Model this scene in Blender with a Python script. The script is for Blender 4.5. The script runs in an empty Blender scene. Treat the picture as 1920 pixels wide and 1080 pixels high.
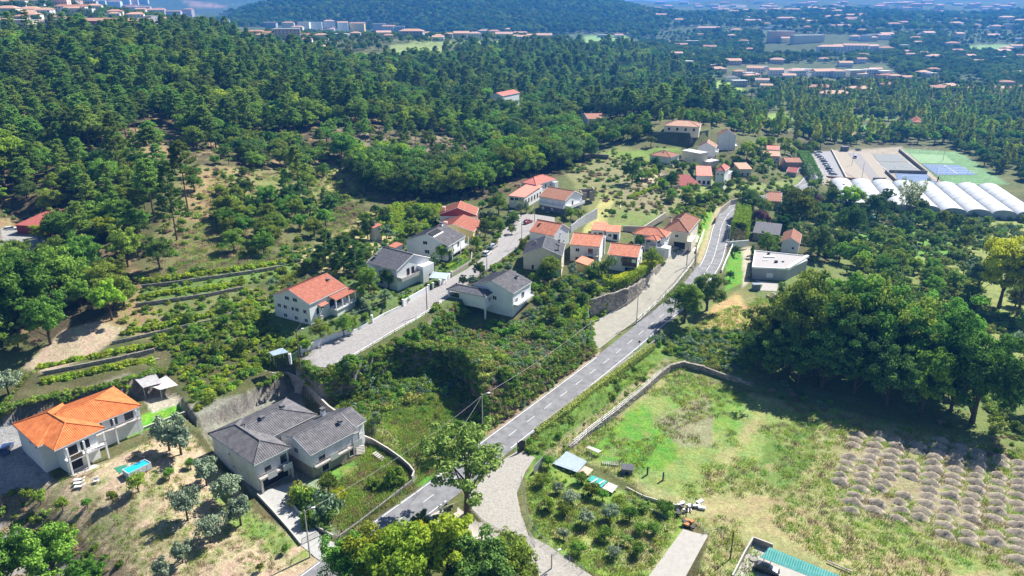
import bpy, math, random, time
import numpy as np
T0 = time.time()
SC = bpy.context.scene
COL = SC.collection
rad = math.radians
# ---------------------------------------------------------------- camera
FPX, HORIZ, CAMH = 1371.0, 10.0, 88.0          # focal length in 1920-px pixels, horizon row, camera height (m)
PITCH = math.atan((540 - HORIZ) / FPX)
CP, SP = math.cos(PITCH), math.sin(PITCH)
cam_d = bpy.data.cameras.new('camera'); cam = bpy.data.objects.new('camera', cam_d); COL.objects.link(cam)
cam.location = (0, 0, CAMH); cam.rotation_euler = (math.pi / 2 - PITCH, 0, 0)
cam_d.sensor_width = 36; cam_d.lens = 36 * FPX / 1920; cam_d.clip_end = 30000; cam_d.clip_start = 1
SC.camera = cam
# ---------------------------------------------------------------- light
SUN_EL, SUN_AZ = 46.0, 47.0                   # azimuth clockwise from +Y (the way the camera looks)
W = bpy.data.worlds.new('World'); SC.world = W; W.use_nodes = True
wn = W.node_tree.nodes; wn.clear()
sky = wn.new('ShaderNodeTexSky'); sky.sky_type = 'NISHITA'; sky.sun_disc = False
sky.sun_elevation = rad(SUN_EL); sky.sun_rotation = rad(SUN_AZ); sky.air_density = 1.0; sky.dust_density = 0.6; sky.ozone_density = 3.0
bg = wn.new('ShaderNodeBackground'); bg.inputs[1].default_value = 0.05
wo = wn.new('ShaderNodeOutputWorld')
W.node_tree.links.new(sky.outputs[0], bg.inputs[0]); W.node_tree.links.new(bg.outputs[0], wo.inputs[0])
sd = bpy.data.lights.new('sun', 'SUN'); sun = bpy.data.objects.new('sun', sd); COL.objects.link(sun)
sd.energy = 5.0; sd.angle = rad(0.5); sd.color = (1.0, 0.955, 0.88)
sun.rotation_euler = (rad(90 - SUN_EL), 0, rad(-SUN_AZ) + math.pi); sun.location = (0, 0, 300)
# sun lamp shines along its -Z: from azimuth SUN_AZ downwards
import mathutils
sv = mathutils.Vector((math.sin(rad(SUN_AZ)) * math.cos(rad(SUN_EL)), math.cos(rad(SUN_AZ)) * math.cos(rad(SUN_EL)), math.sin(rad(SUN_EL))))
sun.rotation_euler = sv.to_track_quat('Z', 'Y').to_euler()
SC.view_settings.view_transform = 'Standard'; SC.view_settings.look = 'None'
SC.view_settings.exposure = 1.15; SC.view_settings.gamma = 1.0; SC.view_settings.use_curve_mapping = False
try:
    SC.cycles.max_bounces = 6; SC.cycles.diffuse_bounces = 3; SC.cycles.glossy_bounces = 2
    SC.cycles.transmission_bounces = 2; SC.cycles.transparent_max_bounces = 8; SC.cycles.volume_bounces = 0
    SC.cycles.use_denoising = True
except Exception: pass
HAZE_D = 0.00017
# ---------------------------------------------------------------- picture <-> place
def P(u, v, z=0.0):
    """the point at height z that the photograph shows at pixel (u, v)"""
    x = (u - 960) / FPX; y = (540 - v) / FPX
    dy = CP + y * SP; dz = -SP + y * CP
    t = (z - CAMH) / dz
    return np.array([x * t, dy * t, z])
def proj(x, y, z):
    zz = z - CAMH
    dep = y * CP - zz * SP
    up = y * SP + zz * CP
    return 960 + FPX * x / dep, 540 - FPX * up / dep
# ---------------------------------------------------------------- noise
def _hash(i, j, s):
    h = (i.astype(np.int64) * 374761393 + j.astype(np.int64) * 668265263 + s * 1442695041) & 0x7fffffff
    h = ((h ^ (h >> 13)) * 1274126177) & 0x7fffffff
    return ((h ^ (h >> 16)) & 0xffff) / 65535.0
def vn(x, y, s=0):
    i = np.floor(x); j = np.floor(y); fx = x - i; fy = y - j
    fx = fx * fx * (3 - 2 * fx); fy = fy * fy * (3 - 2 * fy)
    a = _hash(i, j, s); b = _hash(i + 1, j, s); c = _hash(i, j + 1, s); d = _hash(i + 1, j + 1, s)
    return (a * (1 - fx) + b * fx) * (1 - fy) + (c * (1 - fx) + d * fx) * fy
def fbm(x, y, s=0, o=4):
    r = 0; a = 0.5; t = 0
    for k in range(o):
        r = r + a * vn(x * 2**k, y * 2**k, s + k * 17); t += a; a *= 0.55
    return r / t
def sstep(a, b, x):
    t = np.clip((x - a) / (b - a), 0, 1); return t * t * (3 - 2 * t)
# ---------------------------------------------------------------- terrain
CTRL = [  # (u, v, z): ground heights read from the photograph
 (0,1080,-4),(100,1060,-4),(-250,1000,-3),(250,1040,1),(60,1000,-2),(120,930,2.6),(250,960,2.4),(400,1010,1.2),(560,1060,0),(450,900,1),(330,820,3.4),
 (600,1080,-.5),(740,975,0),(927,838,0),(1151,666,0.5),(1250,590,1.2),(1331,498,2.5),(1352,416,3),(1371,393,3),(1470,363,1),(1510,330,0),
 (20,640,9),(-200,640,10),(100,680,7.2),(220,650,8),(150,600,11),(60,450,17),(-200,420,20),(150,430,18),(250,540,12.5),(400,520,14),(470,560,11),(400,640,8),(480,690,5),(340,690,5.5),
 (300,300,29),(100,330,26),(-200,300,30),(330,430,18.5),(480,350,20),(560,450,14),(700,420,12),(640,360,14),(750,440,12),(600,290,19),(440,260,27),(640,250,25),
 (150,230,34),(350,200,36),(-200,180,45),(0,150,50),(200,120,55),(400,120,50),(520,130,42),
 (0,60,65),(200,60,62),(380,70,60),(-300,60,66),(0,20,80),(200,20,78),(330,15,76),(-300,20,82),
 (560,685,9),(620,640,9.6),(760,590,10.4),(880,510,11.5),(960,440,12.5),(1000,420,12.5),(900,400,12),(1040,400,12.5),(1000,350,14),(1080,360,13),
 (930,640,5),(800,640,5),(905,690,9),(850,668,9.5),(780,650,9.5),(1000,690,6.5),(1060,640,6.5),(860,800,0.6),(740,830,0.6),(1060,560,9),
 (1150,520,8.5),(1220,480,7.5),(1280,440,6.5),(1180,440,9.5),(1180,380,11),(1100,420,11),(1200,350,12),(1280,380,8),(1150,300,13),(1220,310,13),
 (1300,330,10),(1380,320,7),(1430,340,4),(1250,270,16.5),(1340,262,14),(1390,290,12),(1460,300,5),(1250,236,22.5),(1400,220,12),
 (1060,990,-1),(1200,1000,-1.5),(1100,900,-1.5),(1280,1040,-1.8),(1500,1050,-2.6),(1900,1060,-3.2),(2200,1000,-3.5),(1300,800,-2.4),(1300,720,-2.2),(1600,900,-2.8),(1600,760,-3),(1900,720,-4),(2200,700,-4.5),
 (1400,600,-1),(1370,650,-1.2),(1480,520,0),(1450,450,1),(1400,430,1.5),(1550,480,-1),(1700,500,-3.5),(1900,480,-5),(2200,480,-6),
 (1600,380,-3),(1750,380,-4.5),(1900,390,-5),(1600,300,-3),(1750,300,-4),(1850,330,-5),(1550,260,-4),(1900,260,-8),(2200,300,-8),(1700,230,-10),(1540,240,-4),
 (1500,190,-6),(1900,200,-10),(1600,210,-8),(1900,175,-6),(1730,170,-6),(1550,150,0),(1620,135,2),
 (1000,230,9),(900,230,14),(1050,270,10),(1100,220,10),(1200,200,8),(1350,190,-2),(1000,160,14),(800,170,24),(850,110,34),(1150,150,12),(1300,150,4),(1400,130,6),(1100,80,26),(1180,85,22),
 (500,85,47),(620,75,48),(700,72,46),(850,72,44),(1000,78,38),(1050,72,36),
 (560,58,35),(700,58,28),(900,68,24),(600,30,38),
 (1250,80,14),(1350,100,8),(1500,100,12),(1700,100,10),(1900,110,4),(1500,80,22),(1730,75,24),(1900,80,20),(1200,50,38),(1400,55,36),(1600,50,42),(1900,50,40),(1300,25,62),(1500,25,66),(1800,25,64),(2200,50,40),
]
CTRLD = [  # (u, distance, z) where no ground row can be read
 (900,1600,24),(900,2000,62),(900,2400,112),(900,2900,142),(700,1700,28),(700,2100,70),(700,2500,116),(560,2100,52),(560,2600,86),(1050,1700,26),(1050,2200,72),(1050,2700,120),
 (1165,2500,74),(1165,3000,86),(1165,3600,70),(1220,3000,84),(1165,6500,60),(1165,8500,40),
 (400,1500,40),(430,2600,40),(480,4200,95),(430,6000,210),(600,6000,215),(300,5000,190),(0,1300,98),(0,2500,130),(-300,1300,100),(200,1250,92),(200,3000,110),(360,1000,72),(360,1400,45),
 (1350,3800,98),(1350,5500,150),(1550,4500,118),(1550,6500,165),(1800,4500,120),(1800,6500,180),(2200,5000,140),(2200,7500,200),(900,6500,170),(-300,5500,180),(1350,8800,150),(1800,8800,190),(400,8800,240),(0,8800,200),
 (960,3,0),(960,40,-1),(-400,60,-2),(2400,60,-3),(-400,10,-2),(2400,10,-3),(300,80,-2),(1600,80,-2.6),
]
pts = []
for (u, v, z) in CTRL:
    p = P(u, v, z); pts.append((math.atan2(p[0], p[1]), math.log(math.hypot(p[0], p[1])), z))
for (u, d, z) in CTRLD:
    pts.append((math.atan((u - 960) / FPX / CP), math.log(d), z))
pts = np.array(pts); _A = pts[:, :2] * np.array([1.3, 1.0])
def _k(r2): return 0.5 * r2 * np.log(r2 + 1e-12)
_n = len(_A); _d2 = ((_A[:, None] - _A[None]) ** 2).sum(-1)
_M = np.zeros((_n + 3, _n + 3)); _M[:_n, :_n] = _k(_d2) + 0.0004 * np.eye(_n)
_M[:_n, _n] = 1; _M[:_n, _n + 1:] = _A; _M[_n, :_n] = 1; _M[_n + 1:, :_n] = _A.T
_w = np.linalg.solve(_M, np.concatenate([pts[:, 2], np.zeros(3)]))
def base_z(x, y):
    th = np.arctan2(x, y) * 1.3; s = np.log(np.hypot(x, y) + 1e-6)
    r = _w[_n] + _w[_n + 1] * th + _w[_n + 2] * s
    for i in range(_n):
        r2 = (th - _A[i, 0]) ** 2 + (s - _A[i, 1]) ** 2
        r += _w[i] * 0.5 * r2 * np.log(r2 + 1e-12)
    return r
TH = np.radians(np.linspace(-57, 57, 641))
S = np.concatenate([np.log(3) + np.arange(0, 2.35, 0.09), np.arange(math.log(32.), math.log(62), 0.02),
                    np.arange(math.log(62.), math.log(420), 0.0058), np.arange(math.log(420.), math.log(1500), 0.0095), np.arange(math.log(1500.), math.log(9500), 0.02)])
S = np.unique(S)
GT, GS = np.meshgrid(TH, S)
GX = np.sin(GT) * np.exp(GS); GY = np.cos(GT) * np.exp(GS)
GZ = base_z(GX, GY)
D = np.exp(GS)
# relief that the control points are too sparse for
GZ += (fbm(GX / 60, GY / 60, 3) - 0.5) * np.clip((D - 350) / 500, 0, 1) * 7 + (fbm(GX / 260, GY / 260, 9) - 0.5) * np.clip((D - 1500) / 2000, 0, 1) * 50
def pip(poly, x, y):
    """inside test and distance (negative inside)"""
    x = np.asarray(x); y = np.asarray(y); ins = np.zeros(x.shape, bool); dm = np.full(x.shape, 1e18)
    n = len(poly)
    for i in range(n):
        x1, y1 = poly[i][:2]; x2, y2 = poly[(i + 1) % n][:2]
        if y1 != y2:
            c = ((y1 > y) != (y2 > y)) & (x < (x2 - x1) * (y - y1) / (y2 - y1) + x1); ins ^= c
        dx, dy = x2 - x1, y2 - y1; t = np.clip(((x - x1) * dx + (y - y1) * dy) / (dx * dx + dy * dy + 1e-9), 0, 1)
        dm = np.minimum(dm, (x - x1 - t * dx) ** 2 + (y - y1 - t * dy) ** 2)
    dm = np.sqrt(dm)
    return np.where(ins, -dm, dm)
def plane_fit(p3):
    p = np.array(p3); A = np.c_[p[:, 0], p[:, 1], np.ones(len(p))]
    if np.ptp(p[:, 2]) < 1e-6 or len(p) < 3: return np.array([0, 0, p[:, 2].mean()])
    return np.linalg.lstsq(A, p[:, 2], rcond=None)[0]
def bbox_mask(poly, m):
    a = np.array(poly)[:, :2]; lo = a.min(0) - m; hi = a.max(0) + m
    return (GX > lo[0]) & (GX < hi[0]) & (GY > lo[1]) & (GY < hi[1])
def W3(poly): return [P(*q) for q in poly]
def pad(poly, soft=1.5, grow=0.0):
    """level the ground to the plane through a polygon given as (u, v, z)"""
    w = W3(poly); c = plane_fit(w); m = bbox_mask(w, soft + grow + 2)
    d = pip(w, GX[m], GY[m]) - grow; k = 1 - sstep(0, soft, d)
    GZ[m] = GZ[m] * (1 - k) + (c[0] * GX[m] + c[1] * GY[m] + c[2]) * k
def seg_info(pl, x, y):
    """distance and height along a 3D polyline"""
    dm = np.full(x.shape, 1e18); zz = np.zeros(x.shape)
    for a, b in zip(pl[:-1], pl[1:]):
        dx, dy = b[0] - a[0], b[1] - a[1]; t = np.clip(((x - a[0]) * dx + (y - a[1]) * dy) / (dx * dx + dy * dy), 0, 1)
        d = (x - a[0] - t * dx) ** 2 + (y - a[1] - t * dy) ** 2; k = d < dm
        dm = np.where(k, d, dm); zz = np.where(k, a[2] + t * (b[2] - a[2]), zz)
    return np.sqrt(dm), zz
def smooth_line(pl, n=6):
    p = [np.array(q, float) for q in pl]; p = [2 * p[0] - p[1]] + p + [2 * p[-1] - p[-2]]; out = []
    for i in range(1, len(p) - 2):
        for k in range(n):
            t = k / n; a, b, c, d = p[i - 1], p[i], p[i + 1], p[i + 2]
            out.append(0.5 * ((2 * b) + (c - a) * t + (2 * a - 5 * b + 4 * c - d) * t * t + (3 * b - a - 3 * c + d) * t**3))
    out.append(p[-2]); return out
def road_carve(pl, half, soft):
    m = bbox_mask(pl, half + soft + 2)
    d, z = seg_info(pl, GX[m], GY[m]); k = 1 - sstep(half, half + soft, d)
    GZ[m] = GZ[m] * (1 - k) + z * k
# ---- roads and yards (u, v, z)
MAIN = smooth_line(W3([(470,1190,-.8),(600,1087,-.5),(742,980,0),(822,921,0),(927,838,0),(1040,752,.2),(1151,666,.5),(1225,605,1),(1285,555,1.6),(1331,498,2.4),(1346,455,2.8),(1355,420,3),(1376,392,3),(1420,374,2.3),(1470,363,1.2),(1505,349,.6),(1522,334,.2),(1512,314,0),(1500,296,0)]), 6)
STREET = [(544,681,9),(612,690,9),(637,684,9),(679,659,9.2),(733,626,9.6),(786,596,10.2),(842,558,10.8),(889,523,11.3),(923,500,11.6),(965,468,12),(985,443,12.3),(1003,433,12.4),(1040,425,12.4),(1040,408,12.4),(990,400,12.4),(950,405,12.3),(967,413,12.3),(943,433,12),(925,465,12),(895,492,11.6),(881,502,11.4),(846,522,11),(805,546,10.5),(755,574,10.2),(698,605,9.8),(657,628,9.4),(622,637,9.3),(566,665,9)]
SERVICE = [(1108,640,0.3),(1108,598,.9),(1140,588,1.6),(1176,573,2.2),(1205,545,3.2),(1237,500,4.8),(1250,487,5.2),(1263,470,5.6),(1301,470,5.6),(1303,487,5.2),(1290,505,4.6),(1262,538,3.5),(1230,568,2.5),(1207,588,1.6),(1190,606,.9),(1160,627,.5),(1125,652,.3),(1113,657,.3)]
DRIVE_B = [(484,924,.9),(560,901,.9),(547,933,.8),(576,974,.5),(604,1007,.2),(640,1019,.1),(604,1050,.1),(564,1023,.2),(520,970,.7)]
GRAVEL = [(935,868,0),(975,844,0),(1003,858,0),(985,885,-.1),(969,925,-.3),(976,960,-.5),(991,1005,-.8),(1028,1023,-.9),(1061,1047,-1),(1140,1100,-1.3),(1010,1100,-1.2),(985,1031,-.9),(943,998,-.7),(905,975,-.4),(885,954,-.2),(880,925,0)]
SLAB = [(1281,992,-1.8),(1318,1002,-1.8),(1330,1000,-1.9),(1270,1110,-2),(1195,1110,-2)]
pad([(1040,960,-1),(1000,880,-.6),(1100,905,-1.6),(1280,960,-1.9),(1200,1080,-2),(1060,1040,-1.2)], 4)
pad([(1130,790,-2.6),(1255,700,-2.6),(1400,735,-2.6),(1560,770,-2.8),(1900,830,-3),(2100,900,-3),(2100,1100,-3),(1400,1060,-2.8),(1290,985,-2.4),(1170,905,-2.4),(1080,862,-2.4)], 5)
pad([(-60,830,3),(20,795,3),(214,725,3.4),(330,745,3.6),(330,790,3.2),(200,880,2.8),(100,905,2.6)], 1.5)
pad([(330,770,2.6),(390,820,2.2),(480,915,.9),(700,905,.7),(700,800,.7),(520,710,1.0)], .6)
pad([(395,825,1.0),(470,925,.8),(560,905,.8),(690,855,.7),(690,765,.7),(560,715,.9),(500,710,1.0)], .5, 0.8)
pad([(690,850,.7),(770,860,.5),(775,890,.3),(640,1005,.2),(575,930,.6)], 1)
pad([(640,772,.6),(690,735,.6),(745,704,.7),(830,698,.7),(872,722,.6),(900,765,.5),(912,803,.4),(870,850,.2),(790,860,.3),(700,790,.6)], .6)
pad([(1410,528,0),(1410,470,0),(1515,485,0),(1500,535,0)], 3)
pad([(1440,505,.2),(1370,560,-.3),(1390,610,-.6),(1300,640,-.4),(1330,560,0),(1390,460,.8)], 3)
road_carve(MAIN, 4.6, 2.4)
pad(GRAVEL, 2); pad(SLAB, 1)
for k in range(0, 1):
    pad([(556,672,9),(600,700,9),(690,668,9.2),(800,606,10.3),(895,540,11.4),(960,480,12),(881,500,11.4),(755,572,10.2),(657,626,9.4)], 1.2)
    pad([(881,503,11.4),(925,503,11.7),(970,470,12.1),(1003,433,12.4),(1045,425,12.4),(1045,395,12.4),(945,400,12.2),(925,450,12)], 1.5)
pad(SERVICE[0:5] + SERVICE[12:], 1.0, 0.3); pad([SERVICE[i] for i in (4,5,6,7,8,9,10,11,12)], 1.0, 0.3)
# terraces of the hillside gardens
pad([(510,612,9.3),(583,615,9.2),(690,600,9.8),(663,560,9.8),(600,540,10),(500,590,9.6)], 1.2)
pad([(683,530,10.6),(745,560,10.4),(830,530,11),(873,505,11.4),(800,470,11.6),(700,500,11)], 1.5)
pad([(60,700,7.4),(220,655,8.2),(290,690,7),(335,690,6.4),(200,720,7),(0,765,7)], .8)
pad([(340,745,5),(480,690,5.6),(540,700,5.6),(500,718,5),(370,785,4.4)], .7)
pad([(1075,480,9.5),(1140,487,9.3),(1205,500,8.6),(1225,500,7.8),(1180,530,8.2),(1120,535,8.6),(1060,530,9.2),(1000,520,10)], 1)
pad([(1190,478,8),(1262,470,7.4),(1306,455,7),(1240,430,8),(1190,440,8.6)], 1)
pad([(1540,400,-4),(1560,330,-4),(1500,285,-3.5),(1690,275,-4),(1760,280,-5),(1920,350,-5.5),(2050,420,-5.5),(1900,420,-5),(1700,420,-4.6)], 10)
pad([(1222,247,22),(1294,250,22),(1328,246,22),(1335,230,22.5),(1240,222,22.5),(1215,235,22)], .8)
MIDPADS = [((1275,289),(1257.7,295.2),(1215,291),15.8,10.5),((1329,286),(1313,289),(1264.8,284.5),16.2,11.2),((1350,301),(1329,305),(1312,302),11.8,8.6),((1307.5,275.5),(1342.6,277.5),(1368,272.8),17.3,11.6),((1348,253.5),(1381.5,254),(1406,251),20.6,12),
 ((1306,329),(1336,330.3),(1344,316),10.8,6.2),((1341,319),(1360,320.8),(1385,314.5),14.4,6),((1341,331),(1361,333),(1392,323),10.2,4.6),((1386,317),(1411,317),(1411.5,309),9.8,5.6),((1315,347),(1276,348.5),(1258,334),8.8,6.0),((1433,292),(1464,293),(1470,284),8.8,3.6),((1438,280),(1462,281),(1466,275),9,5),
 ((1474,304),(1504,304.5),(1507,296),6.8,2),((1474,322),(1494,324),(1498,315),4.4,1.6),((1102,223),(1136,222.5),(1134,212.5),17,11),((919,178.5),(942,180),(944,171.5),27,20),((1524,243),(1559,243),(1561,237.5),2,-4),((1588,254),(1606,255),(1612,248),-.5,-5),((1712,229),(1733,230),(1738,223),-2,-8),
 ((1464.6,453),(1500,457),(1502,438.5),5.2,.8),((1411,436),(1462,441.5),(1465,425),4.6,1.2),((1437,376),(1466,378),(1471,364),5.4,1.4),((26.5,422),(91,425),(100,396),20.4,17)]
for (a_, b_, c_, ze_, zb_) in MIDPADS:
    q3 = [P(*a_, ze_)[:2], P(*b_, ze_)[:2], P(*c_, ze_)[:2]]; q3.append(q3[0] + q3[2] - q3[1]); m = bbox_mask([tuple(q) for q in q3], 14); dd = pip([tuple(q) for q in q3], GX[m], GY[m]); k_ = 1 - sstep(1.0, 10, dd); GZ[m] = GZ[m] * (1 - k_) + (zb_ + .3) * k_
def zat(x, y):
    """ground height at world x, y by looking up the grid"""
    x = np.asarray(x, float); y = np.asarray(y, float)
    th = np.arctan2(x, y); s = np.log(np.hypot(x, y) + 1e-9)
    i = np.clip(np.interp(th, TH, np.arange(len(TH))), 0, len(TH) - 1.001); j = np.clip(np.interp(s, S, np.arange(len(S))), 0, len(S) - 1.001)
    i0 = i.astype(int); j0 = j.astype(int); a = i - i0; b = j - j0
    return (GZ[j0, i0] * (1 - a) + GZ[j0, i0 + 1] * a) * (1 - b) + (GZ[j0 + 1, i0] * (1 - a) + GZ[j0 + 1, i0 + 1] * a) * b
def hit(u, v, far=9000):
    """where the line of sight through pixel (u, v) meets the ground"""
    x = (u - 960) / FPX; y = (540 - v) / FPX
    d = np.array([x, CP + y * SP, -SP + y * CP])
    t = np.exp(np.linspace(math.log(60), math.log(far), 1400))
    h = CAMH + d[2] * t - zat(d[0] * t, d[1] * t)
    k = np.argmax(h < 0)
    if not (h < 0).any(): k = len(t) - 1
    if k > 0:
        f = h[k - 1] / (h[k - 1] - h[k] + 1e-9); tt = t[k - 1] + (t[k] - t[k - 1]) * min(1, max(0, f))
    else: tt = t[0]
    px, py = d[0] * tt, d[1] * tt
    return np.array([px, py, float(zat(px, py))])
# ---------------------------------------------------------------- materials
_M_ = {}
def mat(name, col, rough=0.8, var=0.12, scale=1.0, bump=0.0, bscale=None, metal=0.0, spec=0.3, col2=None, coord='Object', detail=6):
    if name in _M_: return _M_[name]
    m = bpy.data.materials.new(name); m.use_nodes = True; nt = m.node_tree; N = nt.nodes; L = nt.links
    b = N['Principled BSDF']; b.inputs['Roughness'].default_value = rough; b.inputs['Metallic'].default_value = metal
    b.inputs['Specular IOR Level'].default_value = spec
    tc = N.new('ShaderNodeTexCoord'); no = N.new('ShaderNodeTexNoise'); no.inputs['Scale'].default_value = scale; no.inputs['Detail'].default_value = detail
    no.inputs['Roughness'].default_value = 0.65
    L.new(tc.outputs[coord], no.inputs['Vector'])
    r = N.new('ShaderNodeValToRGB'); e = r.color_ramp.elements
    c2 = col2 if col2 else tuple(min(1, c * (1 + var)) for c in col); c1 = col if col2 else tuple(c * (1 - var) for c in col)
    e[0].position = 0.32; e[1].position = 0.68; e[0].color = (*c1, 1); e[1].color = (*c2, 1)
    L.new(no.outputs['Fac'], r.inputs[0]); L.new(r.outputs[0], b.inputs['Base Color'])
    if bump:
        n2 = N.new('ShaderNodeTexNoise'); n2.inputs['Scale'].default_value = bscale or scale * 3; n2.inputs['Detail'].default_value = 4; L.new(tc.outputs[coord], n2.inputs['Vector'])
        bp = N.new('ShaderNodeBump'); bp.inputs['Strength'].default_value = bump; bp.inputs['Distance'].default_value = 0.1
        L.new(n2.outputs['Fac'], bp.inputs['Height']); L.new(bp.outputs[0], b.inputs['Normal'])
    _M_[name] = m; return m
def leafmat(name, c1, c2, trans=0.25, hv=0.035, vv=0.35):
    """foliage: every leaf card its own tone between c1 and c2, every plant its own hue"""
    m = bpy.data.materials.new(name); m.use_nodes = True; nt = m.node_tree; N = nt.nodes; L = nt.links
    N.remove(N['Principled BSDF']); out = N['Material Output']
    g = N.new('ShaderNodeNewGeometry'); r = N.new('ShaderNodeValToRGB'); e = r.color_ramp.elements
    e[0].color = (*c1, 1); e[1].color = (*c2, 1); L.new(g.outputs['Random Per Island'], r.inputs[0])
    oi = N.new('ShaderNodeObjectInfo')
    hs = N.new('ShaderNodeHueSaturation'); L.new(r.outputs[0], hs.inputs['Color'])
    mh = N.new('ShaderNodeMapRange'); mh.inputs[3].default_value = 0.5 - hv; mh.inputs[4].default_value = 0.5 + hv; L.new(oi.outputs['Random'], mh.inputs[0]); L.new(mh.outputs[0], hs.inputs['Hue'])
    ml = N.new('ShaderNodeMath'); ml.operation = 'FRACT'; mm = N.new('ShaderNodeMath'); mm.operation = 'MULTIPLY'; mm.inputs[1].default_value = 7.31; L.new(oi.outputs['Random'], mm.inputs[0]); L.new(mm.outputs[0], ml.inputs[0])
    mv = N.new('ShaderNodeMapRange'); mv.inputs[3].default_value = 1 - vv; mv.inputs[4].default_value = 1 + vv; L.new(ml.outputs[0], mv.inputs[0]); L.new(mv.outputs[0], hs.inputs['Value'])
    d = N.new('ShaderNodeBsdfDiffuse'); t = N.new('ShaderNodeBsdfTranslucent'); mx = N.new('ShaderNodeMixShader'); mx.inputs[0].default_value = trans
    L.new(hs.outputs[0], d.inputs[0]); L.new(hs.outputs[0], t.inputs[0]); L.new(d.outputs[0], mx.inputs[1]); L.new(t.outputs[0], mx.inputs[2])
    L.new(mx.outputs[0], out.inputs[0]); _M_[name] = m; return m
# ---------------------------------------------------------------- objects
def tag(o, label=None, cat=None, group=None, kind=None):
    if label: o['label'] = label
    if cat: o['category'] = cat
    if group: o['group'] = group
    if kind: o['kind'] = kind
    return o
def empty(name, loc=(0, 0, 0), rz=0.0, label=None, cat=None, group=None, parent=None):
    o = bpy.data.objects.new(name, None); COL.objects.link(o); o.location = loc; o.rotation_euler = (0, 0, rz); o.empty_display_size = 0.5
    if parent: o.parent = parent
    return tag(o, label, cat, group)
class MB:
    """collects boxes, prisms and tubes; build() links them as one mesh"""
    def __init__(s): s.v = []; s.f = []; s.mi = []
    def add(s, vs, fs, mi=0):
        n = len(s.v); s.v += [tuple(map(float, v)) for v in vs]; s.f += [tuple(i + n for i in f) for f in fs]; s.mi += [mi] * len(fs); return s
    def box(s, x0, x1, y0, y1, z0, z1, mi=0):
        return s.add([(x0,y0,z0),(x1,y0,z0),(x1,y1,z0),(x0,y1,z0),(x0,y0,z1),(x1,y0,z1),(x1,y1,z1),(x0,y1,z1)],
                     [(0,3,2,1),(4,5,6,7),(0,1,5,4),(1,2,6,5),(2,3,7,6),(3,0,4,7)], mi)
    def obox(s, c, ux, uy, hx, hy, z0, z1, mi=0):
        ux = np.array(ux); uy = np.array(uy); c = np.array(c[:2]); q = [c - ux*hx - uy*hy, c + ux*hx - uy*hy, c + ux*hx + uy*hy, c - ux*hx + uy*hy]
        return s.add([(*p, z0) for p in q] + [(*p, z1) for p in q], [(0,3,2,1),(4,5,6,7),(0,1,5,4),(1,2,6,5),(2,3,7,6),(3,0,4,7)], mi)
    def prism(s, poly, z0, z1, mi=0):
        a = sum(poly[i][0]*poly[(i+1)%len(poly)][1] - poly[(i+1)%len(poly)][0]*poly[i][1] for i in range(len(poly)))
        if a < 0: poly = poly[::-1]
        n = len(poly); s.add([(p[0], p[1], z0 if np.isscalar(z0) else z0[i]) for i, p in enumerate(poly)] + [(p[0], p[1], z1) for p in poly],
              [tuple(range(n - 1, -1, -1)), tuple(range(n, 2*n))] + [(i, (i+1) % n, n + (i+1) % n, n + i) for i in range(n)], mi); return s
    def slab(s, q, th, mi=0):
        """a plate of thickness th below the polygon q (3D)"""
        n = len(q); q = [np.array(p, float) for p in q]; nn = np.cross(q[1]-q[0], q[2]-q[0])
        if nn[2] < 0: q = q[::-1]; nn = -nn
        nn = nn / np.linalg.norm(nn); lo = [p - nn*th for p in q]
        return s.add(lo + q, [tuple(range(n - 1, -1, -1)), tuple(range(n, 2*n))] + [(i, (i+1) % n, n + (i+1) % n, n + i) for i in range(n)], mi)
    def tube(s, a, b, r0, r1=None, n=6, mi=0):
        r1 = r0 if r1 is None else r1; a = np.array(a, float); b = np.array(b, float); d = b - a; L = np.linalg.norm(d); d /= (L + 1e-9)
        u = np.cross(d, (0, 0, 1) if abs(d[2]) < .9 else (1, 0, 0)); u /= np.linalg.norm(u); w = np.cross(d, u)
        vs = [a + r0*(u*math.cos(t) + w*math.sin(t)) for t in np.linspace(0, 2*math.pi, n, False)] + [b + r1*(u*math.cos(t) + w*math.sin(t)) for t in np.linspace(0, 2*math.pi, n, False)]
        return s.add(vs, [(i, n + i, n + (i+1) % n, (i+1) % n) for i in range(n)] + [tuple(range(n)), tuple(range(2*n - 1, n - 1, -1))], mi)
    def build(s, name, mats, parent=None, smooth=False, loc=None):
        me = bpy.data.meshes.new(name); me.from_pydata(s.v, [], s.f)
        for m in (mats if isinstance(mats, (list, tuple)) else [mats]): me.materials.append(m)
        if any(s.mi): me.polygons.foreach_set('material_index', s.mi)
        if smooth: me.polygons.foreach_set('use_smooth', [True] * len(me.polygons))
        o = bpy.data.objects.new(name, me); COL.objects.link(o)
        if parent is not None: o.parent = parent
        if loc is not None: o.location = loc
        return o
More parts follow.
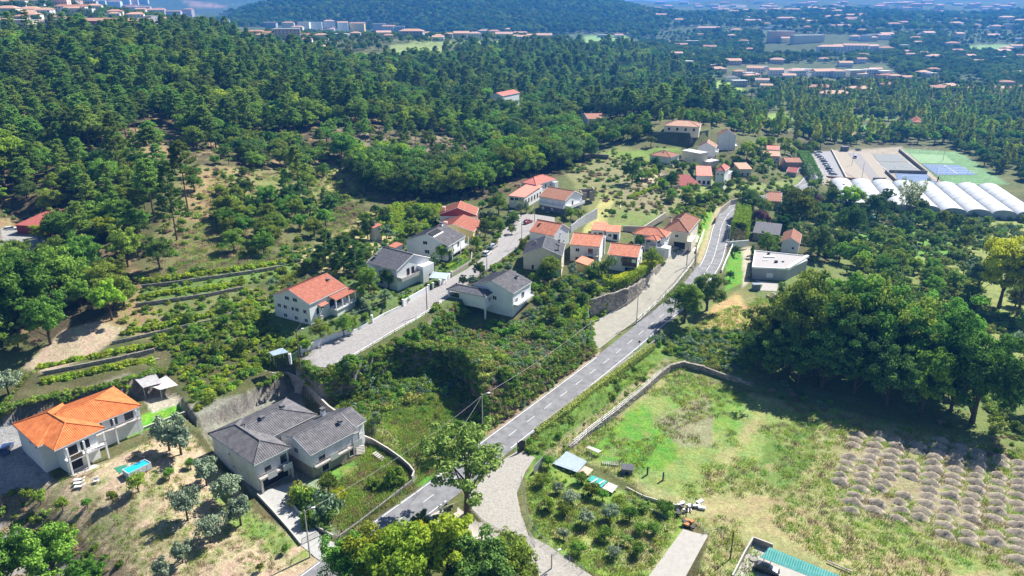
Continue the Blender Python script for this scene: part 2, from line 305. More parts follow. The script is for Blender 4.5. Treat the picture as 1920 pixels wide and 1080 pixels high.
def grid_mesh(name, X, Y, Z, m, col=None):
    nr, nc = X.shape; me = bpy.data.meshes.new(name); nv = nr * nc
    me.vertices.add(nv); me.vertices.foreach_set('co', np.stack([X, Y, Z], -1).astype(np.float32).ravel())
    i = np.arange(nr - 1)[:, None] * nc + np.arange(nc - 1)[None]; q = np.stack([i, i + 1, i + nc + 1, i + nc], -1).reshape(-1, 4)
    nq = len(q); me.loops.add(nq * 4); me.loops.foreach_set('vertex_index', q.ravel().astype(np.int32))
    me.polygons.add(nq); me.polygons.foreach_set('loop_start', (np.arange(nq) * 4).astype(np.int32)); me.polygons.foreach_set('loop_total', np.full(nq, 4, np.int32))
    me.polygons.foreach_set('use_smooth', np.ones(nq, bool)); me.update(calc_edges=True); me.materials.append(m)
    if col is not None:
        for k, c in col.items():
            a = me.attributes.new(k, 'FLOAT_COLOR', 'POINT'); cc = np.ones((nv, 4), np.float32); cc[:, :3] = c.reshape(-1, 3); a.data.foreach_set('color', cc.ravel())
    o = bpy.data.objects.new(name, me); COL.objects.link(o); return o
def quads_mesh(name, V, m, parent=None, mats=None):
    """V: (n,4,3) separate quads"""
    n = len(V); me = bpy.data.meshes.new(name); me.vertices.add(n * 4); me.vertices.foreach_set('co', V.astype(np.float32).ravel())
    me.loops.add(n * 4); me.loops.foreach_set('vertex_index', np.arange(n * 4, dtype=np.int32)); me.polygons.add(n)
    me.polygons.foreach_set('loop_start', (np.arange(n) * 4).astype(np.int32)); me.polygons.foreach_set('loop_total', np.full(n, 4, np.int32)); me.update(calc_edges=True)
    me.materials.append(m); return me
# ---------------------------------------------------------------- ground cover
GU, GV = proj(GX, GY, GZ)
C = np.zeros(GX.shape + (3,)); C[:] = (0.085, 0.085, 0.035)
nA = fbm(GX / 9, GY / 9, 21); nB = fbm(GX / 2.2, GY / 2.2, 33); nC = fbm(GX / 40, GY / 40, 41); nD = fbm(GX / 0.9, GY / 0.9, 55, 2)
LITTER=(.085,.072,.04); DRY=(.27,.20,.10); GRASS=(.13,.20,.045); LUSH=(.11,.26,.03); FIELD=(.27,.26,.12); SCRUB=(.08,.125,.04); DIRT=(.40,.32,.22); EARTH=(.24,.18,.11); PAVE=(.30,.29,.27); MEADOW=(.2,.24,.07)
def mixc(k, c):
    c = np.array(c); C[:] = C * (1 - k[..., None]) + c * k[..., None]
def cover(poly, c, soft=6, amp=14, strength=1.0, patch=None):
    """colour of the ground inside a polygon of photograph pixels, with a ragged border"""
    a = np.array(poly, float); lo = a.min(0) - soft - amp; hi = a.max(0) + soft + amp
    m = (GU > lo[0]) & (GU < hi[0]) & (GV > lo[1]) & (GV < hi[1]) & (GY > 20)
    if not m.any(): return
    d = pip(poly, GU[m], GV[m]) + (nA[m] - .5) * 2 * amp + (nD[m] - .5) * amp * .5
    k = (1 - sstep(-soft, soft, d)) * strength
    if patch: k = k * sstep(patch[0], patch[1], nB[m] * .5 + nA[m] * .5)
    C[m] = C[m] * (1 - k[..., None]) + np.array(c) * k[..., None]
k = sstep(.35, .65, nC); mixc(k * .6, (.12, .15, .05)); mixc(sstep(.5, .7, nA) * .35, (.2, .17, .09))
far = sstep(500, 1500, D); mixc(far * .8, (.055, .085, .035)); mixc(far * sstep(.6, .8, nC) * .5, (.15, .19, .08))
FOR = [(-400,60),(0,80),(380,60),(520,105),(640,150),(800,190),(950,230),(1050,260),(1040,340),(900,370),(760,390),(640,330),(560,340),(420,300),(300,300),(200,400),(300,560),(180,640),(-400,640)]
cover(FOR, LITTER, 10, 20); cover(FOR, DRY, 10, 20, .8, (.5, .62))
cover([(600,235),(900,255),(940,300),(850,330),(690,310),(590,280)], (.20,.165,.12), 6, 14, 1, (.45,.6))
cover([(560,300),(720,320),(760,370),(640,375),(560,350)], (.36,.31,.14), 6, 10)
cover([(300,245),(340,250),(350,290),(290,300),(250,280)], DRY, 6, 10)
cover([(340,320),(560,310),(620,370),(540,430),(420,480),(330,520),(270,500),(300,420)], (.17,.16,.07), 8, 16); cover([(345,325),(470,315),(480,360),(420,420),(350,410)], DRY, 8, 16); cover([(400,315),(620,310),(620,400),(480,400)], (.18,.2,.06), 8, 14, .8, (.45,.55))
cover([(540,480),(700,400),(760,430),(690,500),(600,520)], (.38,.33,.16), 8, 14)
cover([(230,560),(480,540),(500,600),(420,640),(250,640),(200,610)], (.17,.19,.07), 6, 10); cover([(220,600),(360,585),(380,605),(240,632)], (.33,.26,.15), 6, 10)
cover([(40,690),(120,620),(200,600),(240,620),(180,660),(90,700)], DIRT, 3, 5)
cover([(180,600),(250,560),(300,580),(260,620)], DRY, 4, 6)
cover([(250,545),(540,490),(560,510),(300,570)], (.13,.2,.05), 4, 5)
cover([(0,425),(60,430),(110,470),(60,480),(0,470)], PAVE, 3, 4)
cover([(480,560),(680,520),(720,470),(830,470),(900,500),(860,560),(700,640),(560,690),(520,640)], (.11,.16,.05), 6, 10)
# right-hand ground
cover([(1120,640),(1500,500),(1920,400),(2200,400),(2200,900),(1900,850),(1500,760),(1250,690)], (.15,.19,.06), 6, 16); cover([(1560,430),(1920,400),(2100,500),(1900,700),(1700,520)], (.23,.26,.08), 8, 16, 1, (.4,.55))
cover([(1580,440),(1800,420),(1800,480),(1620,490)], (.13,.26,.045), 4, 8)
cover([(1340,570),(1400,540),(1450,580),(1430,620),(1320,620),(1300,610)], (.42,.30,.14), 5, 8)
cover([(1380,540),(1470,520),(1480,550),(1400,580)], (.14,.17,.06), 5, 8, .8)
cover([(1372,470),(1392,470),(1396,530),(1360,545),(1362,500)], (.12,.27,.035), 2, 2)
cover([(1392,465),(1408,462),(1405,530),(1392,540)], (.42,.38,.28), 2, 2)
cover([(1320,395),(1345,388),(1330,470),(1305,460)], (.14,.28,.035), 3, 4); cover([(1340,390),(1370,380),(1318,500),(1305,490)], (.34,.30,.16), 2, 3)
# meadows behind the hamlet
cover([(1060,320),(1160,270),(1260,290),(1300,340),(1280,390),(1200,420),(1110,420),(1100,380)], (.19,.20,.075), 4, 8)
cover([(1160,360),(1230,330),(1280,370),(1240,400),(1180,395)], (.22,.20,.11), 4, 8); cover([(1130,395),(1240,400),(1210,425),(1130,425)], (.15,.21,.06), 8, 16, 1, (.3,.5))
cover([(1130,285),(1280,275),(1290,290),(1220,300),(1150,300)], (.17,.25,.055), 3, 4); cover([(1060,320),(1160,300),(1250,320),(1180,350),(1100,350)], (.21,.20,.10), 6, 10, .8)
cover([(1100,420),(1135,360),(1150,375),(1130,430),(1085,450)], (.36,.34,.13), 3, 4)
cover([(1440,215),(1475,210),(1480,245),(1445,240)], (.2,.3,.06), 3, 4)
# front garden, yards and lots
cover([(-100,900),(100,905),(210,860),(350,800),(400,870),(480,960),(600,1040),(600,1100),(-100,1100)], (.44,.35,.23), 5, 12); cover([(40,905),(330,850),(560,1060),(300,1100),(150,1000)], (.17,.20,.07), 6, 14, .65, (.48,.58))
cover([(430,880),(480,960),(590,1040),(560,1060),(440,1000),(380,900)], (.15,.24,.05), 8, 10, .9, (.38,.5))
cover([(-60,960),(60,990),(230,1090),(-60,1100)], (.3,.28,.25), 4, 6); cover([(0,900),(60,920),(150,1000),(280,1090),(160,1090),(0,980)], (.12,.1,.06), 4, 6, .7)
cover([(-60,800),(25,795),(100,900),(40,925),(-60,940)], (.28,.275,.27), 3, 3)
cover([(196,805),(335,752),(348,775),(210,835)], (.12,.30,.03), 1.5, 1)
cover([(262,735),(330,740),(350,752),(285,775)], (.4,.36,.28), 2, 2)
cover([(20,770),(240,700),(330,740),(270,750),(215,722),(30,790)], (.2,.17,.13), 3, 5)
cover([(556,908),(700,850),(768,885),(620,1005),(560,940)], (.13,.24,.04), 3, 4); cover([(640,880),(730,860),(740,890),(680,930)], (.22,.24,.08), 4, 8, .8)
cover([(640,770),(745,704),(860,700),(905,765),(905,815),(830,930),(770,900),(690,800)], (.12,.25,.035), 5, 8); cover([(700,800),(850,790),(880,830),(800,870),(720,840)], (.3,.31,.13), 6, 10, .9)
cover([(395,825),(470,925),(490,935),(640,1010),(560,720),(340,760)], (.34,.33,.31), 3, 3, .5)
SLOPE = [(520,700),(610,692),(690,668),(800,606),(840,575),(930,600),(1100,600),(1118,660),(915,822),(880,800),(860,700),(700,800),(640,760)]
cover(SLOPE, (.10,.14,.05), 5, 8); cover([(850,760),(900,710),(1000,720),(1090,650),(1125,655),(912,822)], (.30,.22,.14), 5, 8)
cover([(915,822),(1122,660),(1130,668),(925,830),(900,835)], (.4,.33,.23), 2, 3)
cover([(960,830),(1200,640),(1260,640),(1250,690),(1060,850),(1000,890)], (.13,.22,.045), 4, 6); cover([(1020,850),(1250,672),(1262,690),(1060,860)], (.33,.27,.17), 3, 5, .8)
cover([(985,890),(1040,870),(1280,965),(1280,1000),(1200,1100),(1120,1080),(1000,1010)], (.19,.29,.06), 4, 6); cover([(1000,900),(1270,970),(1200,1080),(1040,1020)], (.26,.30,.10), 4, 8, .8, (.5,.62))
cover([(1190,960),(1270,980),(1230,1070),(1130,1060)], (.34,.32,.16), 5, 9, .7)
F = [(1070,850),(1130,775),(1262,690),(1400,735),(1560,770),(1780,815),(2100,880),(2200,1200),(1280,1200),(1330,1000),(1290,975),(1170,900)]
cover(F, (.28,.28,.12), 3, 5)
cover([(1090,860),(1270,700),(1560,790),(1480,830),(1400,900),(1290,940),(1180,890)], (.21,.27,.08), 5, 10)
cover([(1110,835),(1200,760),(1240,800),(1290,860),(1240,880),(1130,865)], (.12,.26,.035), 8, 16, .95, (.25,.4)); cover([(1260,700),(1400,740),(1380,820),(1310,800),(1250,750)], (.14,.26,.045), 6, 12, .9, (.42,.55))
cover([(1430,830),(1530,790),(1520,870),(1470,920),(1420,890)], (.11,.19,.04), 6, 10, .9, (.36,.5)); cover([(1230,790),(1330,740),(1340,830),(1280,840)], (.26,.24,.15), 6, 12, .8)
cover([(1400,800),(1440,760),(1330,940),(1420,930),(1620,1000),(1920,1100),(1700,1100),(1400,990),(1290,960)], (.35,.30,.15), 12, 24, .75)
cover([(1560,780),(1920,850),(1920,870),(1600,800)], (.38,.34,.18), 4, 5); cover([(1640,940),(1900,1060),(1800,1080),(1600,1000)], (.2,.27,.07), 6, 10, .8, (.4,.5))
HEAPS = [(1590,810),(1650,805),(1700,830),(1770,820),(1930,870),(1930,1075),(1800,1030),(1690,985),(1560,960),(1570,900)]
cover(HEAPS, (.28,.25,.14), 4, 6, .9)
# sports ground, car park
cover([(1530,285),(1690,275),(1760,345),(1530,345)], (.32,.28,.22), 2, 1); cover([(1690,278),(1800,285),(1890,345),(1780,350)], (.15,.26,.12), 2, 1)
cover([(1500,290),(1545,285),(1550,335),(1520,345)], PAVE, 2, 1); cover([(1290,330),(1340,330),(1440,345),(1500,330),(1505,345),(1400,365),(1300,370)], (.2,.24,.08), 3, 3)
cover([(1195,320),(1290,330),(1290,340),(1200,345)], DIRT, 2, 3)
# terraced fields across the valley
for q, c in [([(1095,68),(1170,66),(1200,85),(1100,88)],(.2,.32,.1)),([(1330,155),(1370,150),(1400,170),(1350,175)],(.26,.36,.08)),([(730,85),(820,80),(840,100),(740,112)],(.22,.27,.1)),([(680,100),(760,100),(760,118),(690,118)],(.17,.24,.08)),
             ([(1810,85),(1900,84),(1900,100),(1820,100)],(.2,.32,.12)),([(0,28),(20,28),(20,40),(0,40)],(.2,.3,.1)),([(1590,235),(1700,236),(1700,246),(1590,246)],(.12,.26,.06)),([(1330,8),(1400,10),(1400,14),(1330,12)],(.3,.25,.18)),([(340,0),(400,6),(440,16),(360,14)],(.3,.2,.14)),
             ([(1480,215),(1680,216),(1680,226),(1480,226)],(.14,.22,.06)),([(770,78),(940,76),(940,88),(770,88)],(.2,.25,.09)),([(1700,190),(1920,185),(1920,192),(1700,196)],(.3,.3,.14))]:
    cover(q, c, 2, 2)
dr = np.gradient(GZ, axis=0) / (np.gradient(D, axis=0) + 1e-9); dt = np.gradient(GZ, axis=1) / (D * np.gradient(GT, axis=1)); slope = np.hypot(dr, dt)
rk = .75 * sstep(1.2, 2.4, slope + (nB - .5) * .8) * (D < 420); C[:] = C * (1 - rk[..., None]) + (np.array((.20,.18,.16)) * (.6 + .9 * nD[..., None])) * rk[..., None]
# tone noise the vertices can carry
tone = (1 + (nB - .5) * .35 + (nD - .5) * .3)[..., None]; C = C * tone
C = np.clip(C, .01, .8)
def groundmat():
    m = bpy.data.materials.new('ground'); m.use_nodes = True; nt = m.node_tree; N = nt.nodes; L = nt.links; b = N['Principled BSDF']; b.inputs['Roughness'].default_value = .95; b.inputs['Specular IOR Level'].default_value = .1
    a = N.new('ShaderNodeAttribute'); a.attribute_name = 'cover'
    tc = N.new('ShaderNodeTexCoord'); mp = N.new('ShaderNodeMapping'); L.new(tc.outputs['Object'], mp.inputs[0])
    n1 = N.new('ShaderNodeTexNoise'); n1.inputs['Scale'].default_value = 1.7; n1.inputs['Detail'].default_value = 8; n1.inputs['Roughness'].default_value = .75; L.new(mp.outputs[0], n1.inputs['Vector'])
    n2 = N.new('ShaderNodeTexNoise'); n2.inputs['Scale'].default_value = .35; n2.inputs['Detail'].default_value = 5; L.new(mp.outputs[0], n2.inputs['Vector'])
    r1 = N.new('ShaderNodeMapRange'); r1.inputs[1].default_value = .25; r1.inputs[2].default_value = .75; r1.inputs[3].default_value = .45; r1.inputs[4].default_value = 1.55; L.new(n1.outputs['Fac'], r1.inputs[0])
    hs = N.new('ShaderNodeHueSaturation'); L.new(a.outputs['Color'], hs.inputs['Color']); L.new(r1.outputs[0], hs.inputs['Value'])
    mh = N.new('ShaderNodeMapRange'); mh.inputs[1].default_value = .3; mh.inputs[2].default_value = .7; mh.inputs[3].default_value = .47; mh.inputs[4].default_value = .53; L.new(n2.outputs['Fac'], mh.inputs[0]); L.new(mh.outputs[0], hs.inputs['Hue'])
    L.new(hs.outputs[0], b.inputs['Base Color'])
    bp = N.new('ShaderNodeBump'); bp.inputs['Strength'].default_value = .9; bp.inputs['Distance'].default_value = .35; L.new(n1.outputs['Fac'], bp.inputs['Height']); L.new(bp.outputs[0], b.inputs['Normal'])
    return m
# ---- sheets laid on the ground
from mathutils.geometry import delaunay_2d_cdt
from mathutils import Vector
def sheet_xy(name, poly, m, dz=.06, step=1.6, kind='structure', parent=None):
    poly = [np.array(p[:2], float) for p in poly]; b = []
    for i in range(len(poly)):
        p, q = poly[i], poly[(i + 1) % len(poly)]; n = max(1, int(np.linalg.norm(q - p) / step))
        b += [p + (q - p) * t / n for t in range(n)]
    a = np.array(b); lo = a.min(0); hi = a.max(0)
    gx, gy = np.meshgrid(np.arange(lo[0], hi[0], step), np.arange(lo[1], hi[1], step)); gx = gx.ravel(); gy = gy.ravel()
    k = pip(b, gx, gy) < -step * .4; pts = [Vector(p) for p in b] + [Vector((x, y)) for x, y in zip(gx[k], gy[k])]
    nb = len(b); r = delaunay_2d_cdt(pts, [], [list(range(nb))], 1, 1e-4)
    vs = np.array([(v.x, v.y) for v in r[0]]); z = zat(vs[:, 0], vs[:, 1]) + dz
    me = bpy.data.meshes.new(name); me.from_pydata([(x, y, h) for (x, y), h in zip(vs, z)], [], [tuple(f) for f in r[2]]); me.materials.append(m)
    me.polygons.foreach_set('use_smooth', [True] * len(me.polygons))
    o = bpy.data.objects.new(name, me); COL.objects.link(o)
    if o.data.polygons and o.data.polygons[0].normal.z < 0: me.flip_normals()
    if parent is not None: o.parent = parent
    if kind: o['kind'] = kind
    return o
def sheet(name, poly, m, dz=.06, step=1.6, **k): return sheet_xy(name, [P(*q) for q in poly], m, dz, step, **k)
def offset_line(pl, off):
    out = []
    for i, p in enumerate(pl):
        a = pl[max(0, i - 1)]; b = pl[min(len(pl) - 1, i + 1)]; t = np.array(b[:2]) - np.array(a[:2]); t /= np.linalg.norm(t)
        out.append(np.array([p[0] + t[1] * off, p[1] - t[0] * off, p[2]]))
    return out
GZ0 = GZ.copy()
ASPH = mat('asphalt', (.185, .185, .192), .85, .26, .5, bump=.1, bscale=30)
PAINT = mat('road_paint', (.78, .78, .76), .6, .08, 6)
COBBLE = mat('cobbles', (.29, .275, .265), .9, .22, 1.6, bump=.5, bscale=9)
GRAV = mat('gravel', (.32, .30, .265), .95, .25, 2.5, bump=.4, bscale=14)
CONC = mat('concrete', (.48, .45, .41), .9, .14, .9, bump=.15, bscale=8)
OLDC = mat('weathered_concrete', (.33, .31, .28), .95, .3, .8, bump=.3, bscale=5, col2=(.2, .19, .17))
def lower(poly, amt, soft=.6):
    m = bbox_mask(poly, 3); d = pip(poly, GX[m], GY[m]); GZ[m] -= amt * (1 - sstep(-soft, 0, d))
roadpoly = offset_line(MAIN, -3.55) + offset_line(MAIN, 3.75)[::-1]
ro = sheet_xy('road', roadpoly, ASPH, .07)
ro['label'] = 'grey two lane asphalt road running diagonally past the hamlet'
def strip(name, pl, w, m, dz, parent=None, kind=None):
    a = offset_line(pl, -w / 2); b = offset_line(pl, w / 2); vs = []; fs = []
    for i, (p, q) in enumerate(zip(a, b)):
        for r in (p, q): vs.append((r[0], r[1], float(zat(r[0], r[1])) + dz))
        if i: n = 2 * i; fs.append((n - 2, n - 1, n + 1, n))
    o = MB().add(vs, fs).build(name, m, parent)
    if o.data.polygons[0].normal.z < 0: o.data.flip_normals()
    if kind: o['kind'] = kind
    return o
def resample(pl, step):
    out = [np.array(pl[0], float)]; acc = 0
    for a, b in zip(pl[:-1], pl[1:]):
        a = np.array(a, float); b = np.array(b, float); L = np.linalg.norm((b - a)[:2]); t = step - acc
        while t <= L: out.append(a + (b - a) * t / L); t += step
        acc = (acc + L) % step
    return out
MR = resample(MAIN, 1.0)
def sub(pl, lo, hi):
    """the part of a polyline whose points the photograph shows between image columns"""
    r = []
    for p in pl:
        u, v = proj(*p)
        if lo[0] <= u <= hi[0]: r.append(p)
    return r
LFT = offset_line(MR, -3.15); RGT = offset_line(MR, 3.15)
jl = [p for p in LFT if proj(*p)[0] < 606]; jl2 = [p for p in LFT if 655 < proj(*p)[0] < 1120]; jl3 = [p for p in LFT if proj(*p)[0] > 1205 or False]
for q in (jl, jl2, jl3): strip('edge_line', q[:], .14, PAINT, .088, ro)
for q in ([p for p in RGT if proj(*p)[0] < 838], [p for p in RGT if proj(*p)[0] > 944]): strip('edge_line', q, .14, PAINT, .088, ro)
i = 3
while i < len(MR) - 6:
    u, v = proj(*MR[i])
    if v > 545:
        if not (846 < u < 905): strip('lane_dash', MR[i:i + 4], .10, PAINT, .089, ro)
        i += 7
    else:
        strip('lane_dash', MR[i:i + 8] , .12, PAINT, .089, ro); i += 8
st = sheet('street', STREET, COBBLE, .07); sv_ = sheet('service_road', SERVICE, mat('worn_concrete', (.31, .295, .245), .92, .14, .7, bump=.2, bscale=10), .075)
gr = sheet('gravel_track', GRAVEL, GRAV, .08); dr = sheet('driveway', DRIVE_B, mat('driveway_slabs', (.36, .355, .34), .85, .12, 1.2, bump=.1), .085); sl = sheet('concrete_slab', SLAB, mat('pale_slab', (.36, .34, .305), .9, .1, 1.1, bump=.1), .06)
pk = sheet('path', [(793,975,-.2),(850,945,-.2),(885,954,-.2),(905,975,-.4),(943,998,-.7),(920,1010,-.6),(860,1000,-.4)], mat('pebble_paving', (.42,.38,.33), .95, .25, 4, bump=.4), .06)
for q in (roadpoly, W3(STREET), W3(SERVICE), W3(GRAVEL), W3(DRIVE_B), W3(SLAB)): lower(q, .10)
ground = grid_mesh('ground', GX, GY, GZ, groundmat(), {'cover': C}); ground['kind'] = 'structure'
GZ[:] = GZ0
# ---------------------------------------------------------------- plants
rng = np.random.default_rng(5); random.seed(5)
BARK = mat('bark', (.10, .075, .055), .95, .3, 3, bump=.4); BARKP = mat('pine_bark', (.12, .07, .05), .95, .3, 3, bump=.4)
LM = {
 'broad': leafmat('leaves_green', (.10,.19,.03), (.30,.44,.07), .38), 'dark': leafmat('leaves_dark', (.06,.13,.035), (.18,.29,.065), .33),
 'yellow': leafmat('leaves_yellow_green', (.19,.33,.03), (.40,.54,.065), .4), 'gold': leafmat('leaves_gold', (.34,.40,.025), (.66,.66,.05), .4, .015),
 'conifer': leafmat('conifer_needles', (.07,.16,.045), (.19,.33,.08), .3, .015, .2), 'pine': leafmat('needles', (.12,.22,.04), (.32,.46,.095), .35, .025, .4), 'olive': leafmat('olive_leaves', (.16,.22,.13), (.38,.45,.30), .2, .015, .2),
 'purple': leafmat('plum_leaves', (.15,.08,.095), (.32,.17,.17), .25, .01, .1), 'poplar': leafmat('poplar_leaves', (.22,.33,.035), (.48,.56,.08), .4, .025, .3),
 'scrub': leafmat('scrub_leaves', (.15,.23,.045), (.38,.45,.12), .3, .035, .35), 'vine': leafmat('vine_leaves', (.20,.34,.03), (.48,.56,.06), .4, .02, .3),
 'dead': leafmat('dry_brush', (.26,.19,.11), (.46,.37,.23), .15, .015, .3), 'grass': leafmat('grass_blades', (.20,.34,.04), (.42,.52,.12), .35, .03, .3), 'blue': leafmat('grey_green_leaves', (.11,.19,.10), (.29,.39,.22), .25, .02, .25)}
def unit(n):
    d = rng.normal(size=(n, 3)); return d / np.linalg.norm(d, axis=1, keepdims=True)
def cards(pos, nor, w, l, up=None):
    """leaf cards: quads at pos facing nor, w wide and l long"""
    n = len(pos); a = rng.normal(size=(n, 3)) if up is None else up + rng.normal(size=(n, 3)) * .25
    t = np.cross(nor, a); t /= np.linalg.norm(t, axis=1, keepdims=True) + 1e-9; b = np.cross(t, nor); b /= np.linalg.norm(b, axis=1, keepdims=True) + 1e-9
    w = (np.ones(n) * w * rng.uniform(.6, 1.3, n))[:, None] / 2; l = (np.ones(n) * l * rng.uniform(.6, 1.3, n))[:, None] / 2
    return np.stack([pos - t*w*.7 - b*l, pos + t*w - b*l*.3, pos + t*w*.6 + b*l, pos - t*w + b*l*.35], 1)
def clumps(cen, rc, n, cw, cl, flat=.8, out=.6):
    V = []
    for c, r in zip(cen, rc):
        k = max(4, int(n * rng.uniform(.8, 1.2))); d = unit(k); d[:, 2] = np.where(d[:, 2] < -.3, -d[:, 2] * .6, d[:, 2]); d /= np.linalg.norm(d, axis=1, keepdims=True)
        p = c + d * r * np.array([1, 1, flat]) * rng.uniform(.45, 1.1, (k, 1)); nr = d * out + unit(k) * (1 - out) ; nr /= np.linalg.norm(nr, axis=1, keepdims=True)
        V.append(cards(p, nr, cw, cl))
    return np.concatenate(V)
def crown_broad(R, H, base, nc=64, n=115, cw=.27, cl=.38, rc=(.15, .28), seed=1, irr=.22):
    """a crown of radius R and height H, its underside at height base"""
    global rng; rng = np.random.default_rng(seed); d = unit(nc * 3); d = d[d[:, 2] > -.55][:nc]
    ang = np.arctan2(d[:, 1], d[:, 0]); lob = 1 + irr * np.sin(ang * 3 + seed) + irr * .7 * np.sin(ang * 5 + 2 * seed + d[:, 2] * 3)
    rr = rng.uniform(.5, .86, len(d)) * lob
    cen = np.stack([d[:, 0] * R * rr, d[:, 1] * R * rr, base + H * .45 + d[:, 2] * H * .5 * rr], 1)
    inner = unit(nc // 4) * .35 * np.array([R, R, H * .5]) + np.array([0, 0, base + H * .5])
    cen = np.concatenate([cen, inner]); r = rng.uniform(*rc, len(cen)) * R
    return clumps(cen, r, n, cw, cl), cen
def crown_pine(h, R, seed, cb=.4, n=34):
    global rng; rng = np.random.default_rng(seed); V = []; br = []; nb = 15
    for i in range(nb):
        t = (i + rng.uniform(-.3, .3)) / nb; z = h * (cb + (1 - cb) * t); rad_ = R * (1 - max(0, t)) ** .62 * rng.uniform(.65, 1.15) + .25
        for k in range(rng.integers(4, 6)):
            a = rng.uniform(0, 6.283); tip = np.array([math.cos(a) * rad_, math.sin(a) * rad_, z + rad_ * rng.uniform(.1, .35)]); br.append((z, tip))
            for f in (.55, .8, 1.0):
                c = np.array([0, 0, z]) * (1 - f) + tip * f; k2 = n; d = unit(k2); d[:, 2] = abs(d[:, 2]) * .8 - .15
                p = c + d * (.32 + .12 * rad_) * rng.uniform(.2, 1, (k2, 1)); nr = np.cross(d, unit(k2)); nr /= np.linalg.norm(nr, axis=1, keepdims=True) + 1e-9
                V.append(cards(p, nr, .2, .62, up=d))
    return np.concatenate(V), br
def crown_poplar(h, R, seed, n=60):
    global rng; rng = np.random.default_rng(seed); cen = []; r = []
    for i in range(44):
        t = rng.uniform(.08, .98); prof = math.sin(math.pi * min(1, t * .9 + .08)) ** .7; a = rng.uniform(0, 6.28); q = R * prof * rng.uniform(.3, .9)
        cen.append((math.cos(a) * q, math.sin(a) * q, h * t)); r.append(R * .36 * (prof + .2))
    return clumps(np.array(cen), r, n, .36, .5, 1.5), cen
def trunk_mb(h, r, tips, n=7, bend=.2):
    mb = MB(); rr = random.Random(int(h * 100)); p = np.array([0, 0, -.6]); k = 4; pr = r * 1.25
    for i in range(k):
        q = np.array([rr.uniform(-bend, bend) * i / k, rr.uniform(-bend, bend) * i / k, h * (i + 1) / k]); nr = r * (1 - .75 * (i + 1) / k); mb.tube(p, q, pr, nr, n); p = q; pr = nr
    for z, t in tips: mb.tube((0, 0, z), t, r * .35, r * .08, 5)
    return mb
PROTO = {}
def reg(kind, name, V, leaf, tmb, bark, height, R):
    cm = quads_mesh(name + '_crown', V, LM[leaf]); tm = None
    if tmb is not None:
        tm = bpy.data.meshes.new(name + '_trunk'); tm.from_pydata(tmb.v, [], tmb.f); tm.materials.append(bark)
    PROTO.setdefault(kind, []).append(dict(crown=cm, trunk=tm, h=height, R=R, name=name))
def broad_variants(kind, leaf, nv, R, H, base, seed0, **k):
    for i in range(nv):
        V, cen = crown_broad(R * (1 + .12 * math.sin(i * 2.1)), H * (1 + .1 * math.cos(i * 1.7)), base, seed=seed0 + i, **k)
        tips = [(base * .75 + .3 * j, cen[j * 3]) for j in range(7)]
        reg(kind, kind, V, leaf, trunk_mb(base + H * .55, R * .055 + .06, tips), BARK, base + H * .95, R)
broad_variants('grove', 'broad', 3, 5.6, 12.3, 1.0, 411, nc=95, n=135, cw=.27, cl=.38, rc=(.13, .24), irr=.3)
broad_variants('darkgrove', 'dark', 2, 5.6, 12.3, 1.0, 421, nc=95, n=135, cw=.27, cl=.38, rc=(.13, .24), irr=.3)
broad_variants('oak', 'broad', 4, 4.6, 7.8, 1.4, 11)
broad_variants('dark', 'dark', 3, 4.8, 8.4, 1.1, 31)
broad_variants('yellow', 'yellow', 2, 3.9, 6.5, 2.0, 51)
broad_variants('gold', 'gold', 1, 4.4, 8.0, 2.5, 61)
broad_variants('olive', 'olive', 3, 2.1, 3.0, 1.0, 71, nc=30, n=90, cw=.18, cl=.34, rc=(.26, .42))
broad_variants('purple', 'purple', 1, 3.4, 4.6, 1.4, 81, nc=40)
broad_variants('scrubtree', 'scrub', 2, 3.2, 4.2, 1.0, 91, nc=34, irr=.3)
broad_variants('blue', 'blue', 2, 2.4, 4.6, .8, 96, nc=34, n=80, cw=.26, cl=.4)
broad_variants('citrus', 'broad', 2, 1.5, 2.2, .5, 99, nc=22, n=70, cw=.17, cl=.26, rc=(.3, .45))
for i in range(4):
    V, br = crown_pine(13 + i % 2 * 1.5, 3.3 + .3 * (i % 3), 111 + i, cb=(.42, .3, .5, .36)[i])
    reg('pine', 'pine', V, 'pine', trunk_mb(13 + i % 2 * 1.5, .2, br[::3], bend=.5), BARKP, 14, 3.3)
for i in range(3):
    V, cen = crown_poplar(14, 2.5, 131 + i); reg('poplar', 'poplar', V, 'poplar', trunk_mb(11, .2, [(3 + j, cen[j]) for j in range(6)]), BARK, 14, 2.5)
for i in range(3):
    V, br = crown_pine(10, 4.2, 151 + i, cb=.02, n=42); reg('conifer', 'conifer', V, 'conifer', trunk_mb(8, .2, [], bend=.1), BARKP, 10, 4.2)
rng = np.random.default_rng(161); cen = []; rr_ = []; tips = []
for i in range(9):
    a = i * .7; ln = rng.uniform(8, 13) * (1.15 if i == 4 else 1); ti = rng.uniform(.15, .55) * (0.1 if i == 4 else 1); tips.append((1.2, (math.cos(a) * ti * ln, math.sin(a) * ti * ln, ln * .92)))
    for t in np.linspace(.45, 1, 7): cen.append((math.cos(a) * ti * ln * t + rng.normal(0, .3), math.sin(a) * ti * ln * t + rng.normal(0, .3), ln * t)); rr_.append(.75 + .3 * rng.random())
reg('fan', 'fan', clumps(np.array(cen), rr_, 55, .26, .4, 1.4), 'scrub', trunk_mb(4, .3, tips), BARK, 13, 5)
broad_variants('loose', 'scrub', 1, 4.4, 7.4, 2.6, 171, nc=62, n=62, cw=.24, cl=.36, rc=(.12, .2), irr=.3)
V, cen = crown_poplar(8, 1.6, 141); reg('cypress', 'cypress', V, 'dark', trunk_mb(5, .15, []), BARK, 8, 1.6)
